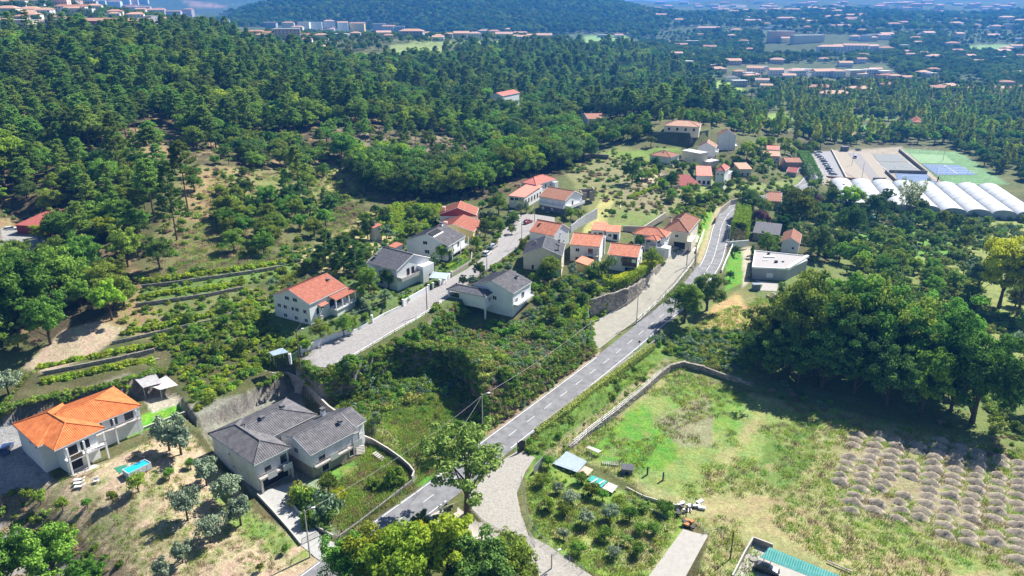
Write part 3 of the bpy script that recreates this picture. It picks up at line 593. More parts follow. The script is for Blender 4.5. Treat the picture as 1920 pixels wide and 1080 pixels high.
# low growth
def bush_variants(kind, leaf, nv, R, H, seed0, nc=12, n=60, cw=.2, cl=.34):
    for i in range(nv):
        V, cen = crown_broad(R, H * 1.5, -H * .55, nc=nc, n=n, cw=cw, cl=cl, rc=(.35, .55), seed=seed0 + i, irr=.3); reg(kind, kind, V, leaf, None, None, H, R)
bush_variants('bush', 'broad', 3, 1.2, 1.5, 201); bush_variants('scrub', 'scrub', 3, 1.3, 1.1, 211); bush_variants('drybush', 'dead', 2, 1.1, .8, 221, cw=.1, cl=.5); bush_variants('bramble', 'broad', 2, 1.5, 1.0, 231, nc=14)
bush_variants('vinebush', 'vine', 2, 1.0, 1.0, 241); bush_variants('bluebush', 'blue', 2, 1.2, 1.2, 251)
for i in range(3):
    rng = np.random.default_rng(300 + i); k = 60; p = np.c_[rng.normal(0, .45, k), rng.normal(0, .45, k), np.full(k, .14)]; d = unit(k); d[:, 2] = 0; PROTO.setdefault('tuft', []).append(dict(crown=quads_mesh('tuft', cards(p, d / (np.linalg.norm(d, axis=1, keepdims=True) + 1e-9), .1, .42, up=np.tile([0, 0, 1.], (k, 1))), LM['grass']), trunk=None, h=.4, R=.6, name='tuft'))
    rng = np.random.default_rng(320 + i); PROTO.setdefault('drytuft', []).append(dict(crown=quads_mesh('drytuft', cards(p, d / (np.linalg.norm(d, axis=1, keepdims=True) + 1e-9), .08, .38, up=np.tile([0, 0, 1.], (k, 1))), LM['dead']), trunk=None, h=.4, R=.6, name='drytuft'))
def place(kind, name, x, y, s=1.0, label=None, cat='tree', group=None, z=None, sz=None, var=None, rz=None, parts=True):
    p = PROTO[kind][(var if var is not None else random.randrange(99)) % len(PROTO[kind])]
    z = float(zat(x, y)) if z is None else z; rz = random.uniform(0, 6.28) if rz is None else rz
    if p['trunk'] is None or not parts:
        o = bpy.data.objects.new(name, p['crown']); COL.objects.link(o)
    else:
        o = bpy.data.objects.new(name, None); COL.objects.link(o); o.empty_display_size = .5
        for nm, me in (('trunk', p['trunk']), ('crown', p['crown'])):
            c = bpy.data.objects.new(nm, me); COL.objects.link(c); c.parent = o
    o.location = (x, y, z); o.rotation_euler = (0, 0, rz); o.scale = (s, s, sz or s)
    return tag(o, label, cat, group)
def inst(name, kind, pts_, scl, rot, label=None):
    """many plants nobody could count: one object that instances the plant meshes on its points"""
    if not len(pts_): return
    cl = bpy.data.collections.new('plants_' + name)
    for i, p in enumerate(PROTO[kind]):
        me = p['crown']
        if p['trunk'] is not None:      # one mesh of crown and trunk
            import bmesh
            bm = bmesh.new(); bm.from_mesh(p['crown']); n0 = len(bm.faces); bm.from_mesh(p['trunk']); bm.faces.ensure_lookup_table()
            for f in bm.faces[n0:]: f.material_index = 1
            me = bpy.data.meshes.new('whole'); bm.to_mesh(me); bm.free(); me.materials.append(p['crown'].materials[0]); me.materials.append(p['trunk'].materials[0])
        cl.objects.link(bpy.data.objects.new('%s_%d' % (kind, i), me))
    me = bpy.data.meshes.new(name); n = len(pts_); me.vertices.add(n); me.vertices.foreach_set('co', np.asarray(pts_, np.float32).ravel())
    for nm, ty, dat in (('sc', 'FLOAT', scl), ('ro', 'FLOAT', rot)):
        a = me.attributes.new(nm, ty, 'POINT'); a.data.foreach_set('value', np.asarray(dat, np.float32))
    o = bpy.data.objects.new(name, me); COL.objects.link(o)
    g = bpy.data.node_groups.new('scatter_' + name, 'GeometryNodeTree'); g.interface.new_socket('Geometry', in_out='INPUT', socket_type='NodeSocketGeometry'); g.interface.new_socket('Geometry', in_out='OUTPUT', socket_type='NodeSocketGeometry')
    N = g.nodes; L = g.links; gi = N.new('NodeGroupInput'); go = N.new('NodeGroupOutput'); ci = N.new('GeometryNodeCollectionInfo'); ci.inputs['Collection'].default_value = cl; ci.inputs['Separate Children'].default_value = True; ci.inputs['Reset Children'].default_value = True
    ip = N.new('GeometryNodeInstanceOnPoints'); ip.inputs['Pick Instance'].default_value = True
    a1 = N.new('GeometryNodeInputNamedAttribute'); a1.data_type = 'FLOAT'; a1.inputs[0].default_value = 'sc'; a2 = N.new('GeometryNodeInputNamedAttribute'); a2.data_type = 'FLOAT'; a2.inputs[0].default_value = 'ro'
    cx = N.new('ShaderNodeCombineXYZ'); L.new(a2.outputs[0], cx.inputs[2])
    L.new(gi.outputs[0], ip.inputs['Points']); L.new(ci.outputs[0], ip.inputs['Instance']); L.new(a1.outputs[0], ip.inputs['Scale']); L.new(cx.outputs[0], ip.inputs['Rotation']); L.new(ip.outputs[0], go.inputs[0])
    m = o.modifiers.new('scatter', 'NODES'); m.node_group = g
    o['kind'] = 'stuff'
    if label: o['label'] = label
    return o
# ---------------------------------------------------------------- where the woods stand (polygons of ground seen in the photograph)
CLEAR = []   # (polygon in pixels) where no wood grows
Z_ = [
 # polygon, spacing, species weights, scale range
 ([(-350,82),(0,84),(240,78),(380,62),(520,105),(640,150),(800,190),(950,230),(1040,262),(1000,282),(900,262),(700,236),(600,236),(540,262),(440,262),(380,290),(300,240),(200,285),(120,300),(0,320),(-350,340)], 7.2, dict(pine=.42, oak=.36, yellow=.13, dark=.09), (.75, 1.5)),
 ([(640,290),(760,325),(880,330),(1000,290),(1060,255),(1085,310),(1010,330),(940,345),(880,372),(760,378),(700,372),(660,350)], 6.6, dict(dark=.35, oak=.55, yellow=.10), (1.1, 1.75)),
 ([(860,240),(1060,225),(1090,245),(1100,300),(1050,320),(960,300),(900,270)], 6.5, dict(oak=.45, yellow=.5, dark=.05), (.8, 1.15)),
 ([(430,262),(540,262),(620,290),(600,320),(480,320),(420,300)], 7, dict(oak=.7, dark=.3), (.7, 1.0)),
 ([(-350,340),(0,325),(120,305),(300,300),(330,340),(290,420),(270,480),(180,500),(100,460),(90,380),(-20,400),(-350,430)], 8, dict(pine=.35, oak=.42, dark=.13, yellow=.1), (.8, 1.35)),
 ([(-350,470),(0,500),(130,490),(250,520),(230,590),(130,590),(100,640),(0,670),(-350,660)], 7, dict(oak=.75, dark=.15, scrubtree=.1), (.85, 1.1)),
 ([(440,360),(560,370),(640,390),(600,440),(540,470),(450,490),(400,460),(420,400)], 7.5, dict(oak=.7, dark=.2, scrubtree=.1), (.7, .95)),
 ([(500,98),(640,118),(700,122),(830,112),(950,96),(1060,92),(1180,95),(1260,128),(1330,170),(1420,212),(1300,222),(1200,228),(1130,230),(1000,240),(800,190),(640,150)], 10, dict(pine=.25, dark=.33, oak=.32, yellow=.10), (1.05, 1.7)),
 ([(1420,185),(1500,165),(1700,165),(1800,175),(2100,170),(2300,330),(1960,345),(1900,290),(1760,272),(1690,268),(1500,272),(1440,250),(1400,215)], 11, dict(poplar=.4, dark=.27, oak=.25, yellow=.08), (.8, 1.35)),
 ([(1180,75),(1330,90),(1430,110),(1500,120),(1450,135),(1330,140),(1240,118),(1150,95)], 11, dict(dark=.8, oak=.2), (.9, 1.3)),
 ([(1560,140),(1600,105),(1700,65),(1760,60),(1800,90),(1830,130),(1790,150),(1650,152)], 10, dict(dark=.6, oak=.4), (.8, 1.1)),
 ([(1300,100),(1480,118),(1600,100),(1680,60),(1500,60),(1300,60)], 13, dict(dark=.7, oak=.3), (.9, 1.3)),
 ([(1800,90),(2200,80),(2300,165),(1850,165),(1820,130)], 12, dict(dark=.5, oak=.5), (.9, 1.2)),
 ([(430,30),(560,20),(640,-60),(1150,-60),(1180,10),(1240,40),(1230,70),(1180,72),(1130,62),(900,66),(700,58),(560,50),(440,52)], 15, dict(dark=.75, oak=.25), (1.2, 1.7)),
 ([(1240,62),(2100,60),(2100,165),(1300,165),(1240,120)], 17, dict(dark=.5, oak=.4, yellow=.1), (.6, 1.0)),
 ([(1180,5),(2400,5),(2400,60),(1500,58),(1300,50),(1230,60)], 21, dict(dark=.7, oak=.3), (1.1, 1.7)),
 ([(-300,5),(380,5),(440,60),(300,80),(-300,84)], 15, dict(dark=.6, oak=.4), (.7, 1.0)),
 ([(600,232),(700,232),(900,258),(950,290),(900,320),(780,322),(640,300),(580,275)], 10.5, dict(pine=.7, oak=.3), (.5, .95)),
 ([(1290,95),(1500,118),(1700,150),(1920,165),(1920,175),(1700,170),(1420,190),(1330,160),(1280,130)], 14, dict(dark=.6, oak=.3, poplar=.1), (.7, 1.0)),
 ([(340,310),(620,305),(700,360),(640,400),(440,360),(350,400)], 13, dict(oak=.4, scrubtree=.4, pine=.2), (.4, .9)),
 ([(420,0),(640,0),(560,30),(420,30)], 34, dict(dark=.8, oak=.2), (1.6, 2.2)),
 ([(500,60),(1060,62),(1080,95),(500,98)], 15, dict(dark=.5, oak=.5), (.6, .9)),
]
CLEAR += [[(1330,150),(1385,148),(1420,175),(1350,182)], [(720,84),(830,80),(850,102),(740,112)], [(1095,66),(1175,64),(1210,88),(1090,90)], [(1425,212),(1480,206),(1485,246),(1435,244)], [(1590,228),(1700,230),(1700,248),(1590,248)],
          [(280,235),(350,250),(355,300),(270,300)], [(1805,84),(1905,82),(1905,98),(1815,98)], [(1360,120),(1660,118),(1700,150),(1760,140),(1760,155),(1350,150)],[(1430,60),(1670,68),(1670,100),(1430,105)]]
BLD = []     # footprints of buildings, filled in by the builders: (x, y, radius)
def scatter(poly, sp, jit=.45, seed=0, clear=True, inimg=True):
    r = np.random.default_rng(seed); v0 = np.array([hit(*q)[:2] if q[1] > 6 else (np.array([math.sin(math.atan((q[0]-960)/FPX/CP)), math.cos(math.atan((q[0]-960)/FPX/CP))]) * 2700) for q in poly]); lo = v0.min(0) - sp; hi = v0.max(0) + sp
    if hi[1] > 7000: hi[1] = 7000
    gx, gy = np.meshgrid(np.arange(lo[0], hi[0], sp), np.arange(lo[1], hi[1], sp)); gx = gx.ravel() + r.uniform(-jit, jit, gx.size) * sp; gy = gy.ravel() + r.uniform(-jit, jit, gy.size) * sp
    k = (gy > 30) & (abs(gx) < gy * .95 + 60); gx = gx[k]; gy = gy[k]; z = zat(gx, gy); u, v = proj(gx, gy, z); k = pip(poly, u, v) < 0; gx, gy, z, u, v = gx[k], gy[k], z[k], u[k], v[k]
    if clear:
        for c in CLEAR: k = pip(c, u, v) > 0; gx, gy, z, u, v = gx[k], gy[k], z[k], u[k], v[k]
    for (bx, by, br) in BLD: k = (gx - bx) ** 2 + (gy - by) ** 2 > br * br; gx, gy, z, u, v = gx[k], gy[k], z[k], u[k], v[k]
    return gx, gy, z
# ---------------------------------------------------------------- buildings
def rmat(n, c, c2, sc=1.2): return mat(n, c, .85, .2, sc, bump=.35, bscale=6, col2=c2, detail=8)
TILE = dict(orange=rmat('tile_orange', (.42,.11,.03), (.68,.23,.075), .8), red=rmat('tile_red', (.34,.105,.065), (.50,.20,.13)), salmon=rmat('tile_salmon', (.42,.13,.07), (.66,.29,.18)), brown=rmat('tile_brown', (.30,.13,.08), (.42,.21,.14)),
            grey=rmat('tile_grey', (.085,.083,.09), (.19,.18,.185), .9), slate=rmat('tile_slate', (.07,.072,.085), (.14,.14,.155)), maroon=rmat('tile_maroon', (.22,.05,.045), (.34,.10,.08)), pink=rmat('tile_pink', (.58,.16,.12), (.70,.28,.21)), tan=rmat('tile_tan', (.45,.25,.16), (.60,.38,.27)))
WALL = dict(white=mat('render_white', (.68,.68,.67), .85, .07, .5, col2=(.79,.79,.785)), cream=mat('render_cream', (.68,.62,.48), .85, .08, .6), yellow=mat('render_yellow', (.74,.58,.25), .85, .08, .6), grey=mat('render_grey', (.40,.40,.41), .88, .1, .6), stone=mat('stone_wall_face', (.30,.27,.23), .95, .3, 2.5, bump=.6, bscale=5),
            dirty=mat('render_stained', (.55,.55,.54), .9, .22, .45, col2=(.76,.76,.755)), beige=mat('render_beige', (.60,.55,.42), .85, .08, .6), darkgrey=mat('render_dark', (.17,.17,.2), .88, .1, .6), pinkw=mat('render_pink', (.66,.50,.44), .85, .08, .6), maroon=mat('painted_maroon', (.28,.05,.06), .8, .1, .6))
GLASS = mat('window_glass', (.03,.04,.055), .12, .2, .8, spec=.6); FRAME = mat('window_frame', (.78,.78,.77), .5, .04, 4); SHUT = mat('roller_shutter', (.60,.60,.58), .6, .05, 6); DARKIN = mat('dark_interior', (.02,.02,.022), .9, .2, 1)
TRIM = mat('roof_trim', (.66,.65,.62), .8, .12, 1.5); METALG = mat('galvanised_steel', (.45,.46,.48), .45, .08, 3, metal=.6); IRON = mat('dark_iron', (.05,.05,.055), .5, .1, 4, metal=.3); WOOD = mat('wood', (.25,.16,.09), .8, .25, 3)
BROWNW = mat('brown_frame', (.10,.045,.035), .6, .1, 4)
class House:
    def __init__(s, name, label, A, B, C, ze, zb, over=.45, wall='white', cat='house', group=None, root=None, lowmat=None, lowh=0, below=1.2, inset=None):
        a, b, c = P(*A, ze)[:2], P(*B, ze)[:2], P(*C, ze)[:2]; s.ux = (b - a) / np.linalg.norm(b - a); n = np.array([-s.ux[1], s.ux[0]]); d = np.dot(c - b, n); s.uy = n * (1 if d > 0 else -1); s.W = abs(d); s.L = np.linalg.norm(b - a)
        s.c = a + s.ux * s.L / 2 + s.uy * s.W / 2; s.ze = ze; s.zb = zb; s.over = over; s.cw = WALL[wall]
        if root is None: s.root = empty(name, (*s.c, zb), 0, label, cat, group); s.o = np.array([*s.c, zb])
        else: s.root = root.root; s.o = root.o
        s.hx = s.L / 2 - over; s.hy = s.W / 2 - over
        BLD.append((s.c[0], s.c[1], math.hypot(s.L, s.W) / 2 * .93 + 1.5)); s.below = below; s.lowmat = lowmat; s.lowh = lowh
    def w(s, x, y, z): return tuple(np.array([*(s.c + s.ux * x + s.uy * y), z]) - s.o)        # house axes -> root space
    def box(s, mb, x0, x1, y0, y1, z0, z1, mi=0):
        q = [s.w(x0, y0, z0), s.w(x1, y0, z0), s.w(x1, y1, z0), s.w(x0, y1, z0)]
        return mb.prism([p[:2] for p in q], z0 - s.o[2], z1 - s.o[2], mi)
    def walls(s, rise=0, axis='y', name='wall'):
        mb = MB(); zt = s.ze - .06
        if s.lowh: s.box(mb, -s.hx, s.hx, -s.hy, s.hy, s.zb + s.lowh, zt)
        else: s.box(mb, -s.hx, s.hx, -s.hy, s.hy, s.zb - s.below, zt)
        if rise:
            for sg in (-1, 1):
                if axis == 'y': pr = [(-s.hx, sg * s.hy), (s.hx, sg * s.hy)]; top = (0, sg * s.hy); dn = (0, -sg * .3)
                else: pr = [(sg * s.hx, -s.hy), (sg * s.hx, s.hy)]; top = (sg * s.hx, 0); dn = (-sg * .3, 0)
                rr = rise * (s.hx / (s.L / 2) if axis == 'y' else s.hy / (s.W / 2)) - .02
                f = [s.w(*pr[0], zt), s.w(*pr[1], zt), s.w(*top, zt + rr)]; g = [s.w(pr[0][0] + dn[0], pr[0][1] + dn[1], zt), s.w(pr[1][0] + dn[0], pr[1][1] + dn[1], zt), s.w(top[0] + dn[0], top[1] + dn[1], zt + rr)]
                mb.add(f + g, [(0, 1, 2), (3, 5, 4), (0, 3, 4, 1), (1, 4, 5, 2), (2, 5, 3, 0)])
        mb.build(name, s.cw, s.root)
        if s.lowh: b = MB(); s.box(b, -s.hx + .02, s.hx - .02, -s.hy + .02, s.hy - .02, s.zb - s.below, s.zb + s.lowh); b.build('lower_wall', WALL[s.lowmat], s.root)
    def roof(s, kind, tile, rise, axis='y', ribs=.42, ridge=True, name='roof', fascia=True):
        T = TILE[tile]; X, Y, z = s.L / 2, s.W / 2, s.ze; sl = []
        if kind == 'gable':
            if axis == 'y': r = [(0, -Y), (0, Y)]; sl = [[(X, -Y, z), (X, Y, z), (0, Y, z + rise), (0, -Y, z + rise)], [(-X, Y, z), (-X, -Y, z), (0, -Y, z + rise), (0, Y, z + rise)]]
            else: r = [(-X, 0), (X, 0)]; sl = [[(-X, -Y, z), (X, -Y, z), (X, 0, z + rise), (-X, 0, z + rise)], [(X, Y, z), (-X, Y, z), (-X, 0, z + rise), (X, 0, z + rise)]]
            rl = [((*r[0], z + rise), (*r[1], z + rise))]
        elif kind == 'hip':
            m = min(X, Y)
            if Y >= X: r0, r1 = (0, -Y + m), (0, Y - m)
            else: r0, r1 = (-X + m, 0), (X - m, 0)
            R0, R1 = (*r0, z + rise), (*r1, z + rise); c = [(-X, -Y, z), (X, -Y, z), (X, Y, z), (-X, Y, z)]
            if Y >= X: sl = [[c[0], c[1], R0], [c[1], c[2], R1, R0], [c[2], c[3], R1], [c[3], c[0], R0, R1]]; rl = [(R0, R1), (c[0], R0), (c[1], R0), (c[2], R1), (c[3], R1)]
            else: sl = [[c[0], c[1], R1, R0], [c[1], c[2], R1], [c[2], c[3], R0, R1], [c[3], c[0], R0]]; rl = [(R0, R1), (c[0], R0), (c[3], R0), (c[1], R1), (c[2], R1)]
        elif kind == 'shed':   # falls towards side AB (y = -Y) for axis 'x', towards x = -X / +X for 'y+' 'y-'
            if axis == 'x': sl = [[(-X, -Y, z), (X, -Y, z), (X, Y, z + rise), (-X, Y, z + rise)]]
            elif axis == 'x-': sl = [[(X, Y, z), (-X, Y, z), (-X, -Y, z + rise), (X, -Y, z + rise)]]
            elif axis == 'y+': sl = [[(X, -Y, z), (X, Y, z), (-X, Y, z + rise), (-X, -Y, z + rise)]]
            else: sl = [[(-X, Y, z), (-X, -Y, z), (X, -Y, z + rise), (X, Y, z + rise)]]
            rl = []
        mb = MB()
        for k, q in enumerate(sl): mb.slab([s.w(*p) for p in q], .14)
        ro = mb.build(name, T, s.root)
        if ribs:
            rb = MB()
            for q in sl: ribs_on([np.array(s.w(*p)) for p in q], ribs, rb)
            if rb.f: o = rb.build('tile_rolls', T, ro); o['kind'] = 'stuff'
        if ridge:
            for a, b in rl: k = MB(); k.tube(np.array(s.w(*a)) + (0, 0, .04), np.array(s.w(*b)) + (0, 0, .04), .14, n=6); k.build('ridge_cap', T if tile not in ('grey', 'slate') else TILE['grey'], ro)
        if fascia and kind != 'shed':
            f = MB(); e = .05
            for x0, x1, y0, y1 in ((-X - e, X + e, -Y - e, -Y + .1), (-X - e, X + e, Y - .1, Y + e), (-X - e, -X + .1, -Y + .1, Y - .1), (X - .1, X + e, -Y + .1, Y - .1)):
                if kind == 'gable' and ((axis == 'y' and x1 - x0 > 1) or (axis == 'x' and y1 - y0 > 1)): continue
                s.box(f, x0, x1, y0, y1, z - .26, z - .1)
            if kind == 'gable':
                pr = ([(-X, -Y), (0, -Y), (X, -Y)], [(-X, Y), (0, Y), (X, Y)]) if axis == 'y' else ([(-X, -Y), (-X, 0), (-X, Y)], [(X, -Y), (X, 0), (X, Y)])
                for a, b, c in pr: f.tube(s.w(*a, z - .04), s.w(*b, z + rise - .04), .1, n=4); f.tube(s.w(*b, z + rise - .04), s.w(*c, z - .04), .1, n=4)
            f.build('fascia', TRIM, ro)
        s.ro = ro; return ro
    def face(s, side):
        """a wall face: start, direction, outward normal, length (in house axes)"""
        hx, hy = s.hx, s.hy
        return {'AB': ((-hx, -hy), (1, 0), (0, -1), 2 * hx), 'BC': ((hx, -hy), (0, 1), (1, 0), 2 * hy), 'CD': ((hx, hy), (-1, 0), (0, 1), 2 * hx), 'DA': ((-hx, hy), (0, -1), (-1, 0), 2 * hy)}[side]
    def fbox(s, mb, side, t0, t1, z0, z1, d0, d1, mi=0):
        (px, py), (dx, dy), (nx, ny), L = s.face(side); q = []
        for t, d in ((t0, d0), (t1, d0), (t1, d1), (t0, d1)): q.append(s.w(px + dx * t + nx * d, py + dy * t + ny * d, 0)[:2])
        mb.prism(q, z0 - s.o[2], z1 - s.o[2], mi)
    def window(s, side, t, z, w=1.2, h=1.1, kind='window', style=''):
        """t: metres along the face to the window's middle; z: sill height above the house's base"""
        z += s.zb; L = s.face(side)[3]; t = t * L if 0 < t < 1 else t; a, b = t - w / 2, t + w / 2; f = MB(); k = .07; fm = BROWNW if 'brown' in style else FRAME
        for q in ((a, a + k, z, z + h), (b - k, b, z, z + h), (a + k, b - k, z + h - k, z + h), (a + k, b - k, z, z + k)): s.fbox(f, side, q[0], q[1], q[2], q[3], -.02, .06)
        if w > 1.0 and kind == 'window': s.fbox(f, side, (a + b) / 2 - .03, (a + b) / 2 + .03, z + k, z + h - k, -.02, .05)
        if kind == 'window': s.fbox(f, side, a - .08, b + .08, z - .07, z, -.02, .12)
        o = f.build(kind if kind in ('window', 'door') else 'door', fm, s.root); g = MB(); pm = GLASS
        if 'shut' in style: pm = SHUT
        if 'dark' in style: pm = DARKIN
        if 'white' in style: pm = FRAME
        s.fbox(g, side, a + k, b - k, z + k, z + h - k, -.02, .018); g.build('pane' if kind == 'window' else 'leaf', pm, o)
        if 'half' in style: g = MB(); s.fbox(g, side, a + k, b - k, z + h * .55, z + h - k, .018, .04); g.build('roller_shutter', SHUT, o)
        return o
    def chimney(s, x, y, h=1.1, w=.55, m=None, z=None):
        z = s.ze if z is None else z; b = MB(); s.box(b, x - w / 2, x + w / 2, y - w / 2, y + w / 2, z, z + h + .9); o = b.build('chimney', m or s.cw, s.root)
        c = MB(); s.box(c, x - w / 2 - .1, x + w / 2 + .1, y - w / 2 - .1, y + w / 2 + .1, z + h + .9, z + h + 1.0)
        for sx in (-1, 1):
            for sy in (-1, 1): s.box(c, x + sx * w * .35 - .05, x + sx * w * .35 + .05, y + sy * w * .35 - .05, y + sy * w * .35 + .05, z + h + 1.0, z + h + 1.22)
        s.box(c, x - w / 2 - .12, x + w / 2 + .12, y - w / 2 - .12, y + w / 2 + .12, z + h + 1.22, z + h + 1.3); c.build('chimney_cap', TILE['grey'] if m is None else m, o)
    def balcony(s, side, t0, t1, z, d=1.2, rail='bar', m=None, posts=0):
        z += s.zb; b = MB(); s.fbox(b, side, t0, t1, z - .16, z, 0, d); o = b.build('balcony', m or FRAME, s.root); r = MB()
        if rail == 'solid':
            for q in ((t0, t1, d - .1, d), (t0, t0 + .1, 0, d - .1), (t1 - .1, t1, 0, d - .1)): s.fbox(r, side, q[0], q[1], z, z + .95, q[2], q[3])
            r.build('parapet', m or FRAME, o)
        else:
            for q in ((t0, t1, d - .06, d), (t0, t0 + .05, 0, d - .06), (t1 - .05, t1, 0, d - .06)):
                s.fbox(r, side, q[0], q[1], z + .9, z + .97, q[2], q[3]); s.fbox(r, side, q[0], q[1], z + .1, z + .14, q[2], q[3])
            n = int((t1 - t0) / .22)
            for i in range(n + 1): t = t0 + (t1 - t0 - .03) * i / n; s.fbox(r, side, t, t + .03, z + .14, z + .9, d - .05, d - .02)
            r.build('railing', METALG if rail == 'bar' else IRON, o)
        for i in range(posts): t = t0 + .12 + (t1 - t0 - .24) * i / max(1, posts - 1); c = MB(); s.fbox(c, side, t - .12, t + .12, z - 2.8, s.ze - .1 if rail == 'bar' else z, d - .3, d - .06); c.build('post', FRAME, s.root)
    def part(s, name, side, t0, t1, z0, z1, d0, d1, m): b = MB(); s.fbox(b, side, t0, t1, s.zb + z0, s.zb + z1, d0, d1); return b.build(name, m, s.root)
def ribs_on(q, step, mb, w=.1, h=.07):
    """tile rolls: thin prisms running up a roof slope"""
    e = q[1] - q[0]; L = np.linalg.norm(e); e /= L; n = np.cross(e, q[2] - q[0]); n /= np.linalg.norm(n)
    if n[2] < 0: n = -n
    up = np.cross(n, e);
    if up[2] < 0: up = -up
    P2 = [(np.dot(p - q[0], e), np.dot(p - q[0], up)) for p in q]; lo = min(p[0] for p in P2); hi = max(p[0] for p in P2); s_ = lo + step * .6
    while s_ < hi - step * .3:
        ts = []
        for i in range(len(P2)):
            (a, b), (c, d) = P2[i], P2[(i + 1) % len(P2)]
            if (a - s_) * (c - s_) < 0: ts.append(b + (d - b) * (s_ - a) / (c - a))
        if len(ts) >= 2 and max(ts) - min(ts) > .3:
            t0, t1 = min(ts) + .02, max(ts) - .05; v = []
            for t in (t0, t1):
                b = q[0] + e * s_ + up * t; v += [b - e * w + n * .002, b + n * h, b + e * w + n * .002]
            mb.add(v, [(0, 3, 4, 1), (1, 4, 5, 2), (0, 1, 2), (3, 5, 4)])
        s_ += step
def houses():
    # --- white house with the orange hipped roof, lower left
    h = House('house', 'white two storey house with bright orange ribbed tile roof beside the blue pool', (23,795), (214,725), (279,755), 9.1, 3.2); h.walls(); h.roof('hip', 'orange', 1.9, ribs=.36)
    L = 2 * h.hx
    for t, w, k in ((.28 * L, 1.6, 'door'), (.12 * L, 2.0, 'door'), (.45 * L, 2.0, 'door')): h.window('CD', t, 3.5 if k == 'door' else 4, w, 2.1, k)
    h.balcony('CD', .02 * L, .55 * L, 3.4, 1.3, 'bar', CONC); h.window('DA', 2, 4.2, 1.0, .9); h.window('DA', 5, 4.2, 1.0, .9)
    for t in (.06, .3): c = MB(); h.fbox(c, 'CD', t * L - .14, t * L + .14, h.zb - .3, h.ze - .15, 1.0, 1.28); c.build('column', FRAME, h.root)
    g = House('w', '', (23,795), (101,845), (201,804), 9.1, 2.7, root=h); g.hy -= 1.3; g.c = g.c - g.uy * 0
    g.hy += 0; g.walls(name='wing_wall'); g.roof('hip', 'orange', 1.9, ribs=.36, name='wing_roof')
    wl = g.face('BC')[3]
    g.window('AB', 2.2, 4.4, 1.0, .9); g.window('AB', 7.5, 1.2, .8, .6)
    for t, z, w, k in ((wl * .25, 3.5, 1.9, 'door'), (wl * .62, 3.5, 1.9, 'door'), (wl * .28, .3, 2.2, 'door')): g.window('BC', t, z, w, 2.1, k, 'dark')
    g.balcony('BC', -.3, wl + .9, 3.35, 1.7, 'iron', FRAME)
    for t in (0, wl * .5, wl + .7): c = MB(); g.fbox(c, 'BC', t - .16, t + .16, 2.4, 8.95, 1.35, 1.68); c.build('column', FRAME, g.root)
    b = MB(); g.fbox(b, 'BC', wl * .05, wl * .4, 6.2, 7.0, 1.38, 1.62); b.build('balcony_planter', mat('slatted_wood', (.3, .22, .15), .8, .2, 5), g.root)
    g.part('floor_slab', 'BC', -.3, wl + 1.2, -.5, .12, 0, 2.3, CONC)
    # --- grey roofed villa at the cutting
    h = House('house', 'large white villa with weathered grey tile roofs, arched garage and driveway down to the road', (389.6,812.7), (537,746), (600,774), 7.2, .9, wall='dirty'); h.walls(); h.roof('hip', 'grey', 1.7, ribs=.45)
    h.chimney(-h.hx * .05, h.hy * .1, .9, .8); h.chimney(h.hx * .55, -h.hy * .05, .9, .8)
    g = House('w', '', (389.6,812.7), (475.7,872.4), (545,838), 7.2, .9, wall='dirty', root=h); g.walls(name='wing_wall'); g.roof('hip', 'grey', 1.75, ribs=.45, name='wing_roof'); wl = g.face('BC')[3]
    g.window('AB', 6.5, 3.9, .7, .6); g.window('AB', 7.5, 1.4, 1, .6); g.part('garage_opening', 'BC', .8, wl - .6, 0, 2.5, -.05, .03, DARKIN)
    g.balcony('BC', .2, wl, 2.85, 1.3, 'iron', CONC)
    for t, w in ((1.6, 2.0), (5.0, 2.0)): b = MB(); g.fbox(b, 'BC', t, t + w, 3.2, 4.6, 1.32, 1.36); b.build('balcony_panel', SHUT, g.root)
    for t in (.2, wl - .3): c = MB(); g.fbox(c, 'BC', t - .15, t + .25, .4, 3.7, .9, 1.3); c.build('column', CONC, g.root)
    g.window('BC', 2.5, 3.2, 1.6, 2.1, 'door', 'half'); g.window('BC', 6, 3.2, 1.6, 2.1, 'door')
    k = House('g', '', (520.6,816.8), (581.7,853.4), (674.3,807.6), 6.7, .9, root=h, lowmat='stone', lowh=2.4); k.walls(1.9, 'y', 'gable_wall'); k.roof('gable', 'grey', 1.9, 'y', ribs=.45, name='gable_roof'); wl = k.face('BC')[3]
    k.chimney(k.hx * .45, k.hy * .75, .7, .7); k.chimney(-k.hx * .8, k.hy * .8, 1.0, .8)
    k.balcony('BC', .3, wl - 1.5, 2.7, 1.1, 'iron', CONC)
    for t, w in ((3.6, 1.9), (9.4, 2.2)): b = MB(); k.fbox(b, 'BC', t, t + w, 3.4, 4.9, 1.12, 1.16); b.build('balcony_panel', SHUT, k.root)
    k.window('BC', 2.4, 2.9, 1.7, 2.1, 'door', 'half'); k.window('BC', 6.5, 2.9, 1.7, 2.1, 'door', 'shut'); k.window('BC', 11, 2.9, 1.7, 2.1, 'door', 'shut'); k.window('BC', 3, .2, 1.8, 2, 'door', 'dark'); k.window('BC', 9.5, .2, 1.2, 2, 'door', 'dark'); k.window('AB', k.hx, 3.8, 1.4, 1.2)
    m = House('p', '', (612,779), (668,800), (683.5,786), 6.6, .9, root=h); m.walls(1.4, 'y', 'porch_wall'); m.roof('gable', 'grey', 1.8, 'y', ribs=.45, name='porch_roof'); m.window('BC', 1.2, 3, 1.2, 2.1, 'door', 'white')
    # --- white three storey house with the red roof above the cobbled street
    h = House('house', 'white three storey house with orange red tile roof and covered terrace above the cobbled street', (508.8,553), (579.2,570.3), (663.8,540.3), 15.6, 9.2, over=.3, below=2); h.walls(2.7, 'y'); h.roof('gable', 'red', 2.7, 'y', ribs=.45); wl = h.face('AB')[3]; L = h.face('BC')[3]
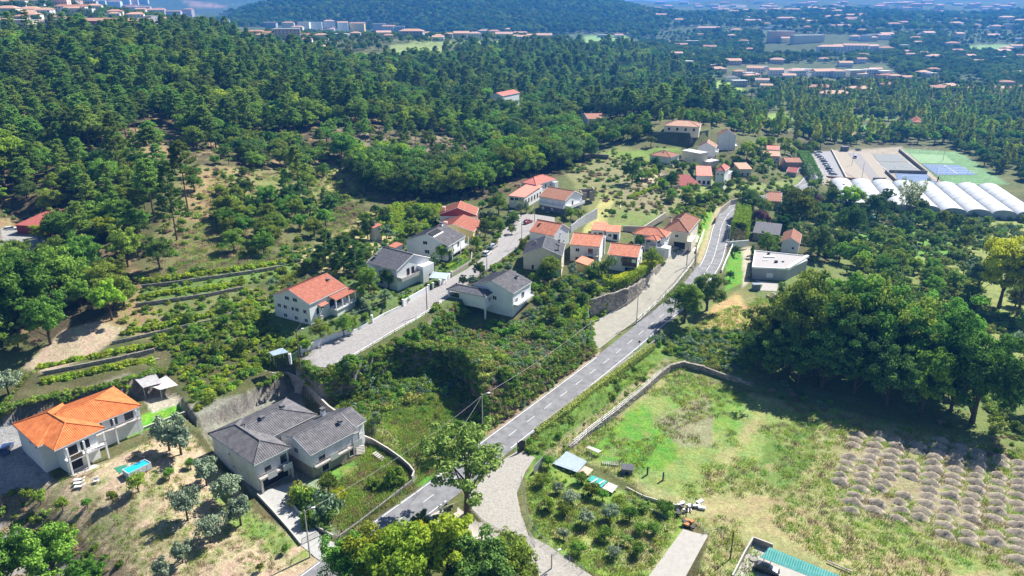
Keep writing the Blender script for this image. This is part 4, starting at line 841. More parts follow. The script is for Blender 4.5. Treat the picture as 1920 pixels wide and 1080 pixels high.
    for t, z, w in ((.15, 3.2, 1.3), (.32, 3.2, 1.3), (.53, 3.2, 1.0), (.65, 3.2, 1.3), (.87, 3.2, 1.3), (.40, 5.9, 1.6), (.62, 5.9, 1.6), (.3, .7, 1.2), (.6, .7, 1.2), (.88, .7, 1.2)): h.window('AB', t, z, w, 1.1, style='' if z < 5 else 'dark')
    h.window('BC', .2, 2.2, 1.0, 2.0, 'door', 'dark'); h.window('BC', .33, 3.2, 1.2, 1.1); h.window('BC', .6, 2.6, 2.2, 2.1, 'door', 'dark'); h.window('BC', .8, 2.6, 1.8, 2.1, 'door', 'dark'); h.chimney(h.hx * .35, h.hy * .72, 1.0, .7)
    b = MB(); b.slab([h.w(h.hx, .02 * h.hy, 15.2), h.w(h.hx + 2.9, .02 * h.hy, 14.5), h.w(h.hx + 2.9, h.hy + 1.2, 14.5), h.w(h.hx, h.hy + 1.2, 15.2)], .14); pr = b.build('porch_roof', TILE['red'], h.root)
    rb = MB(); ribs_on([np.array(h.w(h.hx + 2.9, .02 * h.hy, 14.5)), np.array(h.w(h.hx + 2.9, h.hy + 1.2, 14.5)), np.array(h.w(h.hx, h.hy + 1.2, 15.2)), np.array(h.w(h.hx, .02 * h.hy, 15.2))], .45, rb); q = rb.build('tile_rolls', TILE['red'], pr); q['kind'] = 'stuff'
    b = MB(); h.box(b, h.hx + .02, h.hx + 2.8, 0, h.hy + 1, 11.4, 11.75); h.box(b, h.hx + .02, h.hx + 2.5, .5, h.hy + .7, 8.6, 11.4); b.build('terrace', WALL['white'], h.root)
    for f in (0, .33, .66, 1): c = MB(); y = .15 + (h.hy + .7) * f; h.box(c, h.hx + 2.5, h.hx + 2.75, y - .12, y + .12, 11.75, 14.5); c.build('column', FRAME, h.root)
    b = MB(); h.box(b, h.hx + 2.66, h.hx + 2.72, .1, h.hy + .9, 12.55, 12.62)
    for i in range(26): y = .1 + (h.hy + .8) * i / 26; h.box(b, h.hx + 2.66, h.hx + 2.7, y, y + .03, 11.75, 12.55)
    b.build('railing', METALG, h.root)
    b = MB(); b.slab([h.w(h.hx, -h.hy * .55, 14.2), h.w(h.hx + 1.2, -h.hy * .55, 13.8), h.w(h.hx + 1.2, -h.hy * .15, 13.8), h.w(h.hx, -h.hy * .15, 14.2)], .12); b.build('door_canopy', TILE['red'], h.root)
    b = MB(); n = 9
    for i in range(n): h.box(b, h.hx + .03, h.hx + 1.3, -h.hy * .9 + i * .3, -h.hy * .9 + (i + 1) * .3, 8.6, 9.4 + .22 * i)
    b.build('steps', CONC, h.root)
    # --- dark roofed white house
    h = House('house', 'white house with dark slate coloured roof and white gable facing the street', (806.7,483), (743.7,508), (678.5,495.6), 17.0, 11.4, over=.3, below=2); h.walls(3.0, 'y'); h.roof('gable', 'slate', 3.0, 'y', ribs=.45); h.chimney(h.hx * .6, h.hy * .85, .8, .7)
    h.part('garage_wing', 'AB', .3, 5.2, -.6, 4.6, 0, 2.2, WALL['white']); h.window('AB', 7.2, 2.8, 1.1, 2.1, 'door', 'brown dark'); h.window('AB', 9.2, 2.8, 1.1, 2.1, 'door', 'brown dark'); h.balcony('AB', 5.3, 2 * h.hx, 2.6, 1.9, 'solid', CONC)
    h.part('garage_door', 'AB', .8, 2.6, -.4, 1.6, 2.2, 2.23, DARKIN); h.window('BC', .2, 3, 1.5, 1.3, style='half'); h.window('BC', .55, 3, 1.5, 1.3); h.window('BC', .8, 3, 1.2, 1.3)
    # --- grey roofed white house behind it
    h = House('house', 'tall white house with grey roof, dormer slot and balcony on posts', (759.4,450.7), (840.5,461.7), (872,441.7), 16.6, 11.4, over=.3, below=2); h.walls(3.1, 'y'); h.roof('gable', 'grey', 3.1, 'y', ribs=.45)
    h.window('AB', .46, 4.6, 1.7, 1.2, style='dark'); h.window('AB', .50, 1.6, 1.8, 1.3); h.window('AB', .4, .0, .8, 1.0, 'door', 'dark'); L = h.face('BC')[3]; h.window('BC', .25, 2.6, 1.4, 2, 'door', 'dark'); h.window('BC', .6, 2.6, 1.6, 2, 'door'); h.balcony('BC', 0, L, 2.5, 1.6, 'bar', FRAME, posts=3); h.chimney(0, h.hy * .7, .6, .9, z=19)
    b = MB(); b.slab([h.w(h.hx * .3, -h.hy * .99, 19.0), h.w(h.hx * .36, -h.hy * .99, 18.9), h.w(h.hx * .36, h.hy * .1, 18.9), h.w(h.hx * .3, h.hy * .1, 19.0)], .4); b.slab([h.w(h.hx * .06, -h.hy * .95, 19.82), h.w(h.hx * .3, -h.hy * .95, 18.9), h.w(h.hx * .3, h.hy * .08, 18.9), h.w(h.hx * .06, h.hy * .08, 19.82)], .1, 1); b.build('dormer', [FRAME, DARKIN], h.root)
    # --- yellow house and the maroon gabled house
    h = House('house', 'yellow walled house with orange red ribbed roof behind the grey roofed house', (812,429), (887.8,434.5), (898,415.7), 15.7, 11.6, over=.25, wall='yellow', below=2); h.walls(2.2, 'y'); h.roof('gable', 'red', 2.2, 'y', ribs=.5); h.window('AB', .72, 1.6, .7, .7, style='dark'); h.window('BC', .3, 1.8, 1.3, 1.3); h.window('BC', .7, 1.8, 1.3, 1.3); h.balcony('BC', 1, 6, 1.5, 1.2); h.chimney(-h.hx * .5, -h.hy * .6, .8, .9, m=WALL['pinkw'])
    h = House('house', 'house with maroon clad gable and red ribbed roof at the edge of the dark wood', (823,402), (893,403), (903.3,390), 17.2, 12.2, over=.3, wall='white', below=2); h.cw = WALL['maroon']; h.walls(2.6, 'y', 'gable_wall'); h.part('wall', 'AB', -.02, 2 * h.hx + .02, -1, 4.3, 0, .05, WALL['white']); h.roof('gable', 'red', 2.6, 'y', ribs=.5); h.chimney(-h.hx * .8, -h.hy * .5, .9, .8, m=WALL['pinkw']); h.window('BC', .3, 1.8, 1.3, 1.3); h.window('BC', .7, 1.8, 1.3, 1.3); h.window('AB', .8, 2.4, 1.2, 1.1)
    # --- house on stilts on the slope
    h = House('house', 'pale blue white house on tall columns over the overgrown slope', (884,533), (962.4,550), (1008,530), 14.3, 8.6, over=.3, below=3.5); h.walls(2.3, 'y'); h.roof('gable', 'grey', 2.3, 'y', ribs=.45); h.window('AB', .55, 2.4, 1.4, 1.2); h.window('BC', .2, 2.2, 1.4, 1.3); h.window('BC', .55, 2.2, 1.6, 2.0, 'door'); h.balcony('BC', .5, h.face('BC')[3] - .5, 2.1, 1.5); h.chimney(h.hx * .5, h.hy * .6, .8, .7)
    g = House('w', '', (836.5,542), (910.5,557), (924,544.5), 13.1, 8.6, over=.3, root=h); wl = g.face('AB')[3]
    b = MB(); g.box(b, -g.hx * .3, g.hx, -g.hy, g.hy, 9.3, 13.0); b.build('annex_wall', WALL['white'], g.root); g.roof('hip', 'slate', .9, ribs=.45, name='annex_roof')
    b = MB(); g.box(b, -g.hx, -g.hx * .3, -g.hy, g.hy, 9.6, 10.0); g.box(b, -g.hx, -g.hx * .3, -g.hy, -g.hy + .15, 10.0, 10.9); g.box(b, -g.hx, -g.hx + .15, -g.hy + .15, g.hy, 10.0, 10.9); b.build('porch_floor', FRAME, g.root)
    b = MB(); g.box(b, -g.hx + .1, -g.hx * .3, -g.hy + .5, g.hy, 5.5, 9.6); b.build('porch_base', WALL['grey'], g.root)
    for x, y, z0 in ((-g.hx + .2, -g.hy + .2, 4), (-g.hx * .35, -g.hy + .2, 4), (g.hx - .2, -g.hy + .25, 3.5), (g.hx - .2, g.hy - .2, 4)): c = MB(); g.box(c, x - .2, x + .2, y - .2, y + .2, z0, 13.0 if x < 0 else 9.3); c.build('column', FRAME, g.root)
    g.window('BC', .5, 2.2, 1.2, 1.2)
    # --- middle of the hamlet
    h = House('house', 'beige walled house with dark slate coloured roof in the middle of the hamlet', (979,476.6), (1055,480), (1065,457.7), 16.5, 11.0, over=.35, wall='beige', below=2); h.walls(2.6, 'y'); h.roof('gable', 'slate', 2.6, 'y', ribs=.5); h.window('AB', .55, 2.8, .8, .6, style='dark'); h.window('AB', .25, .6, .9, 1.6, 'door', 'dark'); h.window('BC', .3, 1, 1.2, 1.2); h.chimney(h.hx * .75, h.hy * .5, 1.2, .6); h.chimney(h.hx * .8, -h.hy * .5, 1.4, .6); h.chimney(-h.hx * .5, h.hy * .2, .9, .5)
    h = House('house', 'white house with pale orange roof and tall gable beside the paved lane end', (1069,428.6), (1039,442.7), (996,431.7), 16.9, 11.8, over=.2, below=2); h.walls(2.9, 'y'); h.roof('gable', 'salmon', 2.9, 'y', ribs=.45); h.window('AB', .35, 1.2, .6, .9, style='dark'); h.window('AB', .6, 4.2, .6, .9, style='dark'); h.window('BC', .3, 2, 1.2, 1.1); h.chimney(h.hx * .3, h.hy * .6, 1.2, .6, m=TILE['brown'])
    h = House('house', 'white two storey house with salmon tiled roof and glazed balcony facing the vines', (1137,443), (1125,463.2), (1068.3,457.7), 15.3, 9.6, over=.25, below=2); h.walls(2.2, 'y'); h.roof('gable', 'salmon', 2.2, 'y', ribs=.45); L = h.face('BC')[3]
    h.window('BC', L * .75, 3.4, 1.3, 1.2, style='dark'); h.window('BC', L * .75, .4, 1.3, 1.2, style='dark'); h.window('BC', L * .3, 2.9, 1.8, 2, 'door'); h.window('BC', L * .12, 2.9, 1.2, 2, 'door', 'shut'); h.window('BC', L * .3, .2, 1.8, 2, 'door', 'brown'); h.balcony('BC', L * .02, L * .5, 2.8, 1.3); h.part('chimney_breast', 'AB', 3, 4, 0, 6.6, 0, .5, WALL['white'])
    h = House('house', 'white house with salmon roof and dark glazed verandah above the yellow vine hedge', (1207,463), (1196.6,483), (1139,476.6), 13.8, 8.0, over=.25, below=2); h.walls(2.2, 'y'); h.roof('gable', 'salmon', 2.2, 'y', ribs=.45); L = h.face('BC')[3]
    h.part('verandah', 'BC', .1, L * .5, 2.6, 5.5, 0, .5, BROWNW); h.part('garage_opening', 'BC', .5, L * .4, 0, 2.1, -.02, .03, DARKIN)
    for i in range(3): b = MB(); h.fbox(b, 'BC', .4 + i * 1.7, 1.7 + i * 1.7, 8 + 4.0, 8 + 5.1, .5, .53); b.build('pane', FRAME if i == 0 else GLASS, h.root)
    h.window('BC', L * .75, 3.4, 1.2, 1.1, style='shut'); h.window('AB', .4, 3, 1.2, 1.1, style='dark'); h.window('AB', .75, 3, 1.2, 1.1); h.chimney(-h.hx * .1, -h.hy * .8, .9, .7)
    h = House('garden_shed', 'small cream shed with red roof below the two storey house', (1114.7,487.5), (1102,497.8), (1080,492.5), 11.9, 9.0, over=.1, wall='yellow', cat='shed', below=2); h.walls(); h.roof('shed', 'salmon', .8, 'x', ribs=0); h.window('AB', .5, .2, .9, 1.9, 'door', 'dark')
    for q in (((1107.6,430.6), (1134.4,432.5), (1139,420), 'low outbuilding with pale orange roof, left one of the joined pair'), ((1135,434), (1162.7,435.6), (1166.7,426.2), 'low outbuilding with orange roof, right one of the joined pair')):
        h = House('outbuilding', q[3], q[0], q[1], q[2], 13.4, 10.4, over=.2, cat='shed', below=2); h.walls(); h.roof('shed', 'salmon', .7, 'x', ribs=.6); h.window('AB', .3, 1.1, 1.2, 1, style='dark'); h.window('AB', .7, .1, 1.6, 2.1, 'door', 'dark')
    h = House('house', 'white bungalow with orange hipped roof and raised terrace over garages', (1186,437.5), (1248.6,445.5), (1265,435), 13.4, 8.4, over=.5, below=2); h.walls(); h.roof('hip', 'salmon', 1.9, ribs=.5)
    for t in (.25, .5, .8): h.window('AB', t, 2.4, 1.3, 1.3)
    h.window('BC', .35, 2.4, 1, 1.2, style='dark'); h.window('BC', .7, 2.4, 1, 1.2, style='dark'); h.part('terrace', 'AB', 6.5, 2 * h.hx + 2.5, -1.2, 2.1, 0, 3.4, WALL['white']); h.part('garage_door', 'AB', 8, 2 * h.hx + 1, -1.0, 1.1, 3.4, 3.43, SHUT)
    g = House('w', '', (1208,447), (1231.8,451.8), (1243,445), 12.9, 8.4, over=.3, root=h); g.roof('hip', 'salmon', 1.1, ribs=.5, name='porch_roof')
    for x in (-1, 1): c = MB(); g.box(c, x * g.hx - .13, x * g.hx + .13, -g.hy, -g.hy + .26, 8, 12.8); c.build('column', FRAME, g.root)
    h = House('house', 'cream house with large brownish red hipped roof beside the walled courtyard', (1243,430), (1291.5,436), (1306,409.5), 13.3, 7.4, over=.5, wall='cream', below=2); h.walls(); h.roof('hip', 'brown', 2.8, ribs=.5); h.window('AB', .55, 3.4, 1.3, 1.1, style='dark'); h.part('garage_opening', 'AB', h.hx * .9, 2 * h.hx - .5, -.6, 1.8, -.02, .04, DARKIN); h.chimney(-h.hx * .1, -h.hy * .45, 1.8, .8); h.chimney(-h.hx * .95, -h.hy * .2, 1.6, .9); h.window('BC', .2, 3.2, 1.2, 1.2)
    h.part('arcade', 'BC', .2, 2 * h.hy * .45, -1, 2.4, 0, 1.6, WALL['cream'])
    # --- upper hamlet
    h = House('house', 'white house with brown tiled roof over a dark open garage floor', (1093,364.5), (1059.7,376.7), (1000,371), 18.1, 12.6, over=.3, below=2, lowmat='darkgrey', lowh=2.4); h.walls(2.6, 'y'); h.roof('gable', 'brown', 2.6, 'y', ribs=.5); L = h.face('BC')[3]
    h.part('balcony', 'BC', 0, L, 2.3, 3.3, 0, .9, WALL['white'])
    for t in (.2, .45, .75): h.window('BC', L * t, 3.6, 1.4, 1.0, style='shut')
    for t in (.5, .85): h.window('BC', L * t, .6, 1.1, 1.0, style='white')
    h.window('AB', .55, 2.6, 1.1, 2, 'door', 'dark'); h.balcony('AB', .4, 2 * h.hx - .4, 2.5, 1.8, 'solid')
    h = House('house', 'white house with pink red hipped roof at the back of the upper hamlet', (975.7,341.6), (1005,346.8), (1040.3,335), 19.0, 13.8, over=.3, below=3); h.walls(); h.roof('hip', 'pink', 2.0, ribs=.5); h.window('BC', .5, 2.4, 1, 2, 'door', 'dark'); h.window('BC', .75, 2.8, 1, 1); h.part('porch', 'BC', h.face('BC')[3] - 2.5, h.face('BC')[3], 0, 4.4, 0, 1.6, WALL['white'])
    h = House('house', 'white house with pinkish lean-to roof and a row of glazed arches', (953.2,366.5), (983.8,370.1), (1005,350.7), 17.6, 12.5, over=.2, below=2); h.walls(); h.roof('shed', 'pink', 1.1, 'x', ribs=.5)
    for i in range(6): h.window('BC', .08 + i * .16, 2.2, 1.1, 1.7, style='brown')
    for t in (.2, .5, .8): h.window('AB', t, 3.5, 1.5, .9, style='brown dark')
    # ruin
    r = empty('ruined_house', (*hit(1100, 378)[:2], 13.5), .1, 'roofless grey stone ruin behind the brown roofed house', 'ruin'); b = MB()
    for q in ((-2.8, 2.8, 2.2, 2.7, -.5, 3.6), (-2.8, -2.3, -2.3, 2.2, -.5, 3.2), (2.3, 2.8, -2.3, 2.2, -.5, 4.4), (-2.3, -.6, -2.3, -1.8, -.5, 3.0), (.7, 2.3, -2.3, -1.8, -.5, 3.6)): b.box(*q)
    b.build('wall', WALL['stone'], r); BLD.append((r.location.x, r.location.y, 5))
    # --- houses on the next slope
    def mid(label, A, B, C, ze, zb, kind, tile, rise, wall='white', axis='y', wins=(), low=None, lowh=0, cat='house', name='house', ribs=.7, chim=None):
        h = House(name, label, A, B, C, ze, zb, over=.3, wall=wall, below=2.5, lowmat=low, lowh=lowh, cat=cat); h.walls(rise if kind == 'gable' else 0, axis)
        if kind == 'flat':
            b = MB(); h.box(b, -h.hx - .2, h.hx + .2, -h.hy - .2, h.hy + .2, ze, ze + .25); b.build('roof', mat('flat_roof_pale', (.5, .5, .5), .9, .1, .4), h.root)
        else: h.roof(kind, tile, rise, axis, ribs=ribs)
        for side, t, z, w, hh, st in wins: h.window(side, t, z, w, hh, 'window' if hh < 1.6 else 'door', st)
        if chim: h.chimney(*chim)
        return h
    r3 = lambda side, z, n=3, w=1.2, hh=1.1, st='': [(side, (i + .6) / (n + .2), z, w, hh, st) for i in range(n)]
    mid('white house with brownish red hipped roof at the left of the middle cluster', (1275,289), (1257.7,295.2), (1215,291), 15.8, 10.5, 'hip', 'brown', 1.9, wins=r3('BC', .8, 3, 1.2, 1, 'dark') + r3('AB', .8, 2, 1.2, 1, 'dark'), low='grey', lowh=2.2, chim=(1, 0))
    mid('long building with white flat roof and beige side wall', (1329,286), (1313,289), (1264.8,284.5), 16.2, 11.2, 'flat', '', 0, 'beige', wins=r3('BC', 1, 2, 1, .8, 'dark'))
    mid('low white annex with flat roof in front of the long flat roofed building', (1350,301), (1329,305), (1312,302), 11.8, 8.6, 'flat', '', 0, 'pinkw', wins=r3('BC', .6, 2, .8, .9, 'dark'))
    mid('white gabled house with brown roof, skylights and front balcony', (1307.5,275.5), (1342.6,277.5), (1368,272.8), 17.3, 11.6, 'gable', 'tan', 2.6, wins=r3('BC', 3, 3, 1.4, 1.6, 'dark') + [('AB', .3, 2.4, .7, .7, ''), ('AB', .45, 2.4, .7, .7, '')]).balcony('BC', .3, 9, 2.7, 1.4, 'solid')
    mid('tall four storey house with brown roof and stacked balconies', (1348,253.5), (1381.5,254), (1406,251), 20.6, 12, 'gable', 'brown', 2.8, wins=r3('BC', 6.2, 3, .9, 1.1, 'dark') + r3('BC', 3.0, 3, 1.4, 1.9, 'dark') + r3('BC', .2, 2, 1.6, 1.9, 'dark')).balcony('BC', .3, 9, 2.8, 1.5, 'bar')
    mid('long low bungalow with pale tan hipped roof on a terraced lawn', (1244.7,235), (1312,238.2), (1326,232.5), 25.6, 22.2, 'hip', 'tan', 2.3, 'cream', wins=r3('AB', .8, 4, 1.4, 1.6, 'dark'), chim=(2, .5))
    mid('pinkish white house with red lean-to roof beside the square pink house', (1306,329), (1336,330.3), (1344,316), 10.8, 6.2, 'shed', 'pink', 1.1, 'white', 'x', wins=r3('AB', .3, 3, 1.4, 1.9, 'dark'))
    mid('tall white house with red hipped roof over a pink terrace', (1341,319), (1360,320.8), (1385,314.5), 14.4, 6, 'hip', 'pink', 1.8, wins=r3('BC', 6, 3, .9, 1.1, 'dark') + r3('AB', 6, 2, .8, .9, 'dark'))
    mid('pink square block with roof terrace and tall dark doors', (1341,331), (1361,333), (1392,323), 10.2, 4.6, 'flat', '', 0, 'pinkw', wins=r3('BC', .3, 5, 1.2, 2.2, 'dark') + r3('BC', 3.4, 4, .8, .8, ''))
    mid('long low house with tan roof behind the pink block', (1386,317), (1411,317), (1411.5,309), 9.8, 5.6, 'shed', 'tan', 1.2, 'beige', 'x', wins=r3('AB', .4, 2, 1, 1.9, 'dark'))
    mid('long barn with dark maroon tiled roof below the red roofed houses', (1315,347), (1276,348.5), (1258,334), 8.8, 6.0, 'shed', 'maroon', 1.6, 'white', 'x', wins=r3('AB', .6, 2, 1.2, 1, 'dark'), cat='barn', name='barn')
    mid('pinkish house with tan roof beside the bend of the road', (1433,292), (1464,293), (1470,284), 8.8, 3.6, 'gable', 'tan', 1.5, 'pinkw', 'x', wins=r3('AB', 2.8, 3, .9, 1, 'dark') + r3('AB', .3, 2, .9, 1.9, 'dark'))
    mid('small pink roofed building above the bend of the road', (1438,280), (1462,281), (1466,275), 9, 5, 'gable', 'pink', 1.4, 'white', 'x')
    mid('old brown stone house with pale ridge beside the bend', (1474,304), (1504,304.5), (1507,296), 6.8, 2, 'gable', 'brown', 1.4, 'stone', 'x', wins=r3('AB', 1, 2, .8, 1, 'dark'))
    mid('small collapsed barn with dark broken roof beside the road bend', (1474,322), (1494,324), (1498,315), 4.4, 1.6, 'gable', 'maroon', 1.5, 'stone', 'x', cat='barn', name='barn')
    mid('pale house with brown roof in the wood at the valley edge', (1102,223), (1136,222.5), (1134,212.5), 17, 11, 'gable', 'brown', 1.9, 'white', 'x', wins=r3('AB', 3.2, 4, 1.0, 1.2, 'dark') + r3('AB', .3, 3, 1.4, 1.9, 'dark'))
    mid('tiny white house with pink roof deep in the wood', (919,178.5), (942,180), (944,171.5), 27, 20, 'gable', 'pink', 1.9, 'white', 'y', wins=r3('AB', 3, 2, 1, 1.2, 'dark'))
    mid('white farmhouse with grey brown roof and a row of square windows', (1524,243), (1559,243), (1561,237.5), 2, -4, 'gable', 'tan', 1.8, 'white', 'x', wins=r3('AB', 2.6, 6, 1, 1.3, 'dark'))
    mid('stone farmhouse beside the poplars across the valley', (1588,254), (1606,255), (1612,248), -.5, -5, 'gable', 'tan', 1.6, 'stone', 'x', wins=r3('AB', 1.2, 2, 1, 1.2, 'dark'))
    mid('house with salmon stepped roofs beside the pointed conifer', (1712,229), (1733,230), (1738,223), -2, -8, 'hip', 'salmon', 2.2, 'cream', 'x', wins=r3('AB', 1.4, 3, 1.3, 1.4, 'dark'))
    mid('dark roofed barn right of the salmon roofed house', (1741,238), (1757,239), (1760,232), -5, -9, 'gable', 'grey', 1.8, 'stone', 'x', cat='barn', name='barn')
    # --- right of the road
    z = 4.2; poly = [(1410.6,501.5), (1454,504), (1476,504.5), (1520,486), (1514.5,480.6), (1415.7,470.4)]; w = [P(*q, z)[:2] for q in poly]; c = np.mean(w, 0); r = empty('flat_roofed_house', (*c, 0), 0, 'modern grey house with flat gravel roof and slanting white parapet', 'house'); BLD.append((c[0], c[1], 12)); q = [p - c for p in w]
    b = MB(); b.prism([q[0], q[1], q[2] * .97, q[3] * .9, q[4] * .9, q[5]], -1, z - .3); b.build('wall', WALL['grey'], r); b = MB(); b.prism([q[0], q[2], q[4], q[5]], z - .3, z - .05); b.build('roof', mat('roof_gravel', (.36, .34, .335), .95, .2, 3), r)
    for i in range(4):
        a, d = ([q[0], q[2], q[4], q[5]])[i], ([q[2], q[4], q[5], q[0]])[i]; t = (d - a) / np.linalg.norm(d - a); nn = np.array([-t[1], t[0]]); b = MB(); b.obox((a + d) / 2, t, nn, np.linalg.norm(d - a) / 2 + .1, .15 if i != 1 else .5, z - .35, z + .25 if i != 1 else z + .45); b.build('parapet', FRAME, r)
    for (u, v, sx, sy, hh) in ((1442,482,1.9,.45,.35), (1435,488.5,.9,.25,.2), (1455,492,.5,.35,.7), (1441,476.5,.4,.3,.7), (1468,491,.35,.3,.3)): p = P(u, v, z)[:2] - c; b = MB(); b.box(p[0] - sx, p[0] + sx, p[1] - sy, p[1] + sy, z - .05, z + hh); b.build('skylight' if sx > .8 else 'roof_vent', FRAME if sx > .8 else IRON, r)
    p0, p1 = q[0], q[1]; t = (p1 - p0) / np.linalg.norm(p1 - p0); b = MB(); b.obox(p0 + t * 6, t, np.array([t[1], -t[0]]), 1.1, .06, .9, 2.5); b.build('window', FRAME, r)
    h = mid('small white cottage with rusty red roof and one square window', (1464.6,453), (1500,457), (1502,438.5), 5.2, .8, 'gable', 'brown', 1.8, wins=[('AB', .68, 1.8, .9, .9, 'dark')])
    mid('long shed with dark purple brown roof beside the cottage', (1411,436), (1462,441.5), (1465,425), 4.6, 1.2, 'shed', 'slate', 1.2, 'stone', 'x', cat='shed', name='shed')
    mid('old farmhouse with brown tiled roof and brick chimney among the garden trees', (1437,376), (1466,378), (1471,364), 5.4, 1.4, 'gable', 'brown', 2.4, 'stone', 'x', chim=(-3, 0, 1.4, 1.0), name='house')
    mid('low barn with dark maroon roof under the trees, far left', (26.5,422), (91,425), (100,396), 20.4, 17, 'shed', 'maroon', 1.0, 'maroon', 'x', cat='barn', name='barn')
    mid('tiny orange roofed hut above the conifers', (689,424), (701,428), (708,421), 17.2, 14.6, 'shed', 'red', .6, 'cream', 'x', cat='shed', name='shed', chim=(0, 0, .5, .5))
    mid('small annex with red roof beside the dark roofed house', (727,461), (741,465), (754,459), 15, 12, 'shed', 'red', .5, 'white', 'x', cat='shed', name='shed')
houses()
print('houses', round(time.time() - T0, 1))
# ---------------------------------------------------------------- walls, fences, poles
STONE = [mat('granite_%d' % i, c, .95, .25, 2.2, bump=.5, bscale=6) for i, c in enumerate(((.34,.30,.25), (.27,.24,.21), (.40,.35,.28), (.22,.20,.18)))]
def wall(name, label, pl, h, th, m, base=.6, cat='wall', coping=None, tops=None, group=None):
    """a wall along (u, v, z) points, z its foot; tops: one height for each point"""
    w = [P(*q) for q in pl]; r = empty(name, tuple(w[0]), 0, label, cat, group); o = w[0]; b = MB(); cp = MB()
    H_ = tops or [h] * len(w)
    for i in range(len(w) - 1):
        a, c = w[i] - o, w[i + 1] - o; t = (c - a)[:2]; L = np.linalg.norm(t); t /= L; n = np.array([-t[1], t[0]]) * th / 2
        e = t * (th / 2 - .003 * (i + 1)); p = [a[:2] - n - e * (i > 0), c[:2] - n + e, c[:2] + n + e, a[:2] + n - e * (i > 0)]; z0 = [a[2], c[2], c[2], a[2]]; hh = [H_[i], H_[i + 1], H_[i + 1], H_[i]]
        b.add([(*q, z - base) for q, z in zip(p, z0)] + [(*q, z + k) for q, z, k in zip(p, z0, hh)], [(0,3,2,1),(4,5,6,7),(0,1,5,4),(1,2,6,5),(2,3,7,6),(3,0,4,7)])
        if coping:
            n2 = n * 1.25; p = [a[:2] - n2, c[:2] - n2, c[:2] + n2, a[:2] + n2]; cp.add([(*q, z + k + .004) for q, z, k in zip(p, z0, hh)] + [(*q, z + k + .08) for q, z, k in zip(p, z0, hh)], [(0,3,2,1),(4,5,6,7),(0,1,5,4),(1,2,6,5),(2,3,7,6),(3,0,4,7)])
    b.build('body', m, r)
    if coping: cp.build('coping', coping, r)
    return r
def stone_wall(name, label, pl, tops, th=.5, row=.42, seed=1, base=.4, cat='wall'):
    """dry stone wall laid in uneven courses, every stone its own block"""
    w = [P(*q) for q in pl]; r = empty(name, tuple(w[0]), 0, label, cat); o = w[0]; rr = random.Random(seed); b = MB(); core = MB(); cnt = 0
    for i in range(len(w) - 1):
        a, c = w[i] - o, w[i + 1] - o; t = (c - a)[:2]; L = np.linalg.norm(t); t = t / L; n = np.array([-t[1], t[0]])
        hm = max(tops[i], tops[i + 1]); nr = max(1, int((hm + base) / row))
        core.add([(*(a[:2] - n*th*.36), a[2]-base), (*(c[:2] - n*th*.36), c[2]-base), (*(c[:2] + n*th*.36), c[2]-base), (*(a[:2] + n*th*.36), a[2]-base), (*(a[:2] - n*th*.36), a[2]+tops[i]-.1), (*(c[:2] - n*th*.36), c[2]+tops[i+1]-.1), (*(c[:2] + n*th*.36), c[2]+tops[i+1]-.1), (*(a[:2] + n*th*.36), a[2]+tops[i]-.1)], [(0,3,2,1),(4,5,6,7),(0,1,5,4),(1,2,6,5),(2,3,7,6),(3,0,4,7)])
        for k in range(nr):
            s = rr.uniform(-.3, 0)
            while s < L:
                wd = rr.uniform(.4, 1.05) * row * 1.9; f = max(0, min(1, (s + wd / 2) / L)); zb_ = a[2] + (c[2] - a[2]) * f; tp = tops[i] + (tops[i + 1] - tops[i]) * f
                z0 = zb_ - base + k * row; z1 = z0 + row - .03 + rr.uniform(-.03, .02)
                if z1 < zb_ + tp + row * .5:
                    for sg in (-1, 1):
                        cc = a[:2] + t * (s + wd / 2) + n * sg * (th * .25 + rr.uniform(-.03, .05)); b.obox(cc, t, n, wd / 2 - .02, th * .25, z0, z1, rr.randrange(4))
                s += wd
    core.build('core', STONE[3], r); q = b.build('stone', STONE, r); q['kind'] = 'stuff'; return r
stone_wall('stone_wall', 'long rubble stone retaining wall curving round the near corner of the green field', [(1066,850,-2.4),(1101,818,-2.4),(1138,791,-2.4),(1172,764,-2.4),(1207,736,-2.3),(1232,712,-2.2),(1256,694,-2.2),(1281,688,-2.2),(1320,697,-2.2),(1366,712,-2.3),(1411,724,-2.5)], [2.0,2.0,2.0,2.0,1.9,1.8,1.8,1.7,1.6,1.3,.8], .7, .42, 3)
stone_wall('stone_wall', 'tall rough stone retaining wall in shade under the vine terrace at the side lane', [(1086,588,5.0),(1100,600,1.2),(1108,601,.6),(1140,589,1.2),(1172,575,1.9),(1190,560,2.6),(1205,545,3.0),(1237,505,4.6)], [3.0,6.6,7.0,6.6,5.8,4.8,4.0,2.2], .7, .6, 5)
stone_wall('stone_wall', 'dark stone terrace wall behind the orange roofed house', [(38,768,4.0),(60,757,4.0),(110,742,4.1),(170,722,4.2),(235,700,4.3),(300,686,4.6)], [2.6,3.0,3.2,3.0,2.6,2.0], .6, .5, 7)
stone_wall('stone_wall', 'low stone wall along the right edge of the main road', [(1012,800,-.2),(1058,765,0),(1110,725,.1),(1160,688,.3),(1200,660,.4),(1240,632,.7)], [.55,.6,.55,.6,.5,.5], .5, .3, 9)
wall('retaining_wall', 'stained concrete retaining wall left of the grey roofed villa', [(372,806,1.2),(400,790,1.2),(440,771,1.2),(486,752,1.2)], 2.4, .3, OLDC, coping=CONC)
wall('retaining_wall', 'tall stained concrete retaining wall curving behind the grey roofed villa', [(500,722,1.6),(543,724,1.6),(571,733,1.6),(590,752,1.2),(618,775,1.0),(650,792,.8)], 3, .3, OLDC, tops=[3.4,3.6,3.2,2.6,1.9,1.2], coping=CONC)
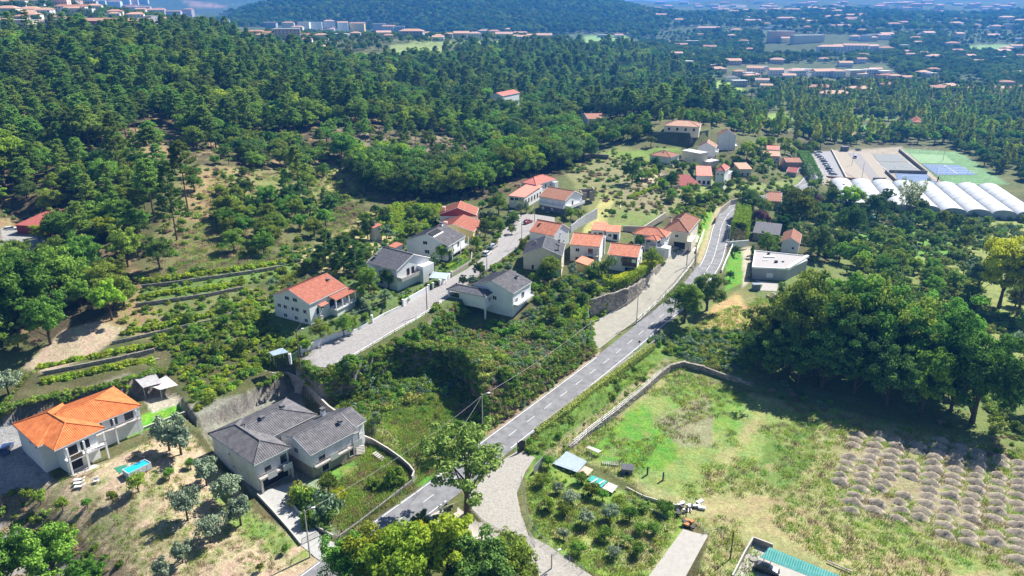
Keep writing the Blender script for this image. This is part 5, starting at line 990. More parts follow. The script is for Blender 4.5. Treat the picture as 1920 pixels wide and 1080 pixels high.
wall('garden_wall', 'concrete garden wall with pale coping right of the grey villa, descending to the road', [(676,822,1.0),(700,832,.9),(730,850,.7),(752,866,.6),(768,880,.5),(777,892,.3),(773,902,.2)], 1.1, .22, OLDC, coping=CONC)
wall('garden_wall', 'low curved concrete wall beside the driveway of the grey villa', [(546,930,.9),(551,950,.7),(561,963,.5),(578,977,.4),(600,994,.2),(624,1007,.1)], .55, .2, CONC)
wall('garden_wall', 'pale kerb wall on the left side of the sunken driveway', [(482,928,.9),(510,958,.7),(540,992,.4),(564,1022,.2)], .5, .2, CONC)
wall('garden_wall', 'low concrete wall carrying a wire fence between the villa garden and the road', [(773,903,.2),(720,945,.1),(670,984,0),(636,1008,0)], .5, .18, OLDC)
wall('retaining_wall', 'pale stained concrete wall holding up the bright lawn of the orange roofed house', [(206,838,2.2),(250,820,2.2),(300,800,2.3),(348,782,2.4)], 1.35, .25, OLDC, coping=CONC)
wall('garden_wall', 'white wall with a wavy top at the near end of the cobbled street', [(566,664,9),(580,658,9),(610,643,9.3),(640,632,9.4),(656,627,9.5)], 1.2, .25, WALL['dirty'], tops=[1.9,1.7,2.2,1.5,1.7])
wall('garden_wall', 'low rendered wall with railing in front of the red roofed house', [(659,626,9.5),(690,610,9.7)], .8, .22, WALL['dirty']); wall('garden_wall', 'low wall with thin rail curving past the rockery garden', [(699,604,9.8),(720,592,9.9),(752,577,10.1)], .7, .22, WALL['dirty'])
wall('garden_wall', 'long clean white wall in front of the dark roofed house', [(756,575,10.1),(780,561,10.3),(803,548,10.5)], 1.9, .25, WALL['white']); wall('garden_wall', 'short clean white wall beyond the gate of the dark roofed house', [(826,536,10.7),(846,521,10.9)], 1.8, .25, WALL['white'])
wall('garden_wall', 'grey stone garden wall along the bend of the street', [(848,519,10.9),(866,508,11.1),(883,497,11.3),(885,480,11.5)], 1.5, .3, STONE[0])
for u, v, z, l in ((756,575,10.1,'left end of the long white wall'), (804,547,10.5,'left of the dark gate of the dark roofed house'), (812,543,10.6,'in the middle of the dark gates'), (825,537,10.7,'right of the dark gate'), (847,521,10.9,'at the far end of the white wall'), (657,627,9.5,'beside the stepped entrance of the red roofed house'), (698,605,9.8,'between the two low railed walls'), (566,664,9,'at the near end of the wavy wall'), (545,679,9,'beside the blue roofed lean-to')):
    p = P(u, v, z); b = MB(); b.box(-.22, .22, -.22, .22, -.5, 2.1); b.box(-.28, .28, -.28, .28, 2.1, 2.2); tag(b.build('gate_post', WALL['white'], loc=p), 'square white gate post ' + l, 'gate post')
wall('retaining_wall', 'tall grey concrete retaining wall stepping down beside the upper lane', [(1119,407,11.6),(1096,420,11.2),(1082,430,11),(1070,440,10.8)], 3.4, .35, mat('grey_blue_concrete', (.36,.37,.39), .95, .2, 1, bump=.3, bscale=5))
wall('retaining_wall', 'pale stone wall at the foot of the meadow behind the outbuildings', [(1168,431,10.2),(1207,432,10.2),(1224,421,10.3),(1248,405,10.3)], 1.5, .3, STONE[0], coping=CONC)
wall('retaining_wall', 'wall with fence between the side lane and the main road', [(1190,609,1.0),(1208,594,1.2),(1232,571,1.6),(1262,541,2.2),(1290,508,2.8),(1305,489,3.2)], 1, .3, OLDC, tops=[.3,.8,1.8,2.2,2.6,3.0])
wall('garden_wall', 'tall beige wall along the white courtyard beside the main road', [(1305,476,5.2),(1312,457,5.3),(1320,437,5.4)], 1.6, .3, WALL['cream']); wall('garden_wall', 'low white wall between the road and the bright lawn', [(1353,510,2.4),(1360,492,2.5),(1373,463,2.7),(1374,452,2.8)], .8, .3, WALL['white'])
wall('garden_wall', 'pale wall under the tall trimmed hedge', [(1364,462,2.6),(1403,459,2.2)], 1.9, .3, WALL['white'])
wall('retaining_wall', 'high ivy covered terrace wall under the long bungalow', [(1222,262,17.4),(1294,265,17.4),(1326,259,17.8)], 4.6, .5, mat('ivy_wall', (.06,.11,.05), .95, .5, 2, bump=.6, bscale=4, col2=(.22,.24,.18)))
wall('stone_wall', 'long stone field wall across the upper meadow', [(1165,352,11.5),(1200,342,11),(1240,333,10.4),(1262,328,10)], 1, .4, STONE[1]); wall('stone_wall', 'stone field wall above the pasture', [(1200,372,10.6),(1240,358,10),(1272,350,9.6)], .9, .4, STONE[1])
wall('garden_wall', 'curved white edging wall in the upper meadow', [(1150,355,11.8),(1160,368,11.4),(1164,382,11),(1163,392,10.8)], .5, .25, CONC)
wall('retaining_wall', 'reddish stone wall at the outer bend of the main road', [(1341,415,4),(1350,398,4),(1369,382,3.8),(1392,376,3.4)], 1.6, .4, STONE[0])
wall('garden_wall', 'low concrete strip wall along the orchard fence', [(1174,916,-2.3),(1205,932,-2.3),(1245,944,-2.3),(1277,952,-2.3)], .45, .2, CONC); wall('garden_wall', 'broken low wall between orchard and grass strip', [(1177,940,-2),(1215,955,-2),(1252,972,-2)], .35, .2, OLDC)
tr_ = sheet('courtyard', [(1283,469,5.9),(1304,472,5.6),(1318,440,6),(1299,436,6.2)], mat('white_paving', (.72,.68,.6), .85, .06, 1), .12)
def fence(name, label, pl, h, step, posts, wires=3, mesh=False, r=.04, cat='fence'):
    w = resample([P(*q) for q in pl], step); ro = empty(name, tuple(w[0]), 0, label, cat); o = np.array(w[0]); b = MB()
    pm = MB(); pm.tube((0, 0, -.4), (0, 0, h), r, n=5); me = None
    for p in w:
        if me is None: c = pm.build('post', posts, ro); me = c.data
        else: c = bpy.data.objects.new('post', me); COL.objects.link(c); c.parent = ro
        c.location = tuple(np.array(p) - o)
    for a, c in zip(w[:-1], w[1:]):
        for k in range(wires): z = h * (k + 1) / (wires + .3); b.tube(a - o + (0, 0, z), c - o + (0, 0, z), .012, n=3)
        if mesh:
            L = np.linalg.norm(c - a); n = int(L / .35)
            for k in range(n): q = a - o + (c - a) * (k + .5) / n; b.tube(q, q + (0, 0, h), .008, n=3)
    if b.f: b.build('wire', METALG, ro)
    return ro
RUST = mat('rusty_post', (.16,.10,.07), .9, .2, 3); GREENM = mat('green_mesh', (.10,.2,.13), .7, .1, 3)
fence('wire_fence', 'thin post and wire fence on the open edge of the cobbled street', [(560,690,9),(611,692,9),(637,685,9),(680,661,9.2),(733,629,9.6),(787,598,10.2),(838,563,10.7)], 1.1, 4.2, RUST, 2)
fence('wire_fence', 'rusty mesh fence on the villa garden wall beside the road', [(773,903,.7),(720,945,.6),(670,984,.5),(636,1008,.5)], 1.0, 2.4, RUST, 3, True)
fence('wire_fence', 'tall mesh fence above the wall of the side lane', [(1195,604,1.5),(1232,571,3.4),(1262,541,4.4),(1290,508,5.4),(1303,489,6.2)], 1.5, 3, METALG, 3, True)
fence('wire_fence', 'fence round the orchard beside the gravel track', [(978,905,-.4),(982,940,-.6),(992,985,-.8),(1013,1015,-1),(1060,1052,-1.2),(1110,1085,-1.5)], 1.7, 3, METALG, 4, True)
fence('wire_fence', 'wire fence with tall posts along the upper side of the field wall', [(1075,838,-.3),(1110,808,-.3),(1150,778,-.3),(1210,728,-.2),(1258,684,-.2)], 1.9, 6, METALG, 3)
fence('wire_fence', 'old post fence in the tree shade at the top of the field', [(1411,716,-1.7),(1450,722,-2),(1520,738,-2.3),(1600,758,-2.5),(1700,775,-2.8),(1790,800,-3)], 1.8, 8, RUST, 2)
fence('wire_fence', 'wire fence running down the middle of the field to the goal posts', [(1123,857,-2.5),(1160,872,-2.5),(1213,889,-2.5),(1243,899,-2.5),(1272,910,-2.5)], 1.0, 5, RUST, 3)
fence('wire_fence', 'wire fence between the orchard and the field strip', [(1040,878,-1.2),(1080,893,-1.6),(1130,915,-1.9),(1180,937,-2.2),(1230,960,-2.2),(1268,975,-2.2)], 1.6, 4, METALG, 3)
fence('wire_fence', 'fence beside the drive of the pale slab', [(1318,1003,-2),(1345,998,-2.2),(1362,1012,-2.4),(1372,1040,-2.6)], 1.1, 3, IRON, 2)
# poles and lamps
POLEM = mat('concrete_pole', (.46,.44,.40), .9, .1, 2); POLEW = mat('wooden_pole', (.16,.11,.08), .95, .2, 3)
def pole(u, v, z, h, label, lamp=0, ang=0, m=None, cross=False, name='street_lamp', cat='street lamp'):
    p = P(u, v, z); r = empty(name, p, ang, label, cat); b = MB(); b.tube((0, 0, -.5), (0, 0, h), .15, .09, 7); b.build('pole', m or POLEM, r)
    for k in range(lamp):
        s = 1 if k == 0 else -1; b = MB(); b.tube((0, 0, h - .3), (s * 1.3, 0, h + .15), .035, n=5); b.build('arm', METALG, r)
        b = MB(); b.box(s * 1.3 - .1, s * 1.3 + .5 * s if s > 0 else s * 1.3 + .1, -.13, .13, h + .08, h + .22) if s > 0 else b.box(s * 1.8, s * 1.2, -.13, .13, h + .08, h + .22); b.build('lamp_head', FRAME, r)
    if cross: b = MB(); b.box(-.7, .7, -.05, .05, h - .35, h - .23); b.build('crossarm', METALG, r)
    return np.array([p[0], p[1], z + h - .3])
T = [pole(581,1041,.1,9.4,'street lamp on the verge below the sunken driveway',1,.3), pole(905,812,.1,9.7,'slim concrete street lamp where the cutting meets the road',1,.2), pole(563,690,9,9.8,'street lamp with brown foot at the near end of the cobbled street',1,.2,POLEW),
     pole(801,587,10.3,9,'brown wooden pole at the open edge of the cobbled street',0,0,POLEW,False,'utility_pole','utility pole'), pole(1193,608,1.0,9.9,'street lamp at the foot of the side lane',1,.1), pole(1107,657,.4,8.8,'thick concrete pole at the corner of the stone walled lane',0,0,None,True,'utility_pole','utility pole'),
     pole(978,462,12,8.5,'double headed lamp pole at the hedge of the upper lane',2,.1), pole(1002,428,12.4,9.5,'tall utility pole beside the white gabled house',0,0,None,True,'utility_pole','utility pole'), pole(1287,500,4.8,7.2,'thin pole standing on the side lane near the courtyard',0,0,POLEW,False,'utility_pole','utility pole'),
     pole(1303,497,4.8,7,'slim pole beside the courtyard wall',0,0,POLEW,False,'utility_pole','utility pole'), pole(1366,464,2.8,8.6,'street lamp under the trimmed hedge beside the main road',1,2.9), pole(913,510,11.5,8,'thin lamp pole at the bend of the street',1,.4), pole(1369,1048,-2.5,6,'dark post beside the corner of the walled yard',0,0,POLEW,False,'utility_pole','utility pole'), pole(1034,1066,-1,3.2,'short garden lamp beside the gravel track',1,.5),
     pole(1365,287,13,11,'white pole in front of the tall four storey house',0,0,None,False,'utility_pole','utility pole')]
def cable(a, b, label, sag=.9):
    m = MB(); pr = None
    for k in range(13): f = k / 12; p = a + (b - a) * f - np.array([0, 0, 4 * sag * f * (1 - f)]); pr is not None and m.tube(pr - a, p - a, .035, n=3); pr = p
    tag(m.build('power_cable', IRON, loc=tuple(a)), label, 'cable')
cable(P(812,870,6.5), T[1], 'black cable from the tree to the lamp at the cutting'); cable(T[1], T[5], 'long black cable over the bramble slope'); cable(T[5], T[4], 'black cable across the mouth of the side lane'); cable(T[4], T[8], 'black cable above the side lane'); cable(T[6], T[7], 'cable between the two lamp poles of the upper lane'); cable(T[2], T[3], 'cable along the cobbled street'); cable(T[3], T[11], 'cable over the bend of the street'); cable(T[11], T[6], 'cable from the street bend to the double lamp'); cable(T[8], T[10], 'cable crossing the main road by the courtyard'); cable(T[0], T[1], 'long cable along the near stretch of the main road', 1.5); cable(T[7], P(1060,366,17.5), 'cable to the brown roofed house', .4); cable(T[2], P(580,572,15.3), 'cable to the red roofed house', .4)
# gates
def gate(name, label, a, b, z, h, m, n=10, cat='gate'):
    p, q = P(*a, z), P(*b, z); t = (q - p)[:2]; L = np.linalg.norm(t); r = empty(name, p, math.atan2(t[1], t[0]), label, cat); f = MB()
    for x0, x1, z0, z1 in ((0, L, .08, .14), (0, L, h - .06, h), (0, .06, .14, h - .06), (L - .06, L, .14, h - .06)): f.box(x0, x1, -.025, .025, z0, z1)
    f.build('frame', m, r); me = None
    for k in range(n):
        if me is None: bb = MB(); bb.box(-.02, .02, -.02, .02, .14, h - .06); c = bb.build('bar', m, r); me = c.data
        else: c = bpy.data.objects.new('bar', me); COL.objects.link(c); c.parent = r
        c.location = (L * (k + 1) / (n + 1), 0, 0)
    return r
gate('gate', 'dark barred gate of the dark roofed house, left one', (805,547), (811,543), 10.5, 1.8, IRON); gate('gate', 'dark barred gate of the dark roofed house, right one', (813,543), (824,537), 10.6, 1.7, IRON, 14)
gate('gate', 'grey green gate between the white post and the wavy wall', (547,678), (565,665), 9, 1.7, GREENM, 14); gate('gate', 'dark green gate of the red roofed house', (672,619), (690,610), 9.7, 1.6, GREENM, 14)
gate('gate', 'iron gate at the foot of the sunken driveway', (566,1022), (603,1004), .15, 1.3, IRON, 16); gate('gate', 'open metal gate leaf beside the gravel track', (966,1004), (985,1030), -.8, 1.5, METALG, 10)
gate('fence_panel', 'grey metal fence panel left of the gravel track', (924,1020), (964,1008), -.8, 1.4, METALG, 22, 'fence'); gate('gate', 'open gate leaf lying across the gravel track edge', (990,1006), (1003,1026), -.8, 1.4, METALG, 8)
b = MB(); p, q = P(1001,888,-.5), P(1020,866,-.3); t = (q - p)[:2]; L = np.linalg.norm(t); t /= L; b.obox((0, 0), t, np.array([-t[1], t[0]]), L / 2, .04, -.3, 1.7); tag(b.build('sheet_fence', METALG, loc=(p + q) / 2), 'grey sheet metal fence panel beside the gravel forecourt', 'fence')
# board at the junction
r = empty('notice_board', P(977,848,0), .55, 'dark oval sign board on two posts at the road junction', 'sign'); b = MB(); [b.box(x - .05, x + .05, -.05, .05, -.3, 2.9) for x in (-.9, .9)]; b.build('post', IRON, r)
b = MB(); b.prism([(1.0 * math.cos(a), .9 * math.sin(a)) for a in np.linspace(0, 6.283, 16, False)], -.05, .05); o = b.build('board', mat('dark_board', (.06,.05,.05), .6, .2, 3), r); o.rotation_euler = (math.pi / 2, 0, 0); o.location = (0, 0, 2.0)
b = MB(); b.box(-.9, .9, -.03, .03, .2, 1.2); b.build('lower_panel', mat('dark_board', (.06,.05,.05)), r)
# round road sign by the far kerb
r = empty('road_sign', P(1198,655,.5), .2, 'round road sign on a thin post beside the main road', 'sign'); b = MB(); b.tube((0, 0, -.3), (0, 0, 2.4), .04, n=6); b.build('post', METALG, r); b = MB(); b.tube((0, -.02, 2.3), (0, .02, 2.3), .35, n=16); b.build('disc', IRON, r)
# ---------------------------------------------------------------- cars
TYRE = mat('tyre', (.02,.02,.02), .9, .1, 4)
def carpaint(n, c):
    m = mat(n, c, .3, .02, 1, spec=.6); m.node_tree.nodes['Principled BSDF'].inputs['Coat Weight'].default_value = .6; return m
PAINTS = dict(white=carpaint('paint_white', (.75,.75,.75)), blue=carpaint('paint_blue', (.03,.06,.16)), silver=carpaint('paint_silver', (.42,.43,.45)), black=carpaint('paint_black', (.02,.02,.025)), red=carpaint('paint_red', (.35,.03,.03)), grey=carpaint('paint_grey', (.2,.21,.22)))
def car(x, y, z, rz, col, label, group=None, L=4.2, W_=1.72, H_=1.45, name='parked_car'):
    r = empty(name, (x, y, z), rz, label, 'car', group); prof = [(-L/2, .35), (-L/2 + .05, .85), (-L*.42, 1.0), (L*.2, .95), (L*.44, .8), (L/2, .6), (L/2, .3)]
    def ext(pr, w0, w1, m, nm, zsplit=None):
        b = MB(); n = len(pr); v = [(x_, -w0 if z_ < .9 else -w1, z_) for x_, z_ in pr] + [(x_, w0 if z_ < .9 else w1, z_) for x_, z_ in pr]
        b.add(v, [tuple(range(n - 1, -1, -1)), tuple(range(n, 2 * n))] + [(i, (i + 1) % n, n + (i + 1) % n, n + i) for i in range(n)]); return b.build(nm, m, r)
    ext([(-L/2, .3), (-L/2 - .02, .7), (-L*.46, .92), (-L*.2, .97), (L*.2, .93), (L*.42, .8), (L/2, .62), (L/2 + .02, .3)], W_/2, W_/2 - .06, PAINTS[col], 'body')
    b = MB(); w0, w1 = W_/2 - .08, W_/2 - .24; v = []
    for x_, z_, w_ in ((-L*.45, .93, w0), (L*.22, .93, w0), (L*.06, H_ - .04, w1), (-L*.36, H_ - .04, w1)): v += [(x_, -w_, z_), (x_, w_, z_)]
    b.add(v, [(0, 2, 4, 6), (1, 7, 5, 3), (0, 1, 3, 2), (2, 3, 5, 4), (4, 5, 7, 6), (6, 7, 1, 0)]); b.build('windows', GLASS, r)
    b = MB(); b.box(-L*.37, L*.07, -w1 - .02, w1 + .02, H_ - .05, H_); b.build('roof', PAINTS[col], r)
    b = MB(); b.tube((0, -.1, 0), (0, .1, 0), .31, n=12); wm = None
    for sx in (-.31, .31):
        for sy in (-1, 1):
            if wm is None: o = b.build('wheel', TYRE, r); wm = o.data
            else: o = bpy.data.objects.new('wheel', wm); COL.objects.link(o); o.parent = r
            o.location = (sx * L, sy * (W_/2 - .1), .31)
    hm = None
    for sy in (-1, 1):
        if hm is None: b = MB(); b.box(-.04, .04, -.18, .18, -.07, .07); o = b.build('headlight', FRAME, r); hm = o.data
        else: o = bpy.data.objects.new('headlight', hm); COL.objects.link(o); o.parent = r
        o.location = (L/2 - .01, sy * (W_/2 - .3), .62)
    return r
def carpx(u, v, z, rz, *a, **k): p = P(u, v, z); return car(p[0], p[1], z, rz, *a, **k)
carpx(13,845,3.05,1.9,'blue','dark blue car parked in the shade beside the orange roofed house'); carpx(913,478,11.75,1.15,'white','white car parked against the left wall of the upper lane'); carpx(925,464,11.95,1.15,'silver','silver car with raised tailgate behind the white parked car')
carpx(21,432,17.1,.6,'white','white car beside the dark maroon barn, far left'); carpx(1437,1072,-2.5,-.5,'black','black car parked under the turquoise shelter roof'); carpx(962,402,12.4,.3,'grey','grey car in the shaded lane end under the pink roofed house')
# ---------------------------------------------------------------- yard things
r = empty('swimming_pool', (*P(255,880,2.2)[:2], 0), 0, 'rectangular frame pool with bright blue water on the dry lawn', 'pool'); c = P(255,880,2.2); zg = float(zat(c[0], c[1])); PT = zg + 1.05; q = [P(u, v, PT) - np.array([c[0], c[1], 0]) for u, v in ((228.5,880),(271,860.5),(283,867),(240,888))]
q = [(p[0], p[1]) for p in q]; cen = np.mean(q, 0); inn = [tuple(cen + (np.array(p) - cen) * np.array([.95, .95])) for p in q]; PW = mat('pool_liner', (.60,.64,.66), .6, .1, 2); b = MB()
for i in range(4):
    a, d, e, f = q[i], q[(i + 1) % 4], inn[(i + 1) % 4], inn[i]; b.prism([a, d, e, f], zg - .3, PT)
b.build('side_wall', PW, r); b = MB(); b.prism(inn, zg, PT - .15); b.build('water', mat('pool_water', (.02,.42,.60), .08, .05, 1, spec=.6), r)
for i in range(4):
    a, d = np.array(q[i]), np.array(q[(i + 1) % 4]); n = max(2, int(np.linalg.norm(d - a) / 1.2))
    for k in range(n): s = a + (d - a) * (k + .5) / n; o_ = (s - cen); o_ /= np.linalg.norm(o_); b = MB(); b.tube((*(s + o_ * .35), zg - .1), (*(s + o_ * .03), PT - .05), .03, n=4); b.build('strut', FRAME, r)
tag(sheet('ground_mat', [(217,893,2.3),(238,886,2.3),(246,890,2.3),(228,902,2.3)], mat('teal_mat', (.03,.20,.13), .8, .1, 2), .06, kind=None), 'small green mat on the grass beside the frame pool', 'mat')
PLW = mat('white_plastic', (.8,.8,.8), .5, .03, 2)
def lounger(u, v, z, rz, label, group):
    p = P(u, v, z); r = empty('sun_lounger', (p[0], p[1], float(zat(p[0], p[1]))), rz, label, 'sun lounger', group); b = MB(); b.box(-.95, .3, -.3, .3, .28, .34); b.build('seat', PLW, r); b = MB(); b.slab([(.3, -.3, .34), (.95, -.3, .75), (.95, .3, .75), (.3, .3, .34)], .05); b.build('backrest', PLW, r)
    for x in (-.8, .4):
        for y in (-.26, .26): b = MB(); b.box(x - .03, x + .03, y - .03, y + .03, 0, .28); b.build('leg', PLW, r)
for i, (u, v) in enumerate(((152,911),(151,916),(152,921))): lounger(u, v, 2.5, .15, 'white plastic sun lounger, %s of the three set side by side on the dry lawn' % ('farthest', 'middle', 'nearest')[i], 'white sun loungers on the lawn')
p = P(184,915,2.4); r = empty('garden_chair', (p[0], p[1], float(zat(p[0], p[1]))), .3, 'white plastic garden chair right of the sun loungers', 'chair'); b = MB(); b.box(-.4, .4, -.3, .3, .4, .46); b.build('seat', PLW, r); b = MB(); b.box(-.4, .4, .25, .32, .46, .95); b.build('backrest', PLW, r)
for x in (-.35, .35):
    for y in (-.25, .25): b = MB(); b.box(x - .04, x + .04, y - .04, y + .04, 0, .4); b.build('leg', PLW, r)
def canopy(name, label, poly, z, gz, m, posts, cat='shelter', step=.35, pm=None):
    """corrugated roof plate (u, v, z) on posts"""
    w = [P(*q) for q in poly]; c = np.mean(w, 0); r = empty(name, (c[0], c[1], gz), 0, label, cat); o = np.array([c[0], c[1], gz]); q = [p - o for p in w]; b = MB(); b.slab(q, .06); ro = b.build('roof', m, r)
    rb = MB(); ribs_on(q, step, rb, .07, .05)
    if rb.f: k = rb.build('corrugation', m, ro); k['kind'] = 'stuff'
    for i in posts: b = MB(); p = q[i] * .93 + np.mean(q, 0) * .07; b.tube((p[0], p[1], -.3), (p[0], p[1], q[i][2] - .08), .07, n=6); b.build('post', pm or METALG, r)
    return r
ZINC = mat('zinc_sheet', (.52,.53,.55), .5, .16, 1.2, metal=.2, col2=(.40,.36,.33)); canopy('carport', 'left corrugated roof of the open shelter behind the lawn', [(245,703,6.3),(268,727,6.3),(303,718,6.5),(290,698,6.5)], 6.3, 3.6, ZINC, (0,1,2,3)); canopy('carport', 'right corrugated roof of the open shelter with leaning posts', [(276,722,6.0),(300,731,6.0),(334,722,6.1),(312,704,6.2)], 6.1, 3.6, ZINC, (0,1,2,3))
b = MB(); b.box(-.5, .5, -.4, .4, 0, .9); tag(b.build('wooden_box', mat('orange_wood', (.5,.2,.07), .8, .2, 2), loc=tuple(P(283,728,3.6))), 'orange brown wooden box under the open shelter', 'box')
canopy('lean_to', 'blue grey lean-to roof at the near end of the cobbled street', [(504,660,10.8),(512,667,10.8),(541,660,11),(530,652,11)], 11, 8.8, mat('blue_sheet', (.30,.38,.45), .5, .1, 1), (0,1,2,3)); canopy('carport', 'pale blue green pitched canopy between the dark roofed house and the street', [(803,521,13.0),(812,509,13.8),(842,512,13.2),(836,523,12.6)], 13, 11, mat('pale_canopy', (.38,.46,.48), .5, .1, 1), (0,1,2,3))
# animal pens in the field corner
canopy('pen_shelter', 'blue grey corrugated pen roof at the foot of the stone wall', [(1036,869,-.3),(1083,886,-.3),(1101,865,0),(1063,846,0)], 0, -2.2, mat('blue_zinc', (.30,.36,.42), .45, .1, 1, metal=.2), (0,1,2,3)); canopy('pen_shelter', 'small pen roof of white and rusty orange sheets', [(1083,886,-.5),(1100,893,-.5),(1112.5,880.5,-.3),(1097,873.5,-.3)], 0, -2.2, mat('rust_sheet', (.62,.5,.42), .6, .1, .8, col2=(.55,.25,.13)), (0,1,2,3))
canopy('pen_cover', 'turquoise tarpaulin cover with two white battens over the pen', [(1101,899,-.9),(1128,914,-.9),(1139,902,-.8),(1110,891,-.8)], 0, -2.3, mat('teal_tarp', (.05,.36,.32), .5, .1, 1.2), (0,1,2,3), step=2.2); canopy('pen_shelter', 'white sheet roof at the end of the pen row', [(1129,915,-.8),(1148,924,-.8),(1159,911,-.7),(1141,904,-.7)], 0, -2.3, mat('white_sheet', (.5,.48,.45), .6, .12, 1), (0,1,2,3)); canopy('pen_shelter', 'white sheet lying over the pen against the stone wall', [(1099,839,-1.4),(1122,849,-1.4),(1129,845,-1.3),(1105,836,-1.3)], 0, -2.4, mat('white_sheet', (.5,.48,.45)), (0,1,2,3), step=.6)
for i, (u, v, l) in enumerate(((1112,903,'left white batten lying on the turquoise tarpaulin'), (1124,907,'right white batten lying on the turquoise tarpaulin'))): p = P(u, v, -.7); b = MB(); b.box(-1.4, 1.4, -.12, .12, 0, .06); o = b.build('batten', PLW, loc=tuple(p)); o.rotation_euler = (0, 0, .75); tag(o, l, 'plank')
fence('pen_fence', 'mesh fence round the pen under the blue grey roof', [(1077,846,-2.3),(1112,856,-2.3),(1101,866,-2.3)], 1.2, 1.6, METALG, 3, True)
r = empty('pallet_rack', P(1144,871,-2.5), -.2, 'row of grey slatted crates lying in the field', 'pallets'); me = None
for k in range(9):
    if me is None: b = MB(); b.box(-.06, .06, -.5, .5, 0, .35); c = b.build('slat', mat('grey_wood', (.42,.42,.38), .9, .2, 3), r); me = c.data
    else: c = bpy.data.objects.new('slat', me); COL.objects.link(c); c.parent = r
    c.location = (-1.6 + k * .4, 0, 0)
b = MB(); [b.box(-1.7, 1.7, y - .05, y + .05, .36, .42) for y in (-.45, .45)]; b.build('rail', mat('grey_wood', (.42,.42,.38)), r)
r = empty('kennel', P(1176,886,-2.5), -.25, 'dark grey box kennel with sloping lid in the field', 'kennel'); b = MB(); b.box(-1.1, 1.1, -.8, .8, 0, 1.2); b.build('wall', WALL['darkgrey'], r); b = MB(); b.slab([(-1.25, -.95, 1.25), (1.25, -.95, 1.35), (1.25, .95, 1.55), (-1.25, .95, 1.45)], .06); b.build('lid', TILE['slate'], r); b = MB(); b.box(-.3, .3, -.83, -.8, 0, .7); b.build('opening', DARKIN, r)
for u, v, l in ((1213.5,890,'left one of the two dark posts standing in the field'), (1243,900,'right one of the two dark posts standing in the field')): b = MB(); b.box(-.14, .14, -.14, .14, -.3, 1.9); tag(b.build('post', IRON, loc=tuple(P(u, v, -2.5))), l, 'post')
def junk(u, v, z, n, R, cols, name, label, seed):
    rr = random.Random(seed); r = empty(name, P(u, v, z), 0, label, 'scrap heap')
    for i in range(n):
        b = MB(); a = rr.uniform(0, 3); ux = np.array([math.cos(a), math.sin(a)]); x, y = rr.uniform(-R, R), rr.uniform(-R, R); z0 = rr.uniform(0, .5); b.obox((x, y), ux, np.array([-ux[1], ux[0]]), rr.uniform(.15, .8), rr.uniform(.08, .4), z0, z0 + rr.uniform(.1, .6)); b.build('scrap', cols[i % len(cols)], r)
junk(1282,955,-2.4,12,1.5,[METALG, IRON, ZINC],'scrap_heap','pile of dark scrap metal by the field gate',1); junk(1306,949,-2.5,7,.9,[PLW, IRON, FRAME],'scrap_heap','small pile of black and white scrap in the field',2); junk(1290,985,-2.2,8,.9,[PAINTS['blue'], mat('orange_wood', (.5,.2,.07)), IRON],'scrap_heap','blue drums and orange lid beside the pale slab',3); junk(1446,556,-.4,7,1.6,[CONC, WOOD, OLDC],'rubble_heap','rubble and planks behind the flat roofed house',4)
# turquoise roofed shelter and walled yard, bottom edge
sheet('yard', [(1411,1019,-2.6),(1446,1031,-2.6),(1600,1095,-2.6),(1560,1160,-2.6),(1350,1130,-2.6)], mat('pale_slab', (.55,.52,.47)), .05)
canopy('shelter', 'long turquoise corrugated roof over the parking bay, bottom edge', [(1426,1045,.1),(1600,1113,.1),(1655,1112,.9),(1443,1026,.9)], .5, -2.6, mat('turquoise_sheet', (.07,.36,.32), .45, .12, .7, col2=(.17,.46,.41)), (0,1,2,3), step=.4)
wall('garden_wall', 'pale wall of the yard beside the turquoise shelter', [(1448,1032,-2.6),(1411,1018,-2.6),(1395,1045,-2.6),(1372,1090,-2.6)], 1.3, .2, OLDC, coping=CONC)
for u, v, l in ((1413,1048,'round planting ring in the yard, upper one'), (1400,1071,'round planting ring in the yard, lower one')): b = MB(); [b.tube((.75 * math.cos(a), .75 * math.sin(a), .1), (.75 * math.cos(a + .4), .75 * math.sin(a + .4), .1), .08, n=5) for a in np.arange(0, 6.28, .393)]; b.prism([(.7 * math.cos(a), .7 * math.sin(a)) for a in np.arange(0, 6.28, .5)], 0, .09); tag(b.build('planting_ring', OLDC, loc=tuple(P(u, v, -2.53))), l, 'planter')
b = MB(); p, q = P(1551,1053,-2.5), P(1597,1073,-2.5); b.tube((0, 0, .15), q - p + (0, 0, .15), .13, n=7); tag(b.build('fallen_pole', CONC, loc=tuple(p)), 'pale fallen pole lying in the grass behind the shelter', 'pole')
b = MB(); b.box(-1.2, 1.2, -.8, .8, 0, 2.2); b.box(-1.4, 1.4, -1, 1, 2.2, 2.3); tag(b.build('garden_hut', mat('blue_grey_hut', (.2,.24,.28), .7, .1, 1), loc=tuple(P(1417,544,-.3))), 'small blue grey hut behind the flat roofed house', 'hut')
sheet('terrace', [(1414,524,.1),(1460,532,0),(1456,545,-.2),(1425,545,-.2),(1430,535,0)], mat('pale_slab', (.55,.52,.47)), .06); b = MB(); b.box(-.3, .3, -1.4, 1.4, 0, 1.9); tag(b.build('fence_panel', IRON, loc=tuple(P(1405,520,.4))), 'dark screen at the left side of the flat roofed house', 'fence')
tag(sheet('pool_cover', [(1626,403,-4),(1642,401,-4),(1645,407,-4),(1630,408,-4)], mat('teal_cover', (.05,.38,.40), .4, .1, 1), .3, kind=None), 'turquoise pool cover glimpsed between the big garden trees', 'pool')
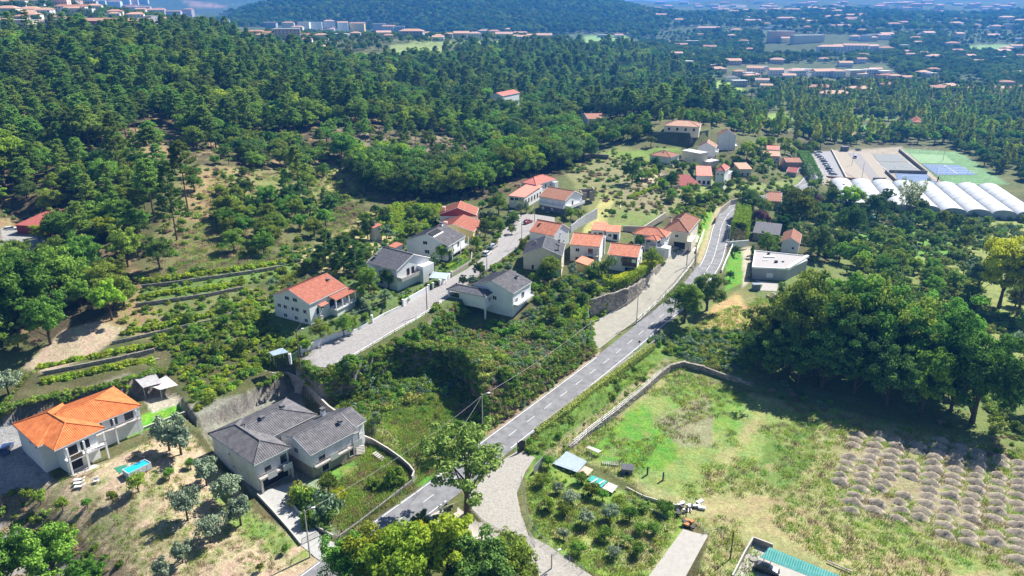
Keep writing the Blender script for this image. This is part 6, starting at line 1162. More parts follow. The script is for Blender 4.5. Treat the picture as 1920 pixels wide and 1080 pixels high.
# steps in the villa garden
r = empty('garden_steps', P(716,862,.5), .75, 'flight of concrete garden steps along the villa wall', 'steps'); sm = None
for k in range(9):
    b = MB(); b.box(-.55, .55, -.18, .18, 0, .16) if sm is None else None
    if sm is None: c = b.build('step', CONC, r); sm = c.data
    else: c = bpy.data.objects.new('step', sm); COL.objects.link(c); c.parent = r
    c.location = (-1.6 + k * .0, 2.2 - k * .5, .9 - k * .16); c.location = (0, 2.0 - k * .5, .75 - k * .12)
r.rotation_euler = (0, 0, .95)
r = empty('front_steps', P(676,848,.7), .2, 'short white front steps of the grey villa', 'steps'); sm = None
for k in range(6):
    if sm is None: b = MB(); b.box(-.9, .9, -.15, .15, -.5, 0); c = b.build('step', CONC, r); sm = c.data
    else: c = bpy.data.objects.new('step', sm); COL.objects.link(c); c.parent = r
    c.location = (0, -.9 + k * .3, .3 + k * .17)
# ---------------------------------------------------------------- heaps of hay and soil in the field
HM = mat('dry_manure', (.20,.165,.125), .98, .3, 1.3, bump=1, bscale=7, col2=(.46,.40,.30)); HV = []
for k in range(6):
    rr = np.random.default_rng(700 + k); n1, n2 = 15, 9; X, Y = np.meshgrid(np.linspace(-1, 1, n1), np.linspace(-1, 1, n2)); rd = np.sqrt((X * 1.0) ** 2 + (Y * 1.05) ** 2); hz = np.clip(1 - rd, 0, 1) ** .62 * .85; nz = fbm(X * 3 + k * 9, Y * 3 + k * 5, 70 + k, 3) - .5
    rim = np.exp(-((Y - .35) * 4) ** 2) * .18 * (rd < .8); Z = hz * (1 + nz * 1.35) + rim - .12; me = bpy.data.meshes.new('heap'); v = np.stack([X * 2.3 + nz * .7, Y * 1.4 + .35 * (1 - X ** 2) + nz * .35, Z * 1.25], -1).reshape(-1, 3)
    i = np.arange(n2 - 1)[:, None] * n1 + np.arange(n1 - 1)[None]; me.from_pydata([tuple(map(float, p)) for p in v], [], [tuple(map(int, f)) for f in np.stack([i, i + 1, i + n1 + 1, i + n1], -1).reshape(-1, 4)]); me.materials.append(HM); me.polygons.foreach_set('use_smooth', [True] * len(me.polygons)); HV.append(me)
c0 = P(1740,920,-2.9)[:2]; va = P(1781,933,-2.9)[:2] - c0; vb = P(1737,933,-2.9)[:2] - c0; rr = random.Random(4); nh = 0
for i in range(-8, 12):
    for j in range(-16, 20):
        x, y = c0 + va * i + vb * j + np.array([rr.uniform(-.3, .3), rr.uniform(-.25, .25)]); z = float(zat(x, y)); u, v = proj(x, y, z)
        if pip(HEAPS, np.array([u]), np.array([v]))[0] < -2 and rr.random() < .93:
            o = bpy.data.objects.new('hay_heap', HV[rr.randrange(6)]); COL.objects.link(o); o.location = (x, y, z); o.rotation_euler = (0, 0, math.atan2(va[1], va[0]) + rr.uniform(-.25, .25)); s = rr.uniform(.84, .98); o.scale = (s, s, s * rr.uniform(.8, 1.15)); tag(o, 'grey brown hay heap, place %d rightwards in row %d of the field' % (i + 9, j + 17), 'heap', 'heaps in rows in the field'); nh += 1
print('heaps', nh)
# ---------------------------------------------------------------- greenhouses and sports ground
FILM = mat('greenhouse_film', (.46,.475,.485), .45, .14, .4, spec=.5, bump=.12, bscale=1.2); FILME = mat('greenhouse_end', (.34,.38,.42), .5, .1, .4)
zg = -5.0; f6, n6 = P(1768,354,zg)[:2], P(1832,408,zg)[:2]; dirv = (n6 - f6); Lg = np.linalg.norm(dirv); dirv /= Lg
f1, f8 = P(1574,347,zg)[:2], P(1851,358,zg)[:2]; side = np.array([-dirv[1], dirv[0]]); wsp = abs(np.dot(f8 - f1, side)) / 7; sg = 1 if np.dot(f8 - f1, side) > 0 else -1
for k in range(8):
    a = f1 + (f8 - f1) * k / 7; L = Lg * (1.0 if k > 3 else .95); r = empty('greenhouse', (*a, zg), math.atan2(dirv[1], dirv[0]), 'white plastic tunnel greenhouse, %s from the left' % ('first','second','third','fourth','fifth','sixth','seventh','last')[k], 'greenhouse', 'tunnel greenhouses'); hw = wsp * .49; hh = 2.0; rise = 2.3; ns = 12; nl = 10
    A_ = [(0 + hw * -math.cos(math.pi * i / ns), hh * 0 + hh + rise * math.sin(math.pi * i / ns)) for i in range(ns + 1)]; v = []; f = []
    prof = [(-hw, -1)] + A_ + [(hw, -1)]
    for j in range(nl + 1):
        for (y, z) in prof: v.append((L * j / nl, y, z))
    m_ = len(prof)
    for j in range(nl):
        for i in range(m_ - 1): f.append((j*m_+i, (j+1)*m_+i, (j+1)*m_+i+1, j*m_+i+1))
    b = MB(); b.add(v, f); o = b.build('film', FILM, r, smooth=True); b = MB(); 
    for x in (0.03, L - .03): b = MB(); b.add([(x, y * .985, z) for y, z in prof], [tuple(range(m_))]); b.build('end_wall', FILME, r)
    for j in range(0, nl + 1, 2):
        b = MB(); [b.tube((L * j / nl, y0 * 1.004, z0 + .02), (L * j / nl, y1 * 1.004, z1 + .02), .05, n=4) for (y0, z0), (y1, z1) in zip(A_[:-1], A_[1:])]; b.build('hoop', METALG, r)
Q = lambda x, y: (1520 + x / 4.8, 260 + y / 4.8, -4)
for nm, q, m in (('court', [(560,140),(790,140),(870,205),(612,205)], mat('court_grey', (.20,.215,.215), .9, .08, .6)), ('court', [(612,212),(872,212),(1012,298),(702,298)], mat('court_grey', (.20,.215,.215))), ('court', [(760,310),(1040,314),(1155,408),(800,396)], mat('court_blue', (.12,.18,.30), .9, .08, .6)),
                 ('pitch', [(885,128),(1210,138),(1305,214),(990,214)], mat('turf_light', (.20,.32,.16), .95, .12, .3)), ('court', [(1005,222),(1340,228),(1500,312),(1135,318)], mat('court_blue', (.12,.18,.30))), ('pitch', [(1160,328),(1530,328),(1640,418),(1250,418)], mat('turf_dark', (.10,.22,.08), .95, .12, .3)), ('car_park', [(180,105),(540,130),(760,390),(560,400),(430,370),(300,300)], mat('tan_paving', (.31,.27,.215), .9, .1, .5)), ('car_park', [(40,120),(180,120),(265,270),(300,355),(140,350)], mat('grey_paving', (.26,.26,.27), .9, .1, .5)), ('road', [(330,130),(440,130),(640,370),(545,370)], mat('asphalt_warm', (.24,.225,.22), .9, .08, .6)), ('path', [(800,108),(880,128),(1200,400),(1160,405),(1030,300)], mat('tan_paving', (.31,.27,.215)))):
    dz = {'pitch': .12, 'court': .14, 'car_park': .10, 'road': .16, 'path': .13}[nm]; sheet(nm, [Q(*p) for p in q], m, dz, 4)
LN = MB()
for a, c in (((700,235),(960,260)), ((640,170),(830,170)), ((600,212),(700,298)), ((870,205),(1010,298)), ((820,330),(1060,335)), ((900,360),(1110,372)), ((1050,240),(1400,260)), ((1200,228),(1330,312))):
    p, q = P(*Q(*a)), P(*Q(*c)); t = (q - p)[:2]; L = np.linalg.norm(t); t /= L; LN.obox(((p + q) / 2)[:2], t, np.array([-t[1], t[0]]), L / 2, .12, float(zat(*p[:2])) + .12, float(zat(*p[:2])) + .22)
o = LN.build('court_lines', PAINT); o['kind'] = 'structure'
for a, c, l in (((795,108),(1030,300),'dark brown retaining wall between the two terraces of courts'), ((672,298),(770,388),'dark wall in front of the tan terrace'), ((705,300),(1045,308),'dark wall behind the near blue court'), ((185,108),(320,365),'pale edge wall of the tan car park'), ((560,370),(670,372),'dark wall at the near end of the car park road'), ((140,352),(440,375),'brown building wall under the car park')):
    wall('retaining_wall', l, [Q(*a), Q(*c)], 1.3 if 'brown building' not in l else 1.2, .5, STONE[3] if 'dark' in l else (mat('brown_clad', (.30,.19,.12), .8, .1, 1) if 'brown' in l else CONC), base=1)
for a, l in (([(985,215),(1130,320),(1240,420)], 'tall mesh fence between the courts and the pitches'), ([(1130,320),(1340,322),(1530,322)], 'tall mesh fence at the near side of the far blue court'), ([(745,300),(790,400)], 'tall mesh fence left of the near blue court'), ([(1245,420),(1640,425)], 'tall mesh fence at the near edge of the dark green pitch'), ([(890,128),(1210,138)], 'tall mesh fence behind the light green pitch')): fence('court_fence', l, [Q(*p) for p in a], 4, 6, METALG, 3)
for i, (u, v, rz) in enumerate([(1534,292,.2),(1538,296,.2),(1542,300,.2),(1545,304,.2),(1548,309,.2),(1551,313,.2),(1554,318,.2),(1557,323,.2),(1560,327,.2),(1563,328,.2),(1530,288,.2),(1536,287,.2)]):
    carpx(u, v, -3.85, rz + .1 * (i % 3), ('white','silver','white','grey','silver','white','black','silver','grey','silver','white','grey')[i], '%s car in the crowded car park row beside the greenhouses' % ('white','silver','white','grey','silver','white','black','silver','grey','silver','white','grey')[i], 'cars in the far car park')
carpx(1603,296,-3.85,1.2,'white','white van standing alone on the tan car park',None,5,1.9,1.9,'parked_van'); carpx(1609,282,-3.85,.3,'grey','grey car at the top edge of the tan car park')
b = MB(); b.box(-2.2, 2.2, -1.6, 1.6, 0, 3); b.box(-2.6, 2.6, -2, 2, 3, 3.2); tag(b.build('kiosk', WALL['darkgrey'], loc=tuple(P(1583,283,-3.9))), 'dark kiosk at the top of the tan car park', 'hut')
for u, v, h, l in ((1615,338,10,'lamp mast at the near end of the tan car park'), (1597,310,9,'lamp mast in the middle of the tan car park'), (1768,300,9,'floodlight mast between the pitches')): pole(u, v, -4, h, l, 1, .5)
# ---------------------------------------------------------------- the town beyond
BOX = MB(); BOX.box(-.5, .5, -.5, .5, 0, 1); BOX = BOX.build('tmp', GLASS); BOXM = BOX.data; bpy.data.objects.remove(BOX)
ORD = ['first','second','third','fourth','fifth','sixth','seventh','eighth','ninth','tenth','eleventh','twelfth','thirteenth','fourteenth','fifteenth','sixteenth','seventeenth','eighteenth','nineteenth','twentieth']
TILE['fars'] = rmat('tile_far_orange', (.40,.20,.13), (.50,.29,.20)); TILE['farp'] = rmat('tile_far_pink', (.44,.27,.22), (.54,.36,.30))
def far_set(where, group, lst, ox, oy, sc, dmax=4200):
    rr = random.Random(len(lst) * 7 + int(ox)); lst = sorted(lst, key=lambda q: q[0])
    for n, (x, y, w, hpx, wc, tc) in enumerate(lst):
        u, v = ox + x / sc, oy + y / sc; p = hit(u, max(v, 3)); d = math.hypot(p[0], p[1])
        if d > dmax: continue
        k = d / FPX / 1.0; wm = max(5, w / sc * k); hm = max(3, hpx / sc * k * .95); dm = min(14, max(7, wm * .6)); rz = rr.choice((0, 0, .25, -.3, .15)) + rr.uniform(-.1, .1)
        cn = {'white': 'white', 'cream': 'cream', 'grey': 'grey', 'pinkw': 'pinkish', 'yellow': 'yellow', 'beige': 'beige', 'maroon': 'maroon'}[wc]; tn = {'salmon': 'orange', 'pink': 'pink', 'brown': 'brown', 'tan': 'tan', 'red': 'red', 'grey': 'grey', 'slate': 'dark', 'fars': 'orange', 'farp': 'pink', 'flat': 'flat', 'maroon': 'maroon'}[tc]
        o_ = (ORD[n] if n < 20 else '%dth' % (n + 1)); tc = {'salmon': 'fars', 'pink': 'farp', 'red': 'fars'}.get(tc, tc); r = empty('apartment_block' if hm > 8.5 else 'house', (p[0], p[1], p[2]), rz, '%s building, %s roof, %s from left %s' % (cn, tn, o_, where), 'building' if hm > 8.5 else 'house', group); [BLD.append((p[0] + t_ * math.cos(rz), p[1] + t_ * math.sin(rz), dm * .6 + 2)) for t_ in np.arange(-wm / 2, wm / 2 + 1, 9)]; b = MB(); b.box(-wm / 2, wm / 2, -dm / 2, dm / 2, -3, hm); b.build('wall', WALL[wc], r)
        b = MB(); e = .5; rs = dm * .2; X, Y = wm / 2 + e, dm / 2 + e
        if tc == 'flat': b.box(-X + .3, X - .3, -Y + .3, Y - .3, hm, hm + .3); b.build('roof', mat('flat_roof_pale', (.5,.5,.5), .9, .1, .4), r)
        else:
            i_ = min(Y, X) if rr.random() < .6 else 0; b.add([(-X, -Y, hm), (X, -Y, hm), (X, Y, hm), (-X, Y, hm), (-X + i_, 0, hm + rs), (X - i_, 0, hm + rs)] , [(0, 1, 5, 4), (2, 3, 4, 5), (3, 0, 4), (1, 2, 5), (3, 2, 1, 0)]); b.build('roof', TILE[tc], r)
        if d < 1500:
            nf = max(1, int(hm / 2.9)); nw = max(2, min(7, int(wm / 3.2)))
            for fl in range(nf):
                for j in range(nw): c = bpy.data.objects.new('window', BOXM); COL.objects.link(c); c.parent = r; c.location = (-wm / 2 + wm * (j + .5) / nw, -dm / 2, fl * 2.9 + .9); c.scale = (1.3, .12, 1.3)
            for fl in range(nf): c = bpy.data.objects.new('window', BOXM); COL.objects.link(c); c.parent = r; c.location = (wm / 2, 0, fl * 2.9 + .9); c.scale = (.12, 1.3, 1.3)
far_set('on the hilltop above the pine wood', 'hilltop buildings', [(130,290,250,110,'cream','flat'),(440,265,100,95,'grey','flat'),(545,222,110,50,'cream','tan'),(810,240,360,70,'maroon','salmon'),(20,42,60,30,'pinkw','tan'),(60,48,70,30,'white','tan'),(140,48,100,35,'white','brown'),(70,100,130,30,'cream','tan'),(240,98,120,25,'cream','tan'),(360,105,70,30,'white','salmon'),(470,70,90,60,'pinkw','brown'),(560,60,90,50,'pinkw','tan'),(670,66,100,45,'grey','flat'),(870,60,80,40,'white','tan'),(545,98,80,30,'cream','tan'),(870,120,90,30,'cream','salmon'),(1045,95,150,35,'cream','salmon'),(1160,128,130,45,'cream','salmon'),(1290,138,130,45,'pinkw','salmon'),(1070,150,200,25,'grey','flat'),(1420,128,70,50,'pinkw','tan'),(1720,125,130,25,'white','flat'),(1150,198,60,30,'white','tan'),(1090,178,70,28,'cream','salmon'),(1900,268,60,30,'yellow','salmon'),(1700,190,40,30,'white','tan'),(300,40,70,30,'white','tan'),(760,40,60,30,'cream','tan'),(30,255,80,40,'cream','tan')], 0, 0, 4)
far_set('in the row on the middle ridge', 'ridge houses', [(25,272,60,35,'yellow','salmon'),(110,205,90,30,'grey','slate'),(245,215,80,40,'cream','salmon'),(240,298,170,75,'pinkw','flat'),(365,232,80,60,'white','flat'),(455,232,80,60,'white','flat'),(555,240,75,75,'white','pink'),(655,240,70,65,'white','tan'),(765,240,100,60,'yellow','salmon'),(380,325,80,30,'white','brown'),(512,405,40,55,'white','tan'),(640,280,110,25,'grey','flat'),(930,232,90,50,'grey','flat'),(1000,250,90,50,'beige','tan'),(958,285,100,40,'cream','pink'),(1080,240,70,40,'grey','flat'),(1170,285,170,50,'grey','tan'),(1370,285,60,20,'white','tan'),(1450,285,70,30,'white','tan'),(1540,285,110,35,'cream','tan'),(1640,292,90,40,'white','pink'),(1860,290,120,35,'white','pink'),(650,490,120,20,'grey','flat'),(1840,280,60,30,'beige','brown')], 480, 0, 4)
far_set('at the foot of the far wooded hill', 'houses below the far hill', [(30,298,60,30,'white','tan'),(80,305,90,30,'white','pink'),(240,300,110,35,'pinkw','pink'),(390,355,70,25,'white','tan'),(690,280,90,18,'grey','flat'),(800,282,60,20,'white','tan'),(310,330,50,20,'white','tan'),(130,290,80,25,'grey','tan'),(1010,402,90,25,'pinkw','tan'),(1120,445,60,20,'white','flat'),(1230,440,80,40,'pinkw','pink'),(1160,475,80,30,'white','flat'),(1290,495,120,35,'white','flat'),(1350,440,40,30,'white','brown'),(1640,485,130,30,'pinkw','tan'),(1540,545,110,30,'pinkw','tan'),(1700,570,80,35,'cream','salmon'),(1820,550,110,40,'white','tan'),(1880,530,60,30,'white','flat'),(1870,645,90,45,'white','pink'),(1780,595,80,30,'pinkw','tan'),(1700,645,100,40,'grey','flat'),(1900,680,80,40,'white','tan'),(1640,610,90,30,'white','grey')], 960, 0, 4)
far_set('on the slopes across the valley', 'houses across the valley', [(440,260,130,25,'white','flat'),(270,235,150,25,'pinkw','pink'),(490,165,160,20,'white','flat'),(600,180,110,25,'cream','pink'),(380,98,80,25,'white','tan'),(460,115,60,28,'white','salmon'),(300,55,90,15,'white','flat'),(800,220,180,10,'white','flat'),(840,270,130,18,'cream','tan'),(200,60,60,12,'white','tan'),(560,90,60,15,'cream','tan'),(700,60,70,14,'white','tan'),(820,90,70,14,'white','pink'),(90,30,60,12,'white','tan'),(650,25,60,10,'white','flat')], 1260, 0, 4)
far_set('in the valley town at the upper right', 'houses of the valley town', [(290,318,230,48,'cream','flat'),(90,312,170,70,'pinkw','flat'),(460,405,160,50,'white','tan'),(650,385,150,40,'white','tan'),(730,305,60,35,'white','flat'),(870,295,70,28,'white','tan'),(650,300,60,25,'white','tan'),(50,565,100,40,'white','tan'),(200,570,120,40,'white','pink'),(150,590,90,25,'white','tan'),(280,562,80,40,'white','flat'),(410,575,160,40,'white','tan'),(525,582,80,45,'white','tan'),(640,575,120,45,'cream','flat'),(760,575,90,50,'white','flat'),(860,582,90,45,'white','flat'),(950,600,70,30,'pinkw','tan'),(370,690,200,35,'grey','brown'),(490,745,200,45,'white','tan'),(670,690,180,25,'grey','tan'),(900,670,100,35,'grey','brown'),(1040,605,80,25,'cream','salmon'),(1260,700,110,40,'pinkw','brown'),(1350,680,110,35,'white','tan'),(1530,700,80,35,'pinkw','tan'),(1700,700,90,35,'cream','pink'),(1840,705,90,40,'pinkw','brown'),(1910,695,50,40,'white','tan'),(1780,655,80,35,'pinkw','brown'),(1620,705,60,25,'grey','tan'),(130,175,120,35,'pinkw','tan'),(150,155,40,30,'white','flat'),(60,80,100,12,'white','tan'),(180,95,110,22,'white','tan'),(330,85,80,22,'pinkw','tan'),(440,95,110,25,'white','pink'),(520,105,60,22,'white','tan'),(620,135,70,20,'white','tan'),(700,135,60,18,'white','tan'),(545,140,60,20,'cream','tan'),(1100,85,80,22,'white','flat'),(1080,138,190,12,'white','flat'),(1040,165,60,12,'white','tan'),(1340,190,80,12,'white','flat'),(1440,210,120,12,'white','flat'),(1660,215,90,12,'white','flat'),(1770,195,40,30,'white','flat'),(1680,280,70,14,'white','tan'),(1880,305,80,14,'white','flat'),(1730,148,100,12,'white','flat'),(1650,135,60,12,'white','flat'),(1420,148,30,14,'white','flat'),(1230,120,130,12,'pinkw','tan'),(1330,110,60,12,'white','flat'),(1270,80,80,12,'pinkw','flat'),(1000,110,110,10,'white','flat'),(20,45,40,14,'white','tan'),(200,45,40,14,'white','flat'),(720,45,80,8,'white','flat'),(900,30,90,8,'cream','tan'),(1050,25,90,8,'white','tan'),(1200,40,60,10,'white','tan'),(1400,30,100,7,'white','flat'),(1550,60,60,8,'white','tan'),(860,60,70,8,'white','flat'),(560,30,70,8,'white','tan'),(330,25,60,8,'cream','tan')], 1440, 0, 4)
rr = random.Random(8)
def rnd(n, x0, x1, y0, y1, w0, w1, h): return [(rr.uniform(x0, x1), rr.uniform(y0, y1), rr.uniform(w0, w1), rr.uniform(*h), rr.choice(('white','white','cream','pinkw')), rr.choice(('tan','salmon','tan','flat','brown'))) for _ in range(n)]
far_set('on the upper hilltop slope', 'small hilltop houses', rnd(34, 0, 370, 4, 52, 14, 26, (6, 10)), 0, 0, 1); far_set('between the trees of the valley slope', 'small valley houses', rnd(75, 1215, 1915, 42, 150, 11, 24, (4.5, 8)), 0, 0, 1, 5000); far_set('along the ridge', 'small ridge houses', rnd(16, 480, 1040, 58, 76, 14, 26, (5, 9)), 0, 0, 1)
far_set('scattered over the farthest slope', 'houses on the farthest slope', [(rr.uniform(0, 720), rr.uniform(6, 48), rr.uniform(8, 20), rr.uniform(2.5, 4.5), rr.choice(('white','white','cream','pinkw')), rr.choice(('tan','salmon','flat','brown'))) for _ in range(90)], 1195, 0, 1, 7000)
print('town', round(time.time() - T0, 1), len(bpy.data.objects))

def hz_(q): g = hit(*q); return (q[0], q[1], g[2])
for k, (pl, h, l) in enumerate((([(268,540),(330,533),(400,523),(470,513),(530,503)], 1.1, 'low stone wall under the upper vine row of the sunny terrace'), ([(255,575),(320,566),(390,556),(455,543)], 1.1, 'low stone wall under the lower vine row of the sunny terrace'), ([(212,645),(280,630),(340,616),(400,603),(465,578)], .9, 'pale stone edge of the dirt terrace'), ([(82,703),(150,690),(220,676),(288,660)], 1.0, 'stone wall under the upper vine row above the orange roofed house'))):
    w = [hz_(q) for q in pl]; stone_wall('stone_wall', l, w, [h] * len(w), .4, .35, 40 + k)

wall('stone_wall', 'dark stone ruin wall along the top of the upper meadow', [hz_((1085,300)), hz_((1110,296)), hz_((1140,298))], 2.2, .6, STONE[3])
for u, v, z, rz, c, l in ((1030,398,12.4,1.2,'grey','grey car under the brown roofed house'), (1228,337,10.2,.3,'silver','silver car on the dirt yard of the brown hipped house'), (990,418,12.4,.9,'red','red car at the wide end of the upper lane')): carpx(u, v, z, rz, c, l)
# ---------------------------------------------------------------- single trees, shrubs and hedges
def hgt(u, v0, z, v1):
    p = P(u, v0, z); k = (540 - v1) / FPX; return (k * p[1] * CP - p[1] * SP) / (CP + k * SP) + CAMH - z
def pt(u, v0, v1, kind, label, wf=1.0, name='tree', cat='tree', group=None, var=None):
    """a plant whose foot the photograph shows at (u, v0) and whose top at row v1"""
    g = hit(u, v0); h = hgt(u, v0, g[2], v1); p = PROTO[kind][0]; sz = h / p['h'] * (.93 if kind not in ('bush','scrub','bluebush') else .9); wf *= {'bush': .6, 'scrub': .6, 'bluebush': .6, 'olive': .74, 'citrus': .8, 'grove': 1, 'darkgrove': 1}.get(kind, .84)
    o = place(kind, name, g[0], g[1], sz * wf, label, cat, group, z=g[2], sz=sz, var=var); BLD.append((g[0], g[1], .5 * p['R'] * sz * wf)); return o
random.seed(21)
pt(876,962,798,'loose','loose crowned tree with bare limbs standing on the pebble patch at the junction',1.3)
for a in ((700,1095,985,'yellow','yellow green tree at the bottom edge, nearest to the road'),(760,1130,985,'yellow','tall bright yellow green tree at the bottom edge left of centre'),(840,1110,968,'yellow','round light green tree at the bottom edge below the junction'),(900,1130,985,'dark','dark tree at the bottom edge, second from the gravel track'),
          (960,1110,1008,'oak','green tree at the bottom edge beside the metal fence panel'),(655,1105,1010,'oak','green tree over the road at the bottom edge'),(800,1085,990,'gold','golden tinted tree among the bottom edge trees'),(735,1050,985,'yellow','small yellow green tree beside the near end of the road'),(790,1010,955,'dark','small dark tree left of the pebble patch'),(930,1070,1015,'yellow','light green shrub tree at the metal fence panel')): pt(a[0],a[1],a[2],a[3],a[4],1.05)
for a in ((105,1090,975,'oak','big round green tree in the lower left corner'),(15,1115,1005,'oak','green tree at the very corner, lower left'),(165,1120,1050,'oak','green tree partly cut by the bottom edge, lower left')): pt(*a)
for i, (u, v0, v1, w) in enumerate(((318,845,783,'at the end of the lawn wall, left one'),(340,852,786,'at the end of the lawn wall, right one'),(388,910,855,'nearest to the left wall of the grey villa'),(428,945,890,'beside the garage of the grey villa'),(352,975,920,'in the middle of the dry lawn'),(452,985,926,'beside the sunken driveway'),(396,1016,966,'in the lower middle of the dry lawn'),(343,1055,1018,'small, lower part of the dry lawn'),(306,1085,1045,'small, at the bottom edge of the dry lawn'))):
    pt(u,v0,v1,'olive','grey green olive tree ' + w,1.05,'olive_tree','tree','olive trees on the dry lawn')
for i, (u, v0, v1, w) in enumerate(((260,922,888,'close to the frame pool'),(212,944,922,'on the open dry lawn'),(118,957,934,'below the loungers, left one'),(165,952,935,'below the loungers, right one'),(318,898,878,'right of the frame pool'),(77,945,920,'at the left edge of the dry lawn'),(55,938,915,'pale, at the far left of the dry lawn'),(358,878,860,'beside the upper olive trees'),(535,1037,1022,'beside the lamp at the lower drive'),(488,1072,1058,'at the bottom right of the dry lawn'))): pt(u,v0,v1,'citrus','small round green shrub ' + w,1,'shrub','shrub','small shrubs on the dry lawn')
for u, v0, v1, k, l in ((572,945,903,'bush','leafy green bush at the head of the sunken driveway'),(605,965,925,'bluebush','grey green bush in the villa garden'),(637,945,915,'gold','small golden shrub in the villa garden'),(617,922,890,'citrus','green shrub at the front wall of the grey villa'),(741,905,870,'bush','round bush beside the garden steps'),(702,915,893,'bush','small bush on the villa lawn'),(580,985,955,'bush','bush over the curved driveway wall'),(560,935,908,'scrub','low bush beside the garage'),(610,985,962,'scrub','low shrub near the lower garden gate')):
    pt(u,v0,v1,k,l,1.1,'shrub','shrub')
